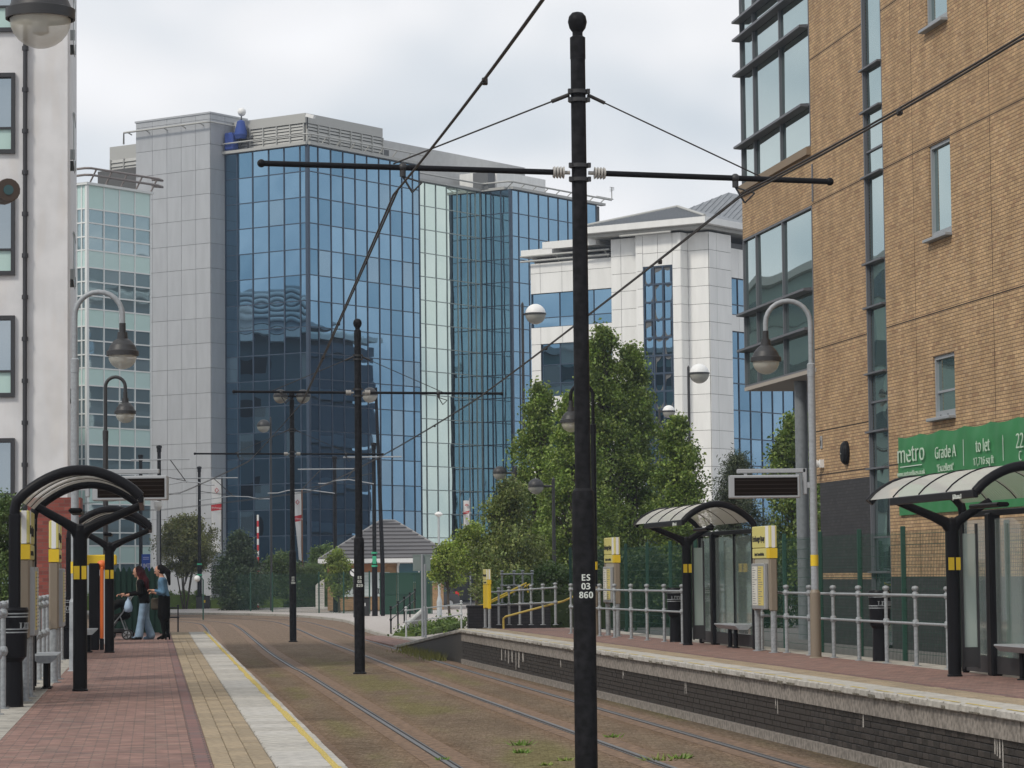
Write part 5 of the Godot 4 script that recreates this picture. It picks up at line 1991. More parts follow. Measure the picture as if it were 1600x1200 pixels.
func build_platform_things() -> void:
	crook_lamp("grey crook lamp post with tan foot before the corner of the brick building", place(1, 2.46, 45.7), -0.73, M.lamp_grey, M.tan, 5.42)
	crook_lamp("crook lamp post half hidden behind the nearest mast", place(1, 1.97, 64.0), -0.5, M.black, M.tan, 5.42)
	crook_lamp("grey crook lamp post rising behind the nearest shelter, left of the pale green office", Vector3(-6.69, 0.886, -43), 0.73, M.lamp_grey, M.lamp_grey, 5.42)
	crook_lamp("black crook lamp post farther off, before the pale green office", Vector3(-9.26, 0.886, -64), 0.45, M.iron, M.iron, 5.75)
	var near := crook_lamp("crook lamp post whose lamp hangs close in the top corner", Vector3(-4.10, 0.886, -20), 0.74, M.lamp_grey, M.tan, 6.03)
	var cc := thing("security_camera", "dark round-nosed security camera on the close lamp post at the frame edge", "camera", Vector3(-3.62, 5.05, -20))
	var g := G.new()
	g.tube([Vector3(-0.48, 0.03, 0), Vector3(-0.1, 0.03, 0.02)], 0.025, 8)
	part("bracket", g, M.iron, cc)
	g = G.new()
	g.tube([Vector3(-0.04, 0.02, -0.2), Vector3(0.05, 0.0, 0.1)], 0.085, 16)
	g.tube([Vector3(0.05, 0.0, 0.1), Vector3(0.058, -0.003, 0.14)], [0.085, 0.08], 16)
	part("housing", g, mat(0.06, 0.04, 0.03, 0.5), cc)
	g = G.new()
	g.tube([Vector3(0.056, -0.003, 0.135), Vector3(0.06, -0.004, 0.146)], 0.036, 14)
	part("lens", g, mat(0.06, 0.12, 0.13, 0.1), cc)
	display("dark passenger display hung on the lamp post by the brick building", Vector3(4.065, 3.655, -45.6), 0.76)
	display("dark passenger display above the shelters on the red-paved platform", Vector3(-5.84, 3.655, -43), -0.8)
	totem("yellow-headed totem with posters beside the shelter by the trees, near the brick building", place(1, 2.52, 49.5), RT, 1.0)
	totem("yellow-headed totem beside the nearest mast, before the trees", place(1, 2.26, 63.4), RT, 1.0)
	totem("slim all-yellow totem at the far end of the far platform", place(1, 0.9, 74.6), RT, 1.0, 1).scale = Vector3.ONE * 0.7
	totem("totem behind the nearest shelter's post, tan upright turned to the photographer", place(0, -2.76, 39.6), LT, -1.0)
	totem("totem beyond the nearest shelter, before the perch bench and ticket machine", place(0, -2.76, 50.6), LT, -1.0)
	totem("totem seen edge-on between the nearest shelter's rear legs", place(0, -2.9, 33.8), LT, -1.0)
	bin("litter bin at the left edge, showing the letters LI", place(0, -2.96, 31.7), 1.5)
	bin("litter bin behind the nearest shelter's post on the red-paved platform", place(0, -2.93, 50.1), 0.3)
	bin("litter bin behind the railing right of the crook lamp", place(1, 2.95, 43.6), 0.55)
	bin("litter bin behind the railing beside the shelter by the trees", place(1, 2.45, 57.2), 0.3)
	var seg := func(side: int, list: Array) -> Array:
		var o := []
		for q in list:
			o.append(place(side, q[0], q[1]))
		return o
	railing("silver ball-topped railing between the two far-platform shelters", seg.call(1, [[2.86, 39.7], [2.83, 41.2], [2.79, 42.65], [2.75, 44.1], [2.73, 45.6], [2.71, 47.1], [2.70, 48.7], [2.66, 50.4]]), M.silver)
	railing("silver ball-topped railing left of the shelter by the trees", seg.call(1, [[2.33, 55.9], [2.26, 57.4], [2.17, 58.8], [2.09, 60.2], [2.0, 61.7], [1.93, 63.2], [1.86, 64.8], [1.80, 66.4]]), M.silver)
	railing("silver ball-topped railing beside the litter bin at the left edge", seg.call(0, [[-3.02, 27.0], [-3.02, 28.5], [-3.03, 30.0], [-3.04, 31.3], [-3.04, 32.5], [-3.04, 33.6]]), M.silver)
	railing("silver ball-topped railing behind the totem beyond the nearest shelter", seg.call(0, [[-3.0, 38.6], [-2.99, 39.9], [-2.98, 41.2], [-2.98, 42.6], [-2.98, 44.0], [-2.98, 45.4], [-2.99, 46.8], [-2.99, 48.2], [-2.99, 49.6]]), M.silver)
	railing("silver ball-topped railing running to the ticket machine", seg.call(0, [[-3.0, 51.0], [-3.0, 52.4], [-3.0, 55.6], [-3.0, 57.0]]), M.silver)
	# stair railings and yellow handrails at the far end of the far platform
	var sr := []
	for k in 7:
		sr.append(place(1, 1.52 + 0.04 * k, 79.0 - 1.75 * k, 0.886 + 0.028 * k))
	railing("silver railing beside the lower yellow handrail", sr, M.silver, 1.02)
	railing("silver railing at the head of the upper yellow handrails", [Vector3(-0.35, 1.45, -82), Vector3(0.0, 1.45, -84), Vector3(0.25, 1.45, -82), Vector3(0.55, 1.45, -86)], M.silver, 0.95)
	for q in [["lower yellow handrail rising towards the nearest mast", [Vector3(-0.28, 0.886, -72.6), Vector3(-0.28, 1.15, -72.6), Vector3(-0.22, 1.2, -72.5), Vector3(1.2, 1.62, -68.5), Vector3(1.5, 1.76, -68.0)]],
		["upper front yellow handrail climbing to the railing", [Vector3(-1.15, 1.1, -80), Vector3(-1.22, 1.25, -80), Vector3(-1.15, 1.38, -80), Vector3(-0.9, 1.42, -80), Vector3(0.35, 2.02, -81.5), Vector3(0.4, 1.75, -81.5)]],
		["upper rear yellow handrail climbing to the railing", [Vector3(-0.95, 1.0, -81), Vector3(-0.97, 1.32, -81), Vector3(-0.8, 1.42, -81), Vector3(0.45, 1.98, -82.5), Vector3(0.5, 1.7, -82.5)]]]:
		g = G.new()
		g.tube(q[1], 0.028, 8)
		tag(part("handrail", g, M.yellow_line if q[0].begins_with("lower") else M.yellow, self), q[0], "handrail", "yellow handrails at the ramp")
	var bw := thing("dwarf_wall", "low dark brick wall below the upper yellow handrails", "wall", Vector3(-0.6, 0.0, -78.5), RT)
	g = G.new()
	g.box(Vector3(0.45, 0.9, 0), Vector3(2.3, 0.95, 0.3))
	part("wall", g, M.dark_brick, bw)
	g = G.new()
	g.cbox(Vector3(0.45, 1.4, 0), Vector3(2.36, 0.07, 0.36), 0.015)
	part("coping", g, M.dark_brick, bw)
	mesh_fence("tall dark green mesh fence between the far platform and the brick building", Vector3(9.55, 0.5, -38), Vector3(1.75, 0.5, -87.5), 17, 2.5)
	# ticket machine, help point and the things at the end of the near platform
	var tm := thing("ticket_machine", "ticket machine with yellow hood behind the farther shelter's post", "ticket machine", place(0, -2.52, 61.0), LT)
	g = G.new()
	g.cbox(Vector3(0, 0.85, 0), Vector3(0.42, 1.7, 0.6), 0.02)
	part("cabinet", g, mat(0.5, 0.51, 0.52, 0.5), tm)
	g = G.new()
	g.cbox(Vector3(-0.12, 0.78, 0.302), Vector3(0.22, 1.35, 0.03), 0.01)
	part("front_panel", g, M.iron, tm)
	g = G.new()
	g.cbox(Vector3(0.0, 1.79, 0.02), Vector3(0.66, 0.22, 0.74), 0.02)
	part("hood", g, M.yellow, tm)
	var hp := thing("help_point", "orange and black help point left of the farther shelter's post", "help point", place(0, -2.42, 56.2), LT)
	g = G.new()
	g.cbox(Vector3(0, 0.92, 0), Vector3(0.07, 1.4, 0.22), 0.015)
	part("column", g, M.orange, hp)
	g = G.new()
	g.ball(Vector3(0.0, 1.66, 0.0), 0.1)
	part("cap", g, M.orange, hp)
	g = G.new()
	g.cbox(Vector3(-0.15, 0.85, 0), Vector3(0.2, 1.7, 0.25), 0.015)
	part("case", g, M.black, hp)
	g = G.new()
	g.cbox(Vector3(0, 0.11, 0), Vector3(0.08, 0.22, 0.22), 0.01)
	part("foot", g, M.black, hp)
	var gc := thing("ribbed_cabinet", "dark green ribbed fence panel behind the two women", "fence", Vector3(-9.68, 0.78, -72.4), 0.05)
	for k in 9:
		g = G.new()
		g.prism([Vector2(-0.05, 0), Vector2(0.05, 0), Vector2(0.05, 1.72), Vector2(0, 1.8), Vector2(-0.05, 1.72)], -0.012, 0.012)
		part("pale", g, M.green, gc).position = Vector3(-0.62 + 0.145 * k, 0, 0)
	g = G.new()
	for y in [0.35, 1.45]:
		g.box(Vector3(-0.04, y, -0.03), Vector3(1.4, 0.06, 0.04))
	g.box(Vector3(-0.04, 0.85, -0.06), Vector3(1.4, 1.66, 0.01))
	part("rail", g, M.green, gc)
	var ep := thing("fence_post", "dark green post behind the woman in the black skirt", "post", Vector3(-8.84, 0.886, -71.0))
	g = G.new()
	g.cbox(Vector3(0, 0.6, 0), Vector3(0.16, 1.2, 0.16), 0.02)
	part("shaft", g, M.green, ep)
	var bs := thing("blue_sign", "small blue notice with white lettering above the woman with long hair", "sign", Vector3(-10.3, 0.12, -79))
	g = G.new()
	g.box(Vector3(0, 2.55, 0), Vector3(0.24, 0.56, 0.02))
	var pl := part("plate", g, M.blue, bs)
	text("lettering", "UNIT", 0.13, M.white, pl, Transform3D(Basis(), Vector3(0, 2.5, 0.012)), 0.7)
	g = G.new()
	for r in [2.74, 2.69, 2.4, 2.35]:
		g.box(Vector3(0, r, 0.012), Vector3(0.17, 0.02, 0.002))
	part("printed_line", g, mat(0.4, 0.45, 0.7, 0.7), pl)
	g = G.new()
	g.bar(Vector3(0, 0, -0.03), Vector3(0, 2.83, -0.03), 0.03, 8)
	part("post", g, M.lamp_grey, bs)
	var cp := thing("camera_pole", "slim grey pole topped by a white camera beside the blue notice", "camera pole", Vector3(-10.15, 0, -80.5))
	g = G.new()
	g.lathe(Vector3(), [[0.05, 0], [0.045, 4.2]], 10)
	part("shaft", g, M.lamp_grey, cp)
	g = G.new()
	g.lathe(Vector3(0, 4.2, 0), [[0.05, 0], [0.1, 0.08], [0.12, 0.12], [0.12, 0.26], [0.0, 0.28]], 12)
	part("camera_head", g, M.white, cp)
	var rp := thing("brick_pier", "red brick gable end glimpsed behind the nearest shelter", "wall", Vector3(-9.75, 0.5, -60), 0.1)
	g = G.new()
	g.box(Vector3(0, 1.75, 0), Vector3(1.1, 3.5, 1.0))
	part("wall", g, M.red_brick, rp)
	var br := thing("bollard_rail", "short black double rail where the near platform ends", "railing", Vector3(-14.3, 0, -118.5))
	var bm := rail_post(1.15)
	for x in [-0.19, 0.19]:
		put("post", bm, M.black, br, Transform3D(Basis(), Vector3(x, 0, 0)))
	g = G.new()
	for y in [0.62, 1.02]:
		g.bar(Vector3(-0.19, y, 0), Vector3(0.19, y, 0), 0.03, 8)
	part("rail", g, M.black, br)
	# tufts growing out of the paving
	var tufts := [[-2.87, -35.1, 1.2], [0.07, -36.3, 0.9], [0.07, -37.9, 1.2], [1.75, -34.5, 1.4], [2.0, -34.9, 1.1], [-0.9, -35.0, 0.7], [-3.9, -42.5, 0.9], [-3.55, -41.0, 0.8], [-2.2, -33.5, 0.6], [0.6, -34.7, 0.7], [1.35, -39.5, 0.9], [-4.3, -44.0, 0.8], [0.35, -33.9, 0.6]]
	var wl := ["biggest weed tuft between the platform with the yellow line and its nearer visible rail", "faint weed tuft a little left of the nearest mast, upper of two", "bright weed tuft midway between mast 820 and the nearest mast's foot", "broad weed tuft between the two rails right of the nearest mast", "smaller weed tuft touching the broad one right of the nearest mast", "weed tuft just left of the rail, low in the picture before the nearest mast", "small weed tuft beside the yellow-lined platform, farther up the track", "small weed tuft beside the rail left of mast 820's foot", "faint weed tuft near the rail at the bottom of the picture", "weed tuft close to the left foot of the nearest mast", "lone weed tuft against the rail just right of the nearest mast", "farthest weed tuft between the yellow-lined platform and its rail", "lowest weed tuft, at the picture's bottom left of the nearest mast"]
	for k in tufts.size():
		var q: Array = tufts[k]
		var w := thing("weed_tuft", wl[k], "weed", Vector3(q[0], 0, q[1]), 0.0, "weed tufts in the track")
		g = G.new()
		for i in 46:
			var a := rng.randf() * TAU
			var r: float = rng.randf() * 0.10 * q[2]
			var b := Vector3(cos(a) * r * 1.4, 0, sin(a) * r)
			var tip: Vector3 = b * 1.6 + Vector3(rng.randfn(0, 0.03), rng.randf_range(0.02, 0.08) * q[2], rng.randfn(0, 0.03))
			var sd := Vector3(rng.randfn(0, 1), 0, rng.randfn(0, 1)).normalized() * 0.014
			g.flat3(b - sd, tip, b + sd)
		part("leaves", g, mat(0.14, 0.25, 0.035, 0.7) if k % 3 else mat(0.2, 0.26, 0.05, 0.7), w)

# ------------------------------------------------------------------ things beyond the stop
func flag(label: String, at: Vector3, top: float, w: float, drop: float, pole: Material, lean := 0.0) -> void:
	var f := thing("feather_banner", label, "flag", at, 0.0, "white banners on poles before the blue office")
	var g := G.new()
	g.bar(Vector3(), Vector3(0, top + 0.2, 0), 0.06, 8)
	part("pole", g, pole, f)
	var P := []
	for i in 7:
		var row := []
		for j in 25:
			var u := i / 6.0
			var v := j / 24.0
			row.append(Vector3(-w * u * (1.0 - 0.35 * absf(lean) * v) - 0.04 + lean * 0.2 * v * u, top - drop * v - 0.1 * u * sin(v * 4.0), 0.09 * sin(u * 5.0 + v * 7.0) * (0.3 + v)))
		P.append(row)
	g = G.new()
	var rd := G.new()
	for i in 6:
		for j in 24:
			g.flat4(P[i][j], P[i + 1][j], P[i + 1][j + 1], P[i][j + 1])
			if j in [8, 9]:
				var off := Vector3(0, 0, 0.012)
				rd.flat4(P[i][j] + off, P[i + 1][j] + off, P[i + 1][j + 1] + off, P[i][j + 1] + off)
	var c := part("cloth", g, M.white, f)
	part("red_band", rd, M.red, c)
	text("lettering", "anchorage", 0.13, M.white, c, Transform3D(Basis(Vector3(0, 0, 1), -0.08), Vector3(-w * 0.5, top - drop * 0.39, 0.16)), 0.85)
	g = G.new()
	g.tube([Vector3(-w * 0.5 - 0.13, top - drop * 0.15, 0.13), Vector3(-w * 0.5, top - drop * 0.12, 0.13), Vector3(-w * 0.5 + 0.13, top - drop * 0.15, 0.13), Vector3(-w * 0.5, top - drop * 0.185, 0.13), Vector3(-w * 0.5 - 0.13, top - drop * 0.15, 0.13)], 0.03, 5)
	part("emblem", g, M.red, c)

func globe_lamp(label: String, base: Vector3, top: float, dx: float, gy: float, r: float, white_top: bool) -> void:
	var l := thing("globe_lamp_post", label, "street lamp", base, 0.0, "globe street lamps")
	var g := G.new()
	g.lathe(Vector3(), [[0.11, 0], [0.1, 1.2], [0.075, 1.25], [0.06, top], [0.0, top + 0.1]], 12)
	part("shaft", g, M.iron, l)
	g = G.new()
	g.bar(Vector3(0, gy, 0), Vector3(dx - signf(dx) * r, gy, 0), 0.05, 8)
	part("arm", g, M.iron, l)
	globe(l, Vector3(dx, gy, 0), r, not white_top)

func build_far_things() -> void:
	flag("white banner with a red band hanging before the grey tower's edge", Vector3(-21.5, 0, -208), 9.5, 0.75, 5.4, M.iron)
	flag("narrow white banner with a red band on a rusty pole, beside the two-globe mast", Vector3(-15.3, 0, -204), 8.4, 0.62, 5.0, mat(0.22, 0.10, 0.05, 0.7), 1.0)
	flag("small white banner with a red foot above the bright young trees", Vector3(-3.3, 0, -214), 7.9, 0.45, 2.3, M.lamp_grey)
	globe_lamp("tall globe lamp with white top before the white office's left edge", Vector3(0.5, 0, -125), 14.3, 0.58, 13.83, 0.46, true)
	globe_lamp("globe lamp with white top before the white office's corner, right of the trees", Vector3(8.17, 0, -130), 11.75, 0.5, 11.45, 0.46, true)
	globe_lamp("smaller globe lamp with white top just above the columnar trees", Vector3(7.85, 0, -150), 11.0, 0.5, 10.85, 0.34, true)
	globe_lamp("dark-capped globe lamp at the left edge of the tall trees", Vector3(0.1, 0, -112), 6.5, -0.62, 6.3, 0.28, false)
	globe_lamp("dark-capped globe lamp sunk among the tall trees", Vector3(1.5, 0, -105), 5.8, -0.65, 5.54, 0.30, false)
	globe_lamp("globe lamp on a tall mast before the blue glass, left of the two-globe mast", Vector3(-15.3, 0, -178), 12.3, -0.45, 11.8, 0.42, false)
	var g := G.new()
	var st := thing("striped_pole", "thin red and white striped pole in front of the blue office", "pole", Vector3(-17.0, 0, -187.5))
	for k in 16:
		g = G.new()
		g.lathe(Vector3(0, 0.4 * k, 0), [[0.07, 0], [0.07, 0.4], [0.0, 0.4]], 8)
		part("band", g, M.white if k % 2 else M.red, st)
	var gl := thing("small_street_lamp", "short grey street lamp in front of the dark conifer at the bend", "street lamp", Vector3(-17.85, 0, -184))
	g = G.new()
	g.lathe(Vector3(), [[0.11, 0], [0.11, 0.8], [0.06, 0.85], [0.05, 3.2]], 10)
	g.bar(Vector3(0, 3.2, 0), Vector3(0.45, 3.25, 0), 0.05, 6)
	part("shaft", g, M.lamp_grey, gl)
	g = G.new()
	g.cbox(Vector3(0.6, 3.2, 0), Vector3(0.4, 0.16, 0.2), 0.04)
	part("lamp_head", g, M.white, gl)
	var wl := thing("ball_lamp", "small white ball lamp on a green post before the hedge", "street lamp", Vector3(-17.0, 0, -152.5))
	g = G.new()
	g.tube([Vector3(0.2, 0, 0), Vector3(0.2, 2.15, 0), Vector3(0.1, 2.3, 0), Vector3(-0.05, 2.2, 0)], 0.04, 8)
	part("shaft", g, M.green, wl)
	g = G.new()
	g.ball(Vector3(-0.12, 2.22, 0), 0.17, 14)
	part("lamp_bowl", g, M.white, wl)
	var pl := thing("car_park_lamp", "pale grey lamp column with a white dish, beside the bright young trees", "street lamp", Vector3(-3.9, 0, -147))
	g = G.new()
	g.lathe(Vector3(), [[0.14, 0], [0.14, 0.9], [0.07, 1.2], [0.06, 5.3]], 12)
	part("shaft", g, mat(0.42, 0.45, 0.46, 0.5), pl)
	g = G.new()
	g.lathe(Vector3(0, 5.3, 0), [[0.06, 0], [0.2, 0.1], [0.22, 0.16], [0.12, 0.25], [0.0, 0.28]], 14)
	part("lamp_head", g, M.white, pl)
	# the back of a road sign on two posts
	var sb := thing("road_sign", "back of a grey road sign on two posts beside the ramp", "sign", Vector3(-3.25, 0, -99.5))
	g = G.new()
	g.cbox(Vector3(0, 2.72, 0), Vector3(0.62, 0.58, 0.03), 0.01)
	part("plate", g, mat(0.22, 0.27, 0.26, 0.6), sb)
	g = G.new()
	g.box(Vector3(0, 2.98, -0.005), Vector3(0.64, 0.06, 0.05))
	g.box(Vector3(0, 2.46, -0.005), Vector3(0.64, 0.05, 0.05))
	part("channel", g, mat(0.2, 0.25, 0.24, 0.6), sb)
	g = G.new()
	g.lathe(Vector3(0.02, 0, 0.05), [[0.045, 0], [0.045, 3.0], [0, 3.01]], 10)
	part("post", g, M.grey_paint, sb)
	g = G.new()
	g.lathe(Vector3(0.2, 0, 2.6), [[0.04, 0], [0.04, 2.65], [0, 2.66]], 10)
	part("post", g, M.grey_paint, sb)
	# screened yard
	var sy := thing("screened_yard_fence", "tall dark green screened fence beside the low brick building", "fence", Vector3(-7.4, 0.05, -156))
	for k in 4:
		g = G.new()
		g.cbox(Vector3(k * 0.95, 1.2, 0), Vector3(0.07, 2.4, 0.07), 0.01)
		part("post", g, M.green, sy)
	for k in 3:
		for r in 2:
			g = G.new()
			g.cbox(Vector3(0.475 + k * 0.95, 0.64 + 1.15 * r, 0.03 + 0.008 * r), Vector3(0.86, 1.18, 0.02), 0.004)
			part("panel", g, mat(0.010, 0.05, 0.032, 0.55) if (k + r) % 2 else mat(0.013, 0.06, 0.038, 0.55), sy)
	g = G.new()
	for y in [0.1, 1.2, 2.3]:
		g.box(Vector3(1.42, y, 0.06), Vector3(2.9, 0.03, 0.02))
	part("rail", g, M.green, sy)
	mesh_fence("dark green mesh fence along the gravel at the bend", Vector3(-18.2, 0.1, -180.5), Vector3(-8.2, 0.1, -160), 6, 2.35)
	var nb := thing("notice_gate", "white notice board with a sloping top in front of the low brick building", "sign", Vector3(-12.2, 0.1, -177))
	g = G.new()
	g.prism([Vector2(-0.25, 0.15), Vector2(0.3, 0.15), Vector2(0.3, 2.0), Vector2(-0.05, 1.8), Vector2(-0.25, 1.6)], -0.03, 0.03)
	part("board", g, M.white, nb)
	g = G.new()
	for k in 8:
		g.box(Vector3(0.04, 0.5 + 0.13 * k, 0.032), Vector3(0.4, 0.025, 0.004))
	part("printed_line", g, mat(0.4, 0.42, 0.45, 0.8), nb)
	text("lettering", "4G", 0.16, M.ink, nb, Transform3D(Basis(), Vector3(0.1, 1.58, 0.033)))
	var ne := thing("round_road_sign", "small round white sign with a dark bar on a slim post", "sign", Vector3(-8.45, 0, -149))
	g = G.new()
	g.bar(Vector3(), Vector3(0, 2.6, 0), 0.04, 8)
	part("post", g, M.iron, ne)
	g = G.new()
	g.tube([Vector3(0, 2.45, 0.03), Vector3(0, 2.45, 0.06)], 0.25, 20)
	var np := part("plate", g, M.ink, ne)
	g = G.new()
	g.tube([Vector3(0, 2.45, 0.061), Vector3(0, 2.45, 0.066)], 0.2, 20)
	part("white_disc", g, M.white, np)
	g = G.new()
	g.box(Vector3(0, 2.45, 0.07), Vector3(0.38, 0.06, 0.01), Basis(Vector3(0, 0, 1), -0.7))
	part("bar", g, M.ink, np)
	for q in [["black equipment cabinet with a white label beside the green-banded mast", Vector3(-8.2, 0.05, -152.5), Vector3(0.75, 1.0, 0.5), M.white], ["black equipment cabinet with a yellow mark beside the mast at the hedge", Vector3(-20.2, 0.05, -183.3), Vector3(0.85, 1.0, 0.5), M.yellow]]:
		var cb := thing("equipment_cabinet", q[0], "cabinet", q[1])
		g = G.new()
		g.cbox(Vector3(0, q[2].y / 2, 0), q[2], 0.02)
		part("casing", g, M.iron, cb)
		g = G.new()
		g.cbox(Vector3(0, q[2].y + 0.02, 0), Vector3(q[2].x + 0.06, 0.05, q[2].z + 0.06), 0.01)
		part("lid", g, M.black, cb)
		g = G.new()
		g.cbox(Vector3(0.1, q[2].y * 0.68, 0.262), Vector3(0.16, 0.17, 0.012), 0.003)
		part("label", g, q[3], cb)
	var bk := []
	for k in 5:
		bk.append(Vector3(-4.66 + 0.0 * k, 0.02 + 0.13 * k, -106.5 - 6.5 * k))
	railing("black ball-topped railing climbing away beside the gravel", bk, M.black, 1.12)
	railing("white railing across the top of the ramp", [Vector3(-3.78, 0.03, -98.5), Vector3(-2.05, 0.13, -109)], mat(0.55, 0.57, 0.58, 0.5), 1.17)
	var ww := thing("ramp_wall", "low white-topped wall sloping up beside the planted ramp", "wall", Vector3())
	g = G.new()
	var wa := Vector3(-4.45, 0.04, -103.5)
	var wb := Vector3(-3.9, 0.85, -124)
	g.tube([wa, wb], 0.11, 4)
	part("coping", g, M.dirty_white, ww)
	g = G.new()
	g.flat4(wa + Vector3(0.1, 0, 0), wb + Vector3(0.1, 0, 0), wb + Vector3(0.1, -0.9, 0), wa + Vector3(0.1, -0.1, 0))
	part("wall", g, mat(0.27, 0.265, 0.255, 0.8), ww)
	var road := G.new()
	road.quad(Vector3(-40, 0.012, -186), Vector3(-40, 0.012, -206), Vector3(14, 0.012, -206), Vector3(14, 0.012, -160), Vector3.UP)
	struct("car_park", road, M.gravel)
	build_car()

func build_car() -> void:
	var c := thing("parked_car", "dark grey hatchback with a red tail lamp parked beyond the white railing", "car", Vector3(-5.75, 0.05, -190), 0.35)
	# local: the nose points to -x, the tail to +x
	var lower := [Vector2(-2.0, 0.3), Vector2(-2.05, 0.55), Vector2(-1.95, 0.75), Vector2(-1.0, 0.92), Vector2(1.85, 0.95), Vector2(1.98, 0.7), Vector2(1.95, 0.35), Vector2(1.7, 0.28), Vector2(-1.8, 0.25)]
	var g := G.new()
	for s in [[-0.84, -0.76, 0.96], [-0.76, 0.76, 1.0], [0.76, 0.84, 0.96]]:
		var p := []
		for q in lower:
			p.append(Vector2(q.x * s[2], q.y * (1.0 if s[2] == 1.0 else 0.98)))
		g.prism(p, s[0] + (0.001 if s[0] > 0 else 0.0), s[1])
	var pm := mat(0.022, 0.024, 0.03, 0.25)
	pm.clearcoat_enabled = true
	part("body", g, pm, c)
	g = G.new()
	g.prism([Vector2(-1.0, 0.9), Vector2(-0.35, 1.36), Vector2(0.3, 1.44), Vector2(1.1, 1.38), Vector2(1.75, 0.95), Vector2(1.7, 0.9)], -0.66, 0.66)
	part("cabin", g, pm, c)
	g = G.new()
	for z in [-0.67, 0.67]:
		g.prism([Vector2(-0.8, 0.94), Vector2(-0.3, 1.3), Vector2(0.2, 1.36), Vector2(0.2, 0.95)], z - 0.012, z + 0.012)
		g.prism([Vector2(0.28, 0.95), Vector2(0.28, 1.36), Vector2(1.0, 1.3), Vector2(1.3, 0.98)], z - 0.012, z + 0.012)
	g.flat4(Vector3(1.16, 1.34, -0.55), Vector3(1.16, 1.34, 0.55), Vector3(1.72, 0.98, 0.6), Vector3(1.72, 0.98, -0.6))
	part("window", g, mat(0.10, 0.14, 0.15, 0.05, 0.6), c)
	for z in [-0.62, 0.66]:
		g = G.new()
		g.cbox(Vector3(1.78, 0.93, z), Vector3(0.24, 0.36, 0.24), 0.04)
		part("tail_light", g, mat(0.7, 0.03, 0.03, 0.25), c)
	for x in [-1.3, 1.22]:
		for z in [-0.78, 0.78]:
			var o := signf(z)
			g = G.new()
			g.tube([Vector3(x, 0.31, z - 0.09), Vector3(x, 0.31, z + 0.09)], 0.31, 20)
			var w := part("wheel", g, M.ink, c)
			g = G.new()
			g.tube([Vector3(x, 0.31, z + o * 0.091), Vector3(x, 0.31, z + o * 0.10)], 0.2, 16)
			part("rim", g, M.alu, w)
	g = G.new()
	g.box(Vector3(1.97, 0.66, 0), Vector3(0.02, 0.12, 0.5))
	part("number_plate", g, M.yellow, c)

# ------------------------------------------------------------------ trees and planting
var leaf_mesh := {}

func leaves(kind: int) -> ArrayMesh:
	if leaf_mesh.has(kind):
		return leaf_mesh[kind]
	var r := RandomNumberGenerator.new()
	r.seed = 70 + kind
	var g := G.new()
	for i in 7:
		var bs := Basis(Vector3(r.randfn(0, 1), r.randfn(0, 1), r.randfn(0, 1)).normalized(), r.randf() * TAU)
		var o := Vector3(r.randfn(0, 0.5), r.randfn(0, 0.5), r.randfn(0, 0.5))
		var l := r.randf_range(0.45, 0.75)
		var w := l * (0.32 if kind == 0 else 0.12)
		var a := o
		var b := o + bs * Vector3(-w, l * 0.5, 0.08)
		var c := o + bs * Vector3(w, l * 0.5, 0.08)
		var d := o + bs * Vector3(0, l, -0.05)
		g.flat3(a, b, c)
		g.flat3(b, d, c)
	leaf_mesh[kind] = g.mesh()
	return leaf_mesh[kind]

func foliage(parent: Node3D, clumps: Array, per: int, size: float, tone: Vector3, kind := 0, sd := 1) -> void:
	var r := RandomNumberGenerator.new()
	r.seed = sd
	var mm := MultiMesh.new()
	mm.transform_format = MultiMesh.TRANSFORM_3D
	mm.use_colors = true
	mm.mesh = leaves(kind)
	mm.instance_count = clumps.size() * per
	var k := 0
	for c in clumps:
		var tint := r.randf_range(0.72, 1.3)
		for i in per:
			var d := Vector3(r.randfn(0, 1), r.randfn(0, 1), r.randfn(0, 1)).normalized()
			var p: Vector3 = c[0] + d * Vector3(c[1], c[2], c[1]) * pow(r.randf(), 0.42)
			var bs := Basis(Vector3(r.randfn(0, 1), r.randfn(0, 1), r.randfn(0, 1)).normalized(), r.randf() * TAU)
			mm.set_instance_transform(k, Transform3D(bs.scaled(Vector3.ONE * size * r.randf_range(0.7, 1.35)), p))
			var f := tint * r.randf_range(0.75, 1.25)
			mm.set_instance_color(k, Color(tone.x * f * r.randf_range(0.9, 1.15), tone.y * f, tone.z * f * r.randf_range(0.8, 1.2)))
			k += 1
	var o := MultiMeshInstance3D.new()
	o.multimesh = mm
	o.material_override = M.leaf
	o.name = numbered(parent, "crown")
	parent.add_child(o, true)
	stuff(o)

func radius_at(prof: Array, t: float) -> float:
	for i in prof.size() - 1:
		if t <= prof[i + 1][0]:
			return lerpf(prof[i][1], prof[i + 1][1], clampf((t - prof[i][0]) / (prof[i + 1][0] - prof[i][0]), 0, 1))
	return prof[-1][1]

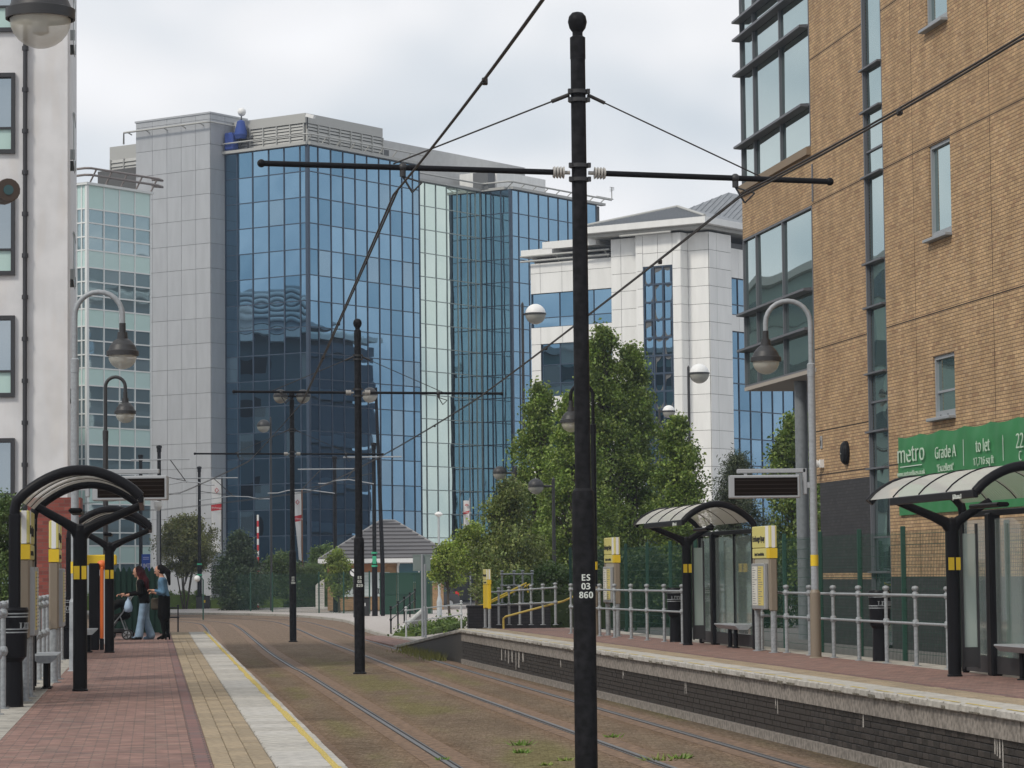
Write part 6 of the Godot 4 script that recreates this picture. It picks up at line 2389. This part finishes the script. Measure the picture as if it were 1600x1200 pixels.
func tree(called: String, label: String, at: Vector3, h: float, prof: Array, n: int, per: int, size: float, tone: Vector3, sd: int, kind := 0, stems := 1, group := "", clump := 0.42) -> void:
	var t := thing(called, label, "tree" if h > 2.8 else "shrub", at, 0.0, group)
	var r := RandomNumberGenerator.new()
	r.seed = sd
	var clumps := []
	var g := G.new()
	for s in stems:
		var a := TAU * s / stems + 0.4
		var sp: float = 0.0 if stems == 1 else 0.22 * prof[1][1]
		g.tube([Vector3(cos(a) * 0.1, 0, sin(a) * 0.1), Vector3(cos(a) * sp, h * 0.35, sin(a) * sp), Vector3(cos(a) * sp * 2.0, h * 0.65, sin(a) * sp * 2.0), Vector3(cos(a) * sp * 2.3, h * 0.93, sin(a) * sp * 2.3)], [0.02 * h / sqrt(stems), 0.015 * h / sqrt(stems), 0.009 * h / sqrt(stems), 0.002 * h], 8)
	for i in n:
		var f := pow((i + r.randf()) / n, 0.85)
		var tt: float = lerpf(prof[0][0], 0.985, f)
		var R := radius_at(prof, tt)
		var a := r.randf() * TAU
		var q := R * sqrt(r.randf_range(0.05, 1.0)) * r.randf_range(0.75, 1.12)
		var p := Vector3(cos(a) * q, tt * h, sin(a) * q)
		var cr := (clump * R + 0.12) * r.randf_range(0.6, 1.1)
		clumps.append([p, cr, cr * r.randf_range(0.8, 1.3)])
		if i % 2 == 0:
			var b := Vector3(cos(a) * q * 0.1, maxf(tt - 0.16, 0.08) * h, sin(a) * q * 0.1)
			g.tube([b, b.lerp(p, 0.5) + Vector3(0, 0.05 * h, 0) * 0.6, p], [0.006 * h, 0.004 * h, 0.0015 * h], 5, false)
	part("trunk", g, M.bark, t)
	foliage(t, clumps, per, size, tone, kind, sd)

func hedge(label: String, a: Vector3, b: Vector3, w: float, h: float, tone: Vector3, dens: float, sd: int, cat := "hedge") -> void:
	var t := thing("clipped_hedge" if cat == "hedge" else "ground_planting", label, cat, a)
	var d := b - a
	var g := G.new()
	var bs := Basis(d.normalized(), Vector3.UP, d.normalized().cross(Vector3.UP))
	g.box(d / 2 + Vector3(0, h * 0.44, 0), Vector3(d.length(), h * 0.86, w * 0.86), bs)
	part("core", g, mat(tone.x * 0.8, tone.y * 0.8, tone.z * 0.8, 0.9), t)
	var r := RandomNumberGenerator.new()
	r.seed = sd
	var cl := []
	var n := int(d.length() * h * dens)
	for i in n:
		cl.append([d * r.randf() + bs * Vector3(0, h * r.randf_range(0.05, 0.97), (w * 0.45) * r.randf_range(-1, 1.05)), 0.16, 0.14])
	foliage(t, cl, 10, 0.16, tone, 0, sd)

func build_trees() -> void:
	var col := [[0.06, 0.5], [0.16, 1.0], [0.35, 1.0], [0.6, 0.8], [0.82, 0.5], [0.94, 0.25], [1.0, 0.06]]
	var scaled := func(k: float) -> Array: return col.map(func(p: Array) -> Array: return [p[0], p[1] * k])
	var tone := Vector3(0.15, 0.215, 0.036)
	var gr := "upright trees behind the far platform"
	tree("upright_tree", "upright green tree, leftmost of the tall clump, before the blue glass edge", Vector3(1.05, 0, -113), 9.9, scaled.call(1.55), 74, 56, 0.19, tone, 21, 0, 1, gr)
	tree("upright_tree", "upright green tree directly behind the nearest mast", Vector3(2.35, 0, -109), 9.2, scaled.call(1.5), 74, 56, 0.19, tone * 1.08, 22, 0, 1, gr)
	tree("upright_tree", "tallest upright tree, its tip just right of the nearest mast", Vector3(3.72, 0, -115), 12.4, scaled.call(1.6), 96, 56, 0.19, tone * 0.95, 23, 0, 1, gr)
	tree("upright_tree", "second-tallest upright tree, before the white office's tall window", Vector3(4.95, 0, -116), 11.7, scaled.call(1.5), 88, 56, 0.19, tone, 24, 0, 1, gr)
	tree("upright_tree", "upright tree standing apart above the shelter, before the white office corner", Vector3(6.45, 0, -110), 8.35, scaled.call(1.35), 72, 56, 0.19, tone, 25, 0, 1, gr)
	tree("spreading_tree", "low grey-green spreading tree at the left foot of the tall clump", Vector3(-0.1, 0, -101), 5.6, [[0.1, 0.7], [0.3, 1.25], [0.6, 1.1], [0.85, 0.7], [1.0, 0.2]], 56, 50, 0.16, Vector3(0.17, 0.21, 0.06), 26)
	var yt := Vector3(0.22, 0.29, 0.045)
	tree("young_tree", "bright young tree right of the pale lamp column, above the dark car", Vector3(-1.62, 0, -119), 4.3, [[0.55, 0.6], [0.64, 1.1], [0.75, 1.0], [0.9, 0.6], [1.0, 0.15]], 36, 40, 0.17, yt, 27, 0, 1, "bright young trees by the car park", 0.3)
	tree("young_tree", "bright young tree just left of the pale lamp column, against the tiled roof", Vector3(-3.0, 0, -128), 3.7, [[0.52, 0.45], [0.64, 0.8], [0.78, 0.7], [1.0, 0.15]], 26, 38, 0.17, yt * 0.95, 28, 0, 1, "bright young trees by the car park", 0.3)
	tree("young_tree", "slender young tree in front of the low brick building's sign", Vector3(-10.35, 0, -166), 3.75, [[0.3, 0.35], [0.5, 0.85], [0.8, 0.6], [1.0, 0.1]], 26, 40, 0.2, yt * 0.8, 29, 0, 1, "", 0.3)
	tree("pine_tree", "dark pine behind the display on the crook lamp", Vector3(7.6, 0, -96), 6.2, [[0.2, 1.1], [0.4, 1.0], [0.65, 0.8], [0.85, 0.5], [1.0, 0.12]], 60, 55, 0.22, Vector3(0.065, 0.085, 0.045), 30, 1)
	tree("leafy_tree", "leafy tree glimpsed left of the brick office's column", Vector3(11.6, 0, -116), 8.6, [[0.1, 1.1], [0.5, 1.3], [0.8, 0.9], [1.0, 0.2]], 70, 55, 0.22, tone * 0.9, 31)
	tree("many_stemmed_tree", "open many-stemmed olive-green tree before the grey tower", Vector3(-21.8, 0.1, -187), 6.1, [[0.42, 1.0], [0.6, 2.2], [0.8, 2.1], [0.93, 1.3], [1.0, 0.5]], 74, 46, 0.2, Vector3(0.13, 0.14, 0.045), 32, 0, 5, "", 0.24)
	tree("bushy_conifer", "dark bushy conifer beside the hedge, below the white banner", Vector3(-17.6, 0, -181), 5.0, [[0.04, 1.5], [0.3, 1.7], [0.6, 1.1], [0.85, 0.5], [1.0, 0.08]], 90, 58, 0.22, Vector3(0.045, 0.075, 0.034), 33)
	var bt := Vector3(0.065, 0.105, 0.027)
	tree("garden_bush", "dark green bush left of the two-globe mast", Vector3(-15.6, 0, -190), 3.6, [[0.02, 1.3], [0.5, 1.5], [0.85, 1.0], [1.0, 0.3]], 60, 50, 0.24, bt, 34, 0, 3)
	tree("garden_bush", "mid green bush right of the two-globe mast", Vector3(-13.6, 0, -191), 2.9, [[0.02, 1.2], [0.5, 1.4], [0.85, 0.9], [1.0, 0.3]], 50, 50, 0.24, bt * 1.2, 35, 1, 3)
	tree("garden_bush", "round bright bush peeping over the tiled roof's left end", Vector3(-13.2, 0, -197), 4.2, [[0.02, 0.9], [0.6, 1.1], [0.85, 0.9], [1.0, 0.3]], 40, 50, 0.24, bt * 1.6, 36, 0, 3)
	tree("leafy_tree", "leafy green bush at the left edge of the frame beyond the bin", Vector3(-11.5, 0.5, -63), 3.6, [[0.05, 0.7], [0.5, 0.8], [0.85, 0.6], [1.0, 0.2]], 50, 60, 0.1, bt * 1.6, 37)
	var us := [[3.0, -97, 2.6, 1.4, 0.8], [4.6, -94, 2.5, 1.5, 0.75], [6.3, -92, 2.9, 1.3, 0.7], [7.6, -90, 2.4, 1.2, 0.7], [1.3, -93, 2.0, 1.2, 1.0], [0.3, -95, 1.7, 1.0, 1.2]]
	var ul := ["dark bush behind the green fence left of the yellow-headed totem", "dark bush behind the fence right of the yellow-headed totem", "dark bush behind the fence left of the shelter by the trees", "dark bush behind the shelter by the trees", "green bush behind the lower yellow handrail", "light green bush behind the upper yellow handrails"]
	for k in us.size():
		var q: Array = us[k]
		tree("undergrowth_bush", ul[k], Vector3(q[0], 0.3, q[1]), q[2], [[0.02, q[3]], [0.5, q[3]], [0.85, q[3] * 0.7], [1.0, 0.3]], 46, 50, 0.17, bt * q[4] * 1.3, 50 + k, 0, 3, "bushes behind the far platform")
	hedge("clipped green hedge along the bend in front of the grey tower", Vector3(-30, 0.05, -186), Vector3(-20.6, 0.05, -188), 1.4, 1.25, Vector3(0.15, 0.23, 0.035), 22, 40)
	hedge("lower clipped hedge sloping beside the short grey lamp", Vector3(-20.2, 0.05, -187.5), Vector3(-15.5, 0.05, -188.5), 1.6, 0.85, Vector3(0.13, 0.20, 0.038), 24, 41)
	hedge("low planting along the planted side of the ramp", Vector3(-3.95, 0.0, -101), Vector3(-2.3, 0.25, -112), 0.9, 0.24, Vector3(0.11, 0.17, 0.03), 26, 42, "planting")
	var tw := thing("grass_strip", "tall yellowish grass growing along the foot of the ramp wall", "grass")
	var gg := G.new()
	for i in 900:
		var d := rng.randf_range(75.0, 85.0)
		var b := Vector3(8.78 - 0.1405 * d - 0.04 - absf(rng.randfn(0, 0.22)), 0, -d)
		var tip := b + Vector3(rng.randfn(0, 0.05), rng.randf_range(0.05, 0.28), rng.randfn(0, 0.05))
		var sd := Vector3(rng.randfn(0, 1), 0, rng.randfn(0, 1)).normalized() * 0.012
		gg.flat3(b - sd, tip, b + sd)
	stuff(part("blades", gg, mat(0.20, 0.20, 0.05, 0.8), tw))
	hedge("flowering shrubs beside the railing at the lower yellow handrail", Vector3(0.3, 0.7, -84), Vector3(3.2, 0.7, -82), 1.4, 1.1, Vector3(0.06, 0.09, 0.025), 16, 44, "planting")

# ------------------------------------------------------------------ people
class Field:  # tapered capsules joined by a smooth minimum on a grid, meshed as surface nets
	var lo: Vector3
	var n: Vector3i
	var cell: float
	var f := PackedFloat32Array()
	func _init(a: Vector3, b: Vector3, c: float) -> void:
		lo = a
		cell = c
		n = Vector3i(((b - a) / c).ceil()) + Vector3i.ONE
		f.resize(n.x * n.y * n.z)
		f.fill(9.0)
	func add(a: Vector3, b: Vector3, ra: float, rb: float, k := 0.03, sq := Vector3.ONE) -> void:
		var m := maxf(ra, rb) + k * 1.5 + cell
		var p0 := Vector3i(((a.min(b) - Vector3.ONE * m - lo) / cell).floor()).clamp(Vector3i.ZERO, n - Vector3i.ONE)
		var p1 := Vector3i(((a.max(b) + Vector3.ONE * m - lo) / cell).ceil()).clamp(Vector3i.ZERO, n - Vector3i.ONE)
		var d := b - a
		var l2 := maxf(d.length_squared(), 1e-9)
		for z in range(p0.z, p1.z + 1):
			for y in range(p0.y, p1.y + 1):
				for x in range(p0.x, p1.x + 1):
					var p := lo + Vector3(x, y, z) * cell
					var t := clampf((p - a).dot(d) / l2, 0, 1)
					var v := ((p - a - d * t) / sq).length() - lerpf(ra, rb, t)
					var i := x + n.x * (y + n.y * z)
					var o := f[i]
					var h := maxf(k - absf(o - v), 0.0) / k
					f[i] = minf(o, v) - h * h * k * 0.25
	func mesh_into(g: G, paint: Callable) -> void:
		var ids := {}
		var vs := []
		var ns := []
		var sx := 1
		var sy := n.x
		var sz := n.x * n.y
		var offs := [0, sx, sy, sx + sy, sz, sx + sz, sy + sz, sx + sy + sz]
		var cs := [Vector3(0, 0, 0), Vector3(1, 0, 0), Vector3(0, 1, 0), Vector3(1, 1, 0), Vector3(0, 0, 1), Vector3(1, 0, 1), Vector3(0, 1, 1), Vector3(1, 1, 1)]
		var ed := [[0, 1], [2, 3], [4, 5], [6, 7], [0, 2], [1, 3], [4, 6], [5, 7], [0, 4], [1, 5], [2, 6], [3, 7]]
		for z in n.z - 1:
			for y in n.y - 1:
				for x in n.x - 1:
					var i := x + sy * y + sz * z
					if f[i] > cell * 2.5:
						continue
					var neg := 0
					for o in offs:
						if f[i + o] < 0.0: neg += 1
					if neg == 0 or neg == 8:
						continue
					var s := Vector3()
					var c := 0
					for e in ed:
						var a := f[i + offs[e[0]]]
						var b := f[i + offs[e[1]]]
						if (a < 0.0) != (b < 0.0):
							s += cs[e[0]].lerp(cs[e[1]], a / (a - b))
							c += 1
					var gr := Vector3(f[i + 1] - f[i] + f[i + sx + sy + sz] - f[i + sy + sz], f[i + sy] - f[i] + f[i + sx + sy + sz] - f[i + sx + sz], f[i + sz] - f[i] + f[i + sx + sy + sz] - f[i + sx + sy])
					ids[i] = vs.size()
					vs.append(lo + (Vector3(x, y, z) + s / c) * cell)
					ns.append(gr.normalized())
		for i in ids:
			for ax in 3:
				var st: int = [sx, sy, sz][ax]
				var u: int = [sy, sz, sx][ax]
				var w: int = [sz, sx, sy][ax]
				if (f[i] < 0.0) == (f[i + st] < 0.0):
					continue
				if not (ids.has(i - u) and ids.has(i - w) and ids.has(i - u - w)):
					continue
				var q := [ids[i], ids[i - u], ids[i - u - w], ids[i - w]]
				if f[i] < 0.0:
					q.reverse()
				for tr in [[0, 1, 2], [0, 2, 3]]:
					g.tri(vs[q[tr[0]]], vs[q[tr[1]]], vs[q[tr[2]]], ns[q[tr[0]]], ns[q[tr[1]]], ns[q[tr[2]]])
					for k in tr:
						g.c.push_back(paint.call(vs[q[k]]))

func hand(g: G, wrist: Vector3, dir: Vector3, up: Vector3, skin: Color) -> void:
	var side := dir.cross(up).normalized()
	var n0 := g.v.size()
	for i in 4:
		var b := wrist + dir * 0.07 + side * (0.027 - 0.018 * i)
		var l: float = [0.062, 0.074, 0.07, 0.055][i]
		g.tube([b - dir * 0.05, b, b + dir * l * 0.5 - up * 0.008, b + dir * l * 0.8 - up * 0.03, b + dir * l * 0.78 - up * 0.05], [0.011, 0.0095, 0.009, 0.008, 0.006], 6)
	g.tube([wrist + side * 0.02, wrist + side * 0.045 + dir * 0.035 - up * 0.01, wrist + side * 0.04 + dir * 0.075 - up * 0.03], [0.012, 0.0105, 0.008], 6)
	for i in g.v.size() - n0:
		g.c.push_back(skin)

func head(g: G, c: Vector3, tilt: float, skin: Color) -> void:  # looks towards -x
	var f := Field.new(Vector3(-0.16, -0.2, -0.11), Vector3(0.14, 0.16, 0.11), 0.0075)
	f.add(Vector3(0.012, 0.03, 0), Vector3(-0.012, 0.025, 0), 0.092, 0.088, 0.03, Vector3(1, 1.08, 0.86))
	f.add(Vector3(-0.045, -0.045, 0), Vector3(-0.068, -0.085, 0), 0.05, 0.026, 0.04)
	f.add(Vector3(-0.092, 0.02, 0), Vector3(-0.112, -0.022, 0), 0.008, 0.014, 0.014)
	f.add(Vector3(-0.088, -0.052, -0.014), Vector3(-0.088, -0.052, 0.014), 0.008, 0.008, 0.01)
	f.add(Vector3(-0.086, 0.036, -0.035), Vector3(-0.086, 0.036, 0.035), 0.01, 0.01, 0.02)
	for s in [-1.0, 1.0]:
		f.add(Vector3(0.01, 0.02, 0.078 * s), Vector3(0.016, -0.02, 0.078 * s), 0.018, 0.012, 0.008, Vector3(1, 1, 0.5))
	f.add(Vector3(0.01, -0.06, 0), Vector3(0.02, -0.19, 0), 0.05, 0.052, 0.03)
	var n0 := g.v.size()
	f.mesh_into(g, func(p: Vector3) -> Color:
		if absf(p.y - 0.012) < 0.008 and absf(absf(p.z) - 0.033) < 0.014 and p.x < -0.06: return Color(0.03, 0.02, 0.015)
		if absf(p.y + 0.053) < 0.009 and absf(p.z) < 0.022 and p.x < -0.075: return Color(0.38, 0.12, 0.10)
		return skin)
	var bs := Basis(Vector3(0, 0, 1), tilt)
	for i in range(n0, g.v.size()):
		g.v[i] = c + bs * g.v[i]
		g.n[i] = bs * g.n[i]

func build_people() -> void:
	var body := mat(1, 1, 1, 0.85)
	body.metallic_specular = 0.25
	body.vertex_color_use_as_albedo = true
	var skin := Color(0.50, 0.28, 0.20)
	# the woman at the pushchair: long dark-red hair, black jacket, flared pale jeans
	var a := thing("person", "person with long dark red hair, black jacket and pale flared jeans behind a pushchair", "person", place(0, -1.66, 65.1), 0.02)
	var f := Field.new(Vector3(-0.62, -0.02, -0.36), Vector3(0.42, 1.5, 0.36), 0.021)
	f.add(Vector3(0.05, 0.88, 0), Vector3(0.0, 1.08, 0), 0.125, 0.115, 0.05, Vector3(1, 1, 1.25))
	f.add(Vector3(0.0, 1.08, 0), Vector3(-0.035, 1.28, 0), 0.12, 0.11, 0.05, Vector3(1, 1, 1.35))
	f.add(Vector3(-0.035, 1.30, 0), Vector3(-0.07, 1.42, 0), 0.06, 0.05, 0.04)
	for s in [-1.0, 1.0]:
		f.add(Vector3(-0.035, 1.30, 0.1 * s), Vector3(-0.03, 1.30, 0.17 * s), 0.07, 0.065, 0.05)
	for q in [[-0.08, 0.05, -0.10, 1.0], [0.085, 0.02, 0.15, -1.0]]:
		var z: float = 0.085 * q[3]
		f.add(Vector3(0.05, 0.86, z), Vector3(q[0] * 0.5 + 0.02, 0.48, z * 1.1), 0.105, 0.078, 0.03)
		f.add(Vector3(q[0] * 0.5 + 0.02, 0.48, z * 1.1), Vector3(q[2] + 0.03, 0.09, z * 1.2), 0.076, 0.098, 0.03)
		f.add(Vector3(q[2] + 0.05, 0.035, z * 1.2), Vector3(q[2] - 0.12, 0.03, z * 1.25), 0.045, 0.036, 0.02)
	# forearms reach forward to the handle
	f.add(Vector3(-0.03, 1.30, 0.185), Vector3(-0.02, 1.06, 0.215), 0.058, 0.05, 0.03)
	f.add(Vector3(-0.02, 1.06, 0.215), Vector3(-0.27, 1.02, 0.17), 0.05, 0.036, 0.03)
	f.add(Vector3(-0.27, 1.02, 0.17), Vector3(-0.34, 1.01, 0.165), 0.03, 0.034, 0.02)
	f.add(Vector3(-0.03, 1.30, -0.185), Vector3(-0.12, 1.07, -0.22), 0.058, 0.05, 0.03)
	f.add(Vector3(-0.12, 1.07, -0.22), Vector3(-0.42, 1.03, -0.17), 0.05, 0.034, 0.03)
	f.add(Vector3(-0.42, 1.03, -0.17), Vector3(-0.49, 1.03, -0.165), 0.03, 0.032, 0.02)
	var g := G.new()
	var nz := FastNoiseLite.new()
	nz.frequency = 6.0
	f.mesh_into(g, func(p: Vector3) -> Color:
		var w := 1.0 + 0.35 * nz.get_noise_3dv(p)
		if p.y < 0.055 and p.x < -0.0: return Color(0.02, 0.02, 0.02)
		if p.y < 0.83 and p.x > -0.24: return Color(0.23 * w, 0.33 * w, 0.44 * w)
		if (p.x < -0.275 and p.z > 0) or (p.x < -0.43 and p.z < 0) or p.y > 1.375: return skin
		if p.y > 0.98 and p.x < -0.085 and p.x > -0.2 and absf(p.z) < 0.05: return Color(0.6, 0.55, 0.45)
		return Color(0.007 * w, 0.006 * w, 0.0065 * w))
	head(g, Vector3(-0.105, 1.535, 0), 0.2, skin)
	hand(g, Vector3(-0.33, 1.01, 0.165), Vector3(-1, 0.05, 0).normalized(), Vector3.UP, skin)
	hand(g, Vector3(-0.48, 1.03, -0.165), Vector3(-1, 0.0, 0.1).normalized(), Vector3.UP, skin)
	part("body", g, body, a)
	var hf := Field.new(Vector3(-0.25, 1.0, -0.18), Vector3(0.25, 1.72, 0.18), 0.0125)
	hf.add(Vector3(-0.075, 1.575, 0), Vector3(-0.06, 1.55, 0), 0.106, 0.104, 0.03, Vector3(1, 1, 0.92))
	hf.add(Vector3(-0.03, 1.50, 0), Vector3(0.06, 1.32, 0), 0.095, 0.085, 0.05, Vector3(1, 1, 1.2))
	hf.add(Vector3(0.06, 1.32, 0), Vector3(0.115, 1.1, 0), 0.085, 0.05, 0.05, Vector3(0.9, 1, 1.4))
	hf.add(Vector3(-0.06, 1.48, 0.09), Vector3(-0.03, 1.25, 0.11), 0.035, 0.03, 0.03)
	var hg := G.new()
	hf.mesh_into(hg, func(p: Vector3) -> Color:
		var w := 1.0 + 0.5 * nz.get_noise_3d(p.x * 5.0, p.y * 0.8, p.z * 5.0)
		return Color(0.055 * w, 0.014 * w, 0.018 * w).lerp(Color(0.018, 0.010, 0.011), clampf((p.y - 1.45) * 5.0, 0, 1)))
	# open the hair over the face
	part("hair", carve(hg, Vector3(-0.19, 1.525, 0), 0.092), body, a)
	# the woman behind: ponytail, denim jacket, black skirt, heels
	var b := thing("person", "person with a black ponytail, denim jacket, black skirt and heeled shoes", "person", place(0, -1.2, 64.6), -0.05)
	f = Field.new(Vector3(-0.42, -0.02, -0.34), Vector3(0.36, 1.52, 0.34), 0.021)
	f.add(Vector3(0.03, 0.92, 0), Vector3(0.0, 1.1, 0), 0.118, 0.105, 0.05, Vector3(1, 1, 1.25))
	f.add(Vector3(0.0, 1.1, 0), Vector3(-0.01, 1.31, 0), 0.11, 0.108, 0.05, Vector3(1, 1, 1.35))
	f.add(Vector3(-0.01, 1.33, 0), Vector3(-0.045, 1.45, 0), 0.058, 0.048, 0.04)
	f.add(Vector3(0.03, 0.95, 0), Vector3(0.02, 0.56, 0), 0.13, 0.145, 0.03, Vector3(1, 1, 1.1))
	for q in [[-0.01, 1.0], [0.05, -1.0]]:
		var z: float = 0.07 * q[1]
		f.add(Vector3(0.02, 0.6, z), Vector3(q[0] + 0.01, 0.46, z), 0.075, 0.062, 0.03)
		f.add(Vector3(q[0] + 0.01, 0.46, z), Vector3(q[0] + 0.05, 0.1, z), 0.06, 0.036, 0.02)
		f.add(Vector3(q[0] + 0.06, 0.1, z), Vector3(q[0] - 0.09, 0.03, z * 1.1), 0.038, 0.03, 0.02)
		f.add(Vector3(q[0] + 0.085, 0.085, z), Vector3(q[0] + 0.09, 0.0, z), 0.024, 0.02, 0.015)
	for s in [-1.0, 1.0]:
		f.add(Vector3(-0.01, 1.33, 0.09 * s), Vector3(0.0, 1.32, 0.16 * s), 0.065, 0.062, 0.05)
		f.add(Vector3(0.0, 1.33, 0.175 * s), Vector3(0.05, 1.07, 0.2 * s), 0.056, 0.048, 0.03)
		f.add(Vector3(0.05, 1.07, 0.2 * s), Vector3(-0.16, 1.08 + 0.03 * s, 0.13 * s), 0.048, 0.034, 0.03)
		f.add(Vector3(-0.16, 1.08 + 0.03 * s, 0.13 * s), Vector3(-0.22, 1.09 + 0.03 * s, 0.12 * s), 0.028, 0.03, 0.02)
	g = G.new()
	f.mesh_into(g, func(p: Vector3) -> Color:
		var w := 1.0 + 0.4 * nz.get_noise_3dv(p + Vector3(3, 0, 0))
		if p.y > 1.41 or (p.x < -0.165 and p.y > 1.0): return skin
		if p.y > 1.05 and p.x < -0.08 and absf(p.z) < 0.06: return Color(0.6, 0.55, 0.5)
		if p.y > 1.0 or (p.x > 0.1 and p.y > 0.99): return Color(0.10 * w, 0.19 * w, 0.29 * w)
		return Color(0.005 * w, 0.005 * w, 0.006 * w))
	head(g, Vector3(-0.08, 1.555, 0), 0.28, skin)
	hand(g, Vector3(-0.21, 1.12, 0.12), Vector3(-0.9, 0.2, -0.3).normalized(), Vector3.UP, skin)
	hand(g, Vector3(-0.21, 1.06, -0.12), Vector3(-0.9, 0.2, 0.3).normalized(), Vector3.UP, skin)
	part("body", g, body, b)
	hf = Field.new(Vector3(-0.25, 1.0, -0.18), Vector3(0.32, 1.75, 0.18), 0.0125)
	hf.add(Vector3(-0.05, 1.60, 0), Vector3(-0.035, 1.575, 0), 0.102, 0.1, 0.03, Vector3(1, 1, 0.9))
	hf.add(Vector3(0.03, 1.60, 0), Vector3(0.11, 1.52, 0), 0.06, 0.062, 0.03)
	hf.add(Vector3(0.11, 1.52, 0), Vector3(0.15, 1.25, 0), 0.062, 0.028, 0.04)
	hg = G.new()
	hf.mesh_into(hg, func(p: Vector3) -> Color:
		var w := 1.0 + 0.4 * nz.get_noise_3d(p.x * 5.0, p.y, p.z * 5.0)
		return Color(0.011 * w, 0.010 * w, 0.011 * w))
	part("hair", carve(hg, Vector3(-0.165, 1.53, 0), 0.098), body, b)
	var hb := thing("handbag", "dark patterned shoulder bag between the two women", "bag", place(0, -1.36, 64.9, 0.886 + 0.68))
	g = G.new()
	g.cbox(Vector3(0, 0.13, 0), Vector3(0.22, 0.27, 0.1), 0.03)
	part("pouch", g, worn(0.06, 0.05, 0.035, 0.6, 0.15, 0.8, 0.05, 95), hb)
	g = G.new()
	g.tube([Vector3(-0.09, 0.25, 0), Vector3(-0.05, 0.45, 0.03), Vector3(0.03, 0.52, 0.04), Vector3(0.08, 0.42, 0.02), Vector3(0.09, 0.25, 0)], 0.012, 6)
	part("strap", g, M.black, hb)
	# the pushchair
	var p := thing("pushchair", "black pushchair with silver frame pushed by the person in jeans", "pushchair", place(0, -2.13, 65.3), 0.02)
	for q in [[-0.27, 0.17], [-0.27, -0.17], [0.14, 0.24], [0.14, -0.24]]:
		g = G.new()
		var c := Vector3(q[0], 0.115, q[1])
		g.tube([c + Vector3(0, 0, -0.022), c + Vector3(0, 0, 0.022)], 0.115, 20)
		var w := part("wheel", g, M.ink, p)
		g = G.new()
		g.tube([c + Vector3(0, 0, -0.025), c + Vector3(0, 0, 0.026)], 0.085, 16)
		part("hub", g, M.silver, w)
		g = G.new()
		for k in 5:
			g.bar(c + Vector3(0, 0, 0.03), c + Vector3(cos(k * 1.257) * 0.08, sin(k * 1.257) * 0.08, 0.03), 0.01, 5)
		part("spoke", g, M.ink, w)
	g = G.new()
	for z in [-0.21, 0.21]:
		g.tube([Vector3(-0.3, 0.2, z * 0.8), Vector3(0.05, 0.62, z), Vector3(0.2, 0.95, z), Vector3(0.24, 1.0, z)], 0.014, 8)
		g.tube([Vector3(0.14, 0.13, z * 1.1), Vector3(-0.02, 0.55, z)], 0.014, 8)
	g.tube([Vector3(0.24, 1.0, -0.21), Vector3(0.26, 1.02, 0), Vector3(0.24, 1.0, 0.21)], 0.018, 8)
	part("frame", g, M.silver, p)
	f = Field.new(Vector3(-0.5, 0.2, -0.3), Vector3(0.32, 1.0, 0.3), 0.02)
	f.add(Vector3(0.08, 0.55, 0), Vector3(-0.2, 0.48, 0), 0.12, 0.1, 0.06, Vector3(1, 0.8, 1.6))
	f.add(Vector3(0.12, 0.6, 0), Vector3(0.02, 0.82, 0), 0.1, 0.1, 0.06, Vector3(0.7, 1, 1.6))
	f.add(Vector3(-0.2, 0.48, 0), Vector3(-0.3, 0.3, 0), 0.07, 0.05, 0.05, Vector3(0.6, 1, 2.4))
	f.add(Vector3(-0.06, 0.84, 0), Vector3(-0.18, 0.76, 0), 0.13, 0.12, 0.05, Vector3(1, 0.7, 1.4))
	g = G.new()
	f.mesh_into(g, func(_p: Vector3) -> Color: return Color(0.012, 0.012, 0.013))
	part("seat", g, body, p)
	g = G.new()
	g.cbox(Vector3(-0.05, 0.2, 0), Vector3(0.36, 0.1, 0.34), 0.03)
	part("basket", g, M.iron, p)
	var bg := thing("carrier_bag", "pale blue carrier bag hanging from the pushchair handle", "bag", place(0, -1.98, 65.0, 0.886 + 0.62))
	g = G.new()
	g.lathe(Vector3(), [[0.0, 0.0], [0.085, 0.02], [0.1, 0.12], [0.07, 0.24], [0.03, 0.3], [0.02, 0.36]], 9, true)
	part("bag", g, mat(0.35, 0.47, 0.62, 0.6), bg)

func carve(g: G, c: Vector3, r: float) -> G:  # leave out the faces inside a ball
	var o := G.new()
	for i in range(0, g.v.size(), 3):
		if ((g.v[i] + g.v[i + 1] + g.v[i + 2]) / 3.0).distance_to(c) < r:
			continue
		for k in 3:
			o.v.push_back(g.v[i + k])
			o.n.push_back(g.n[i + k])
			o.c.push_back(g.c[i + k])
	return o
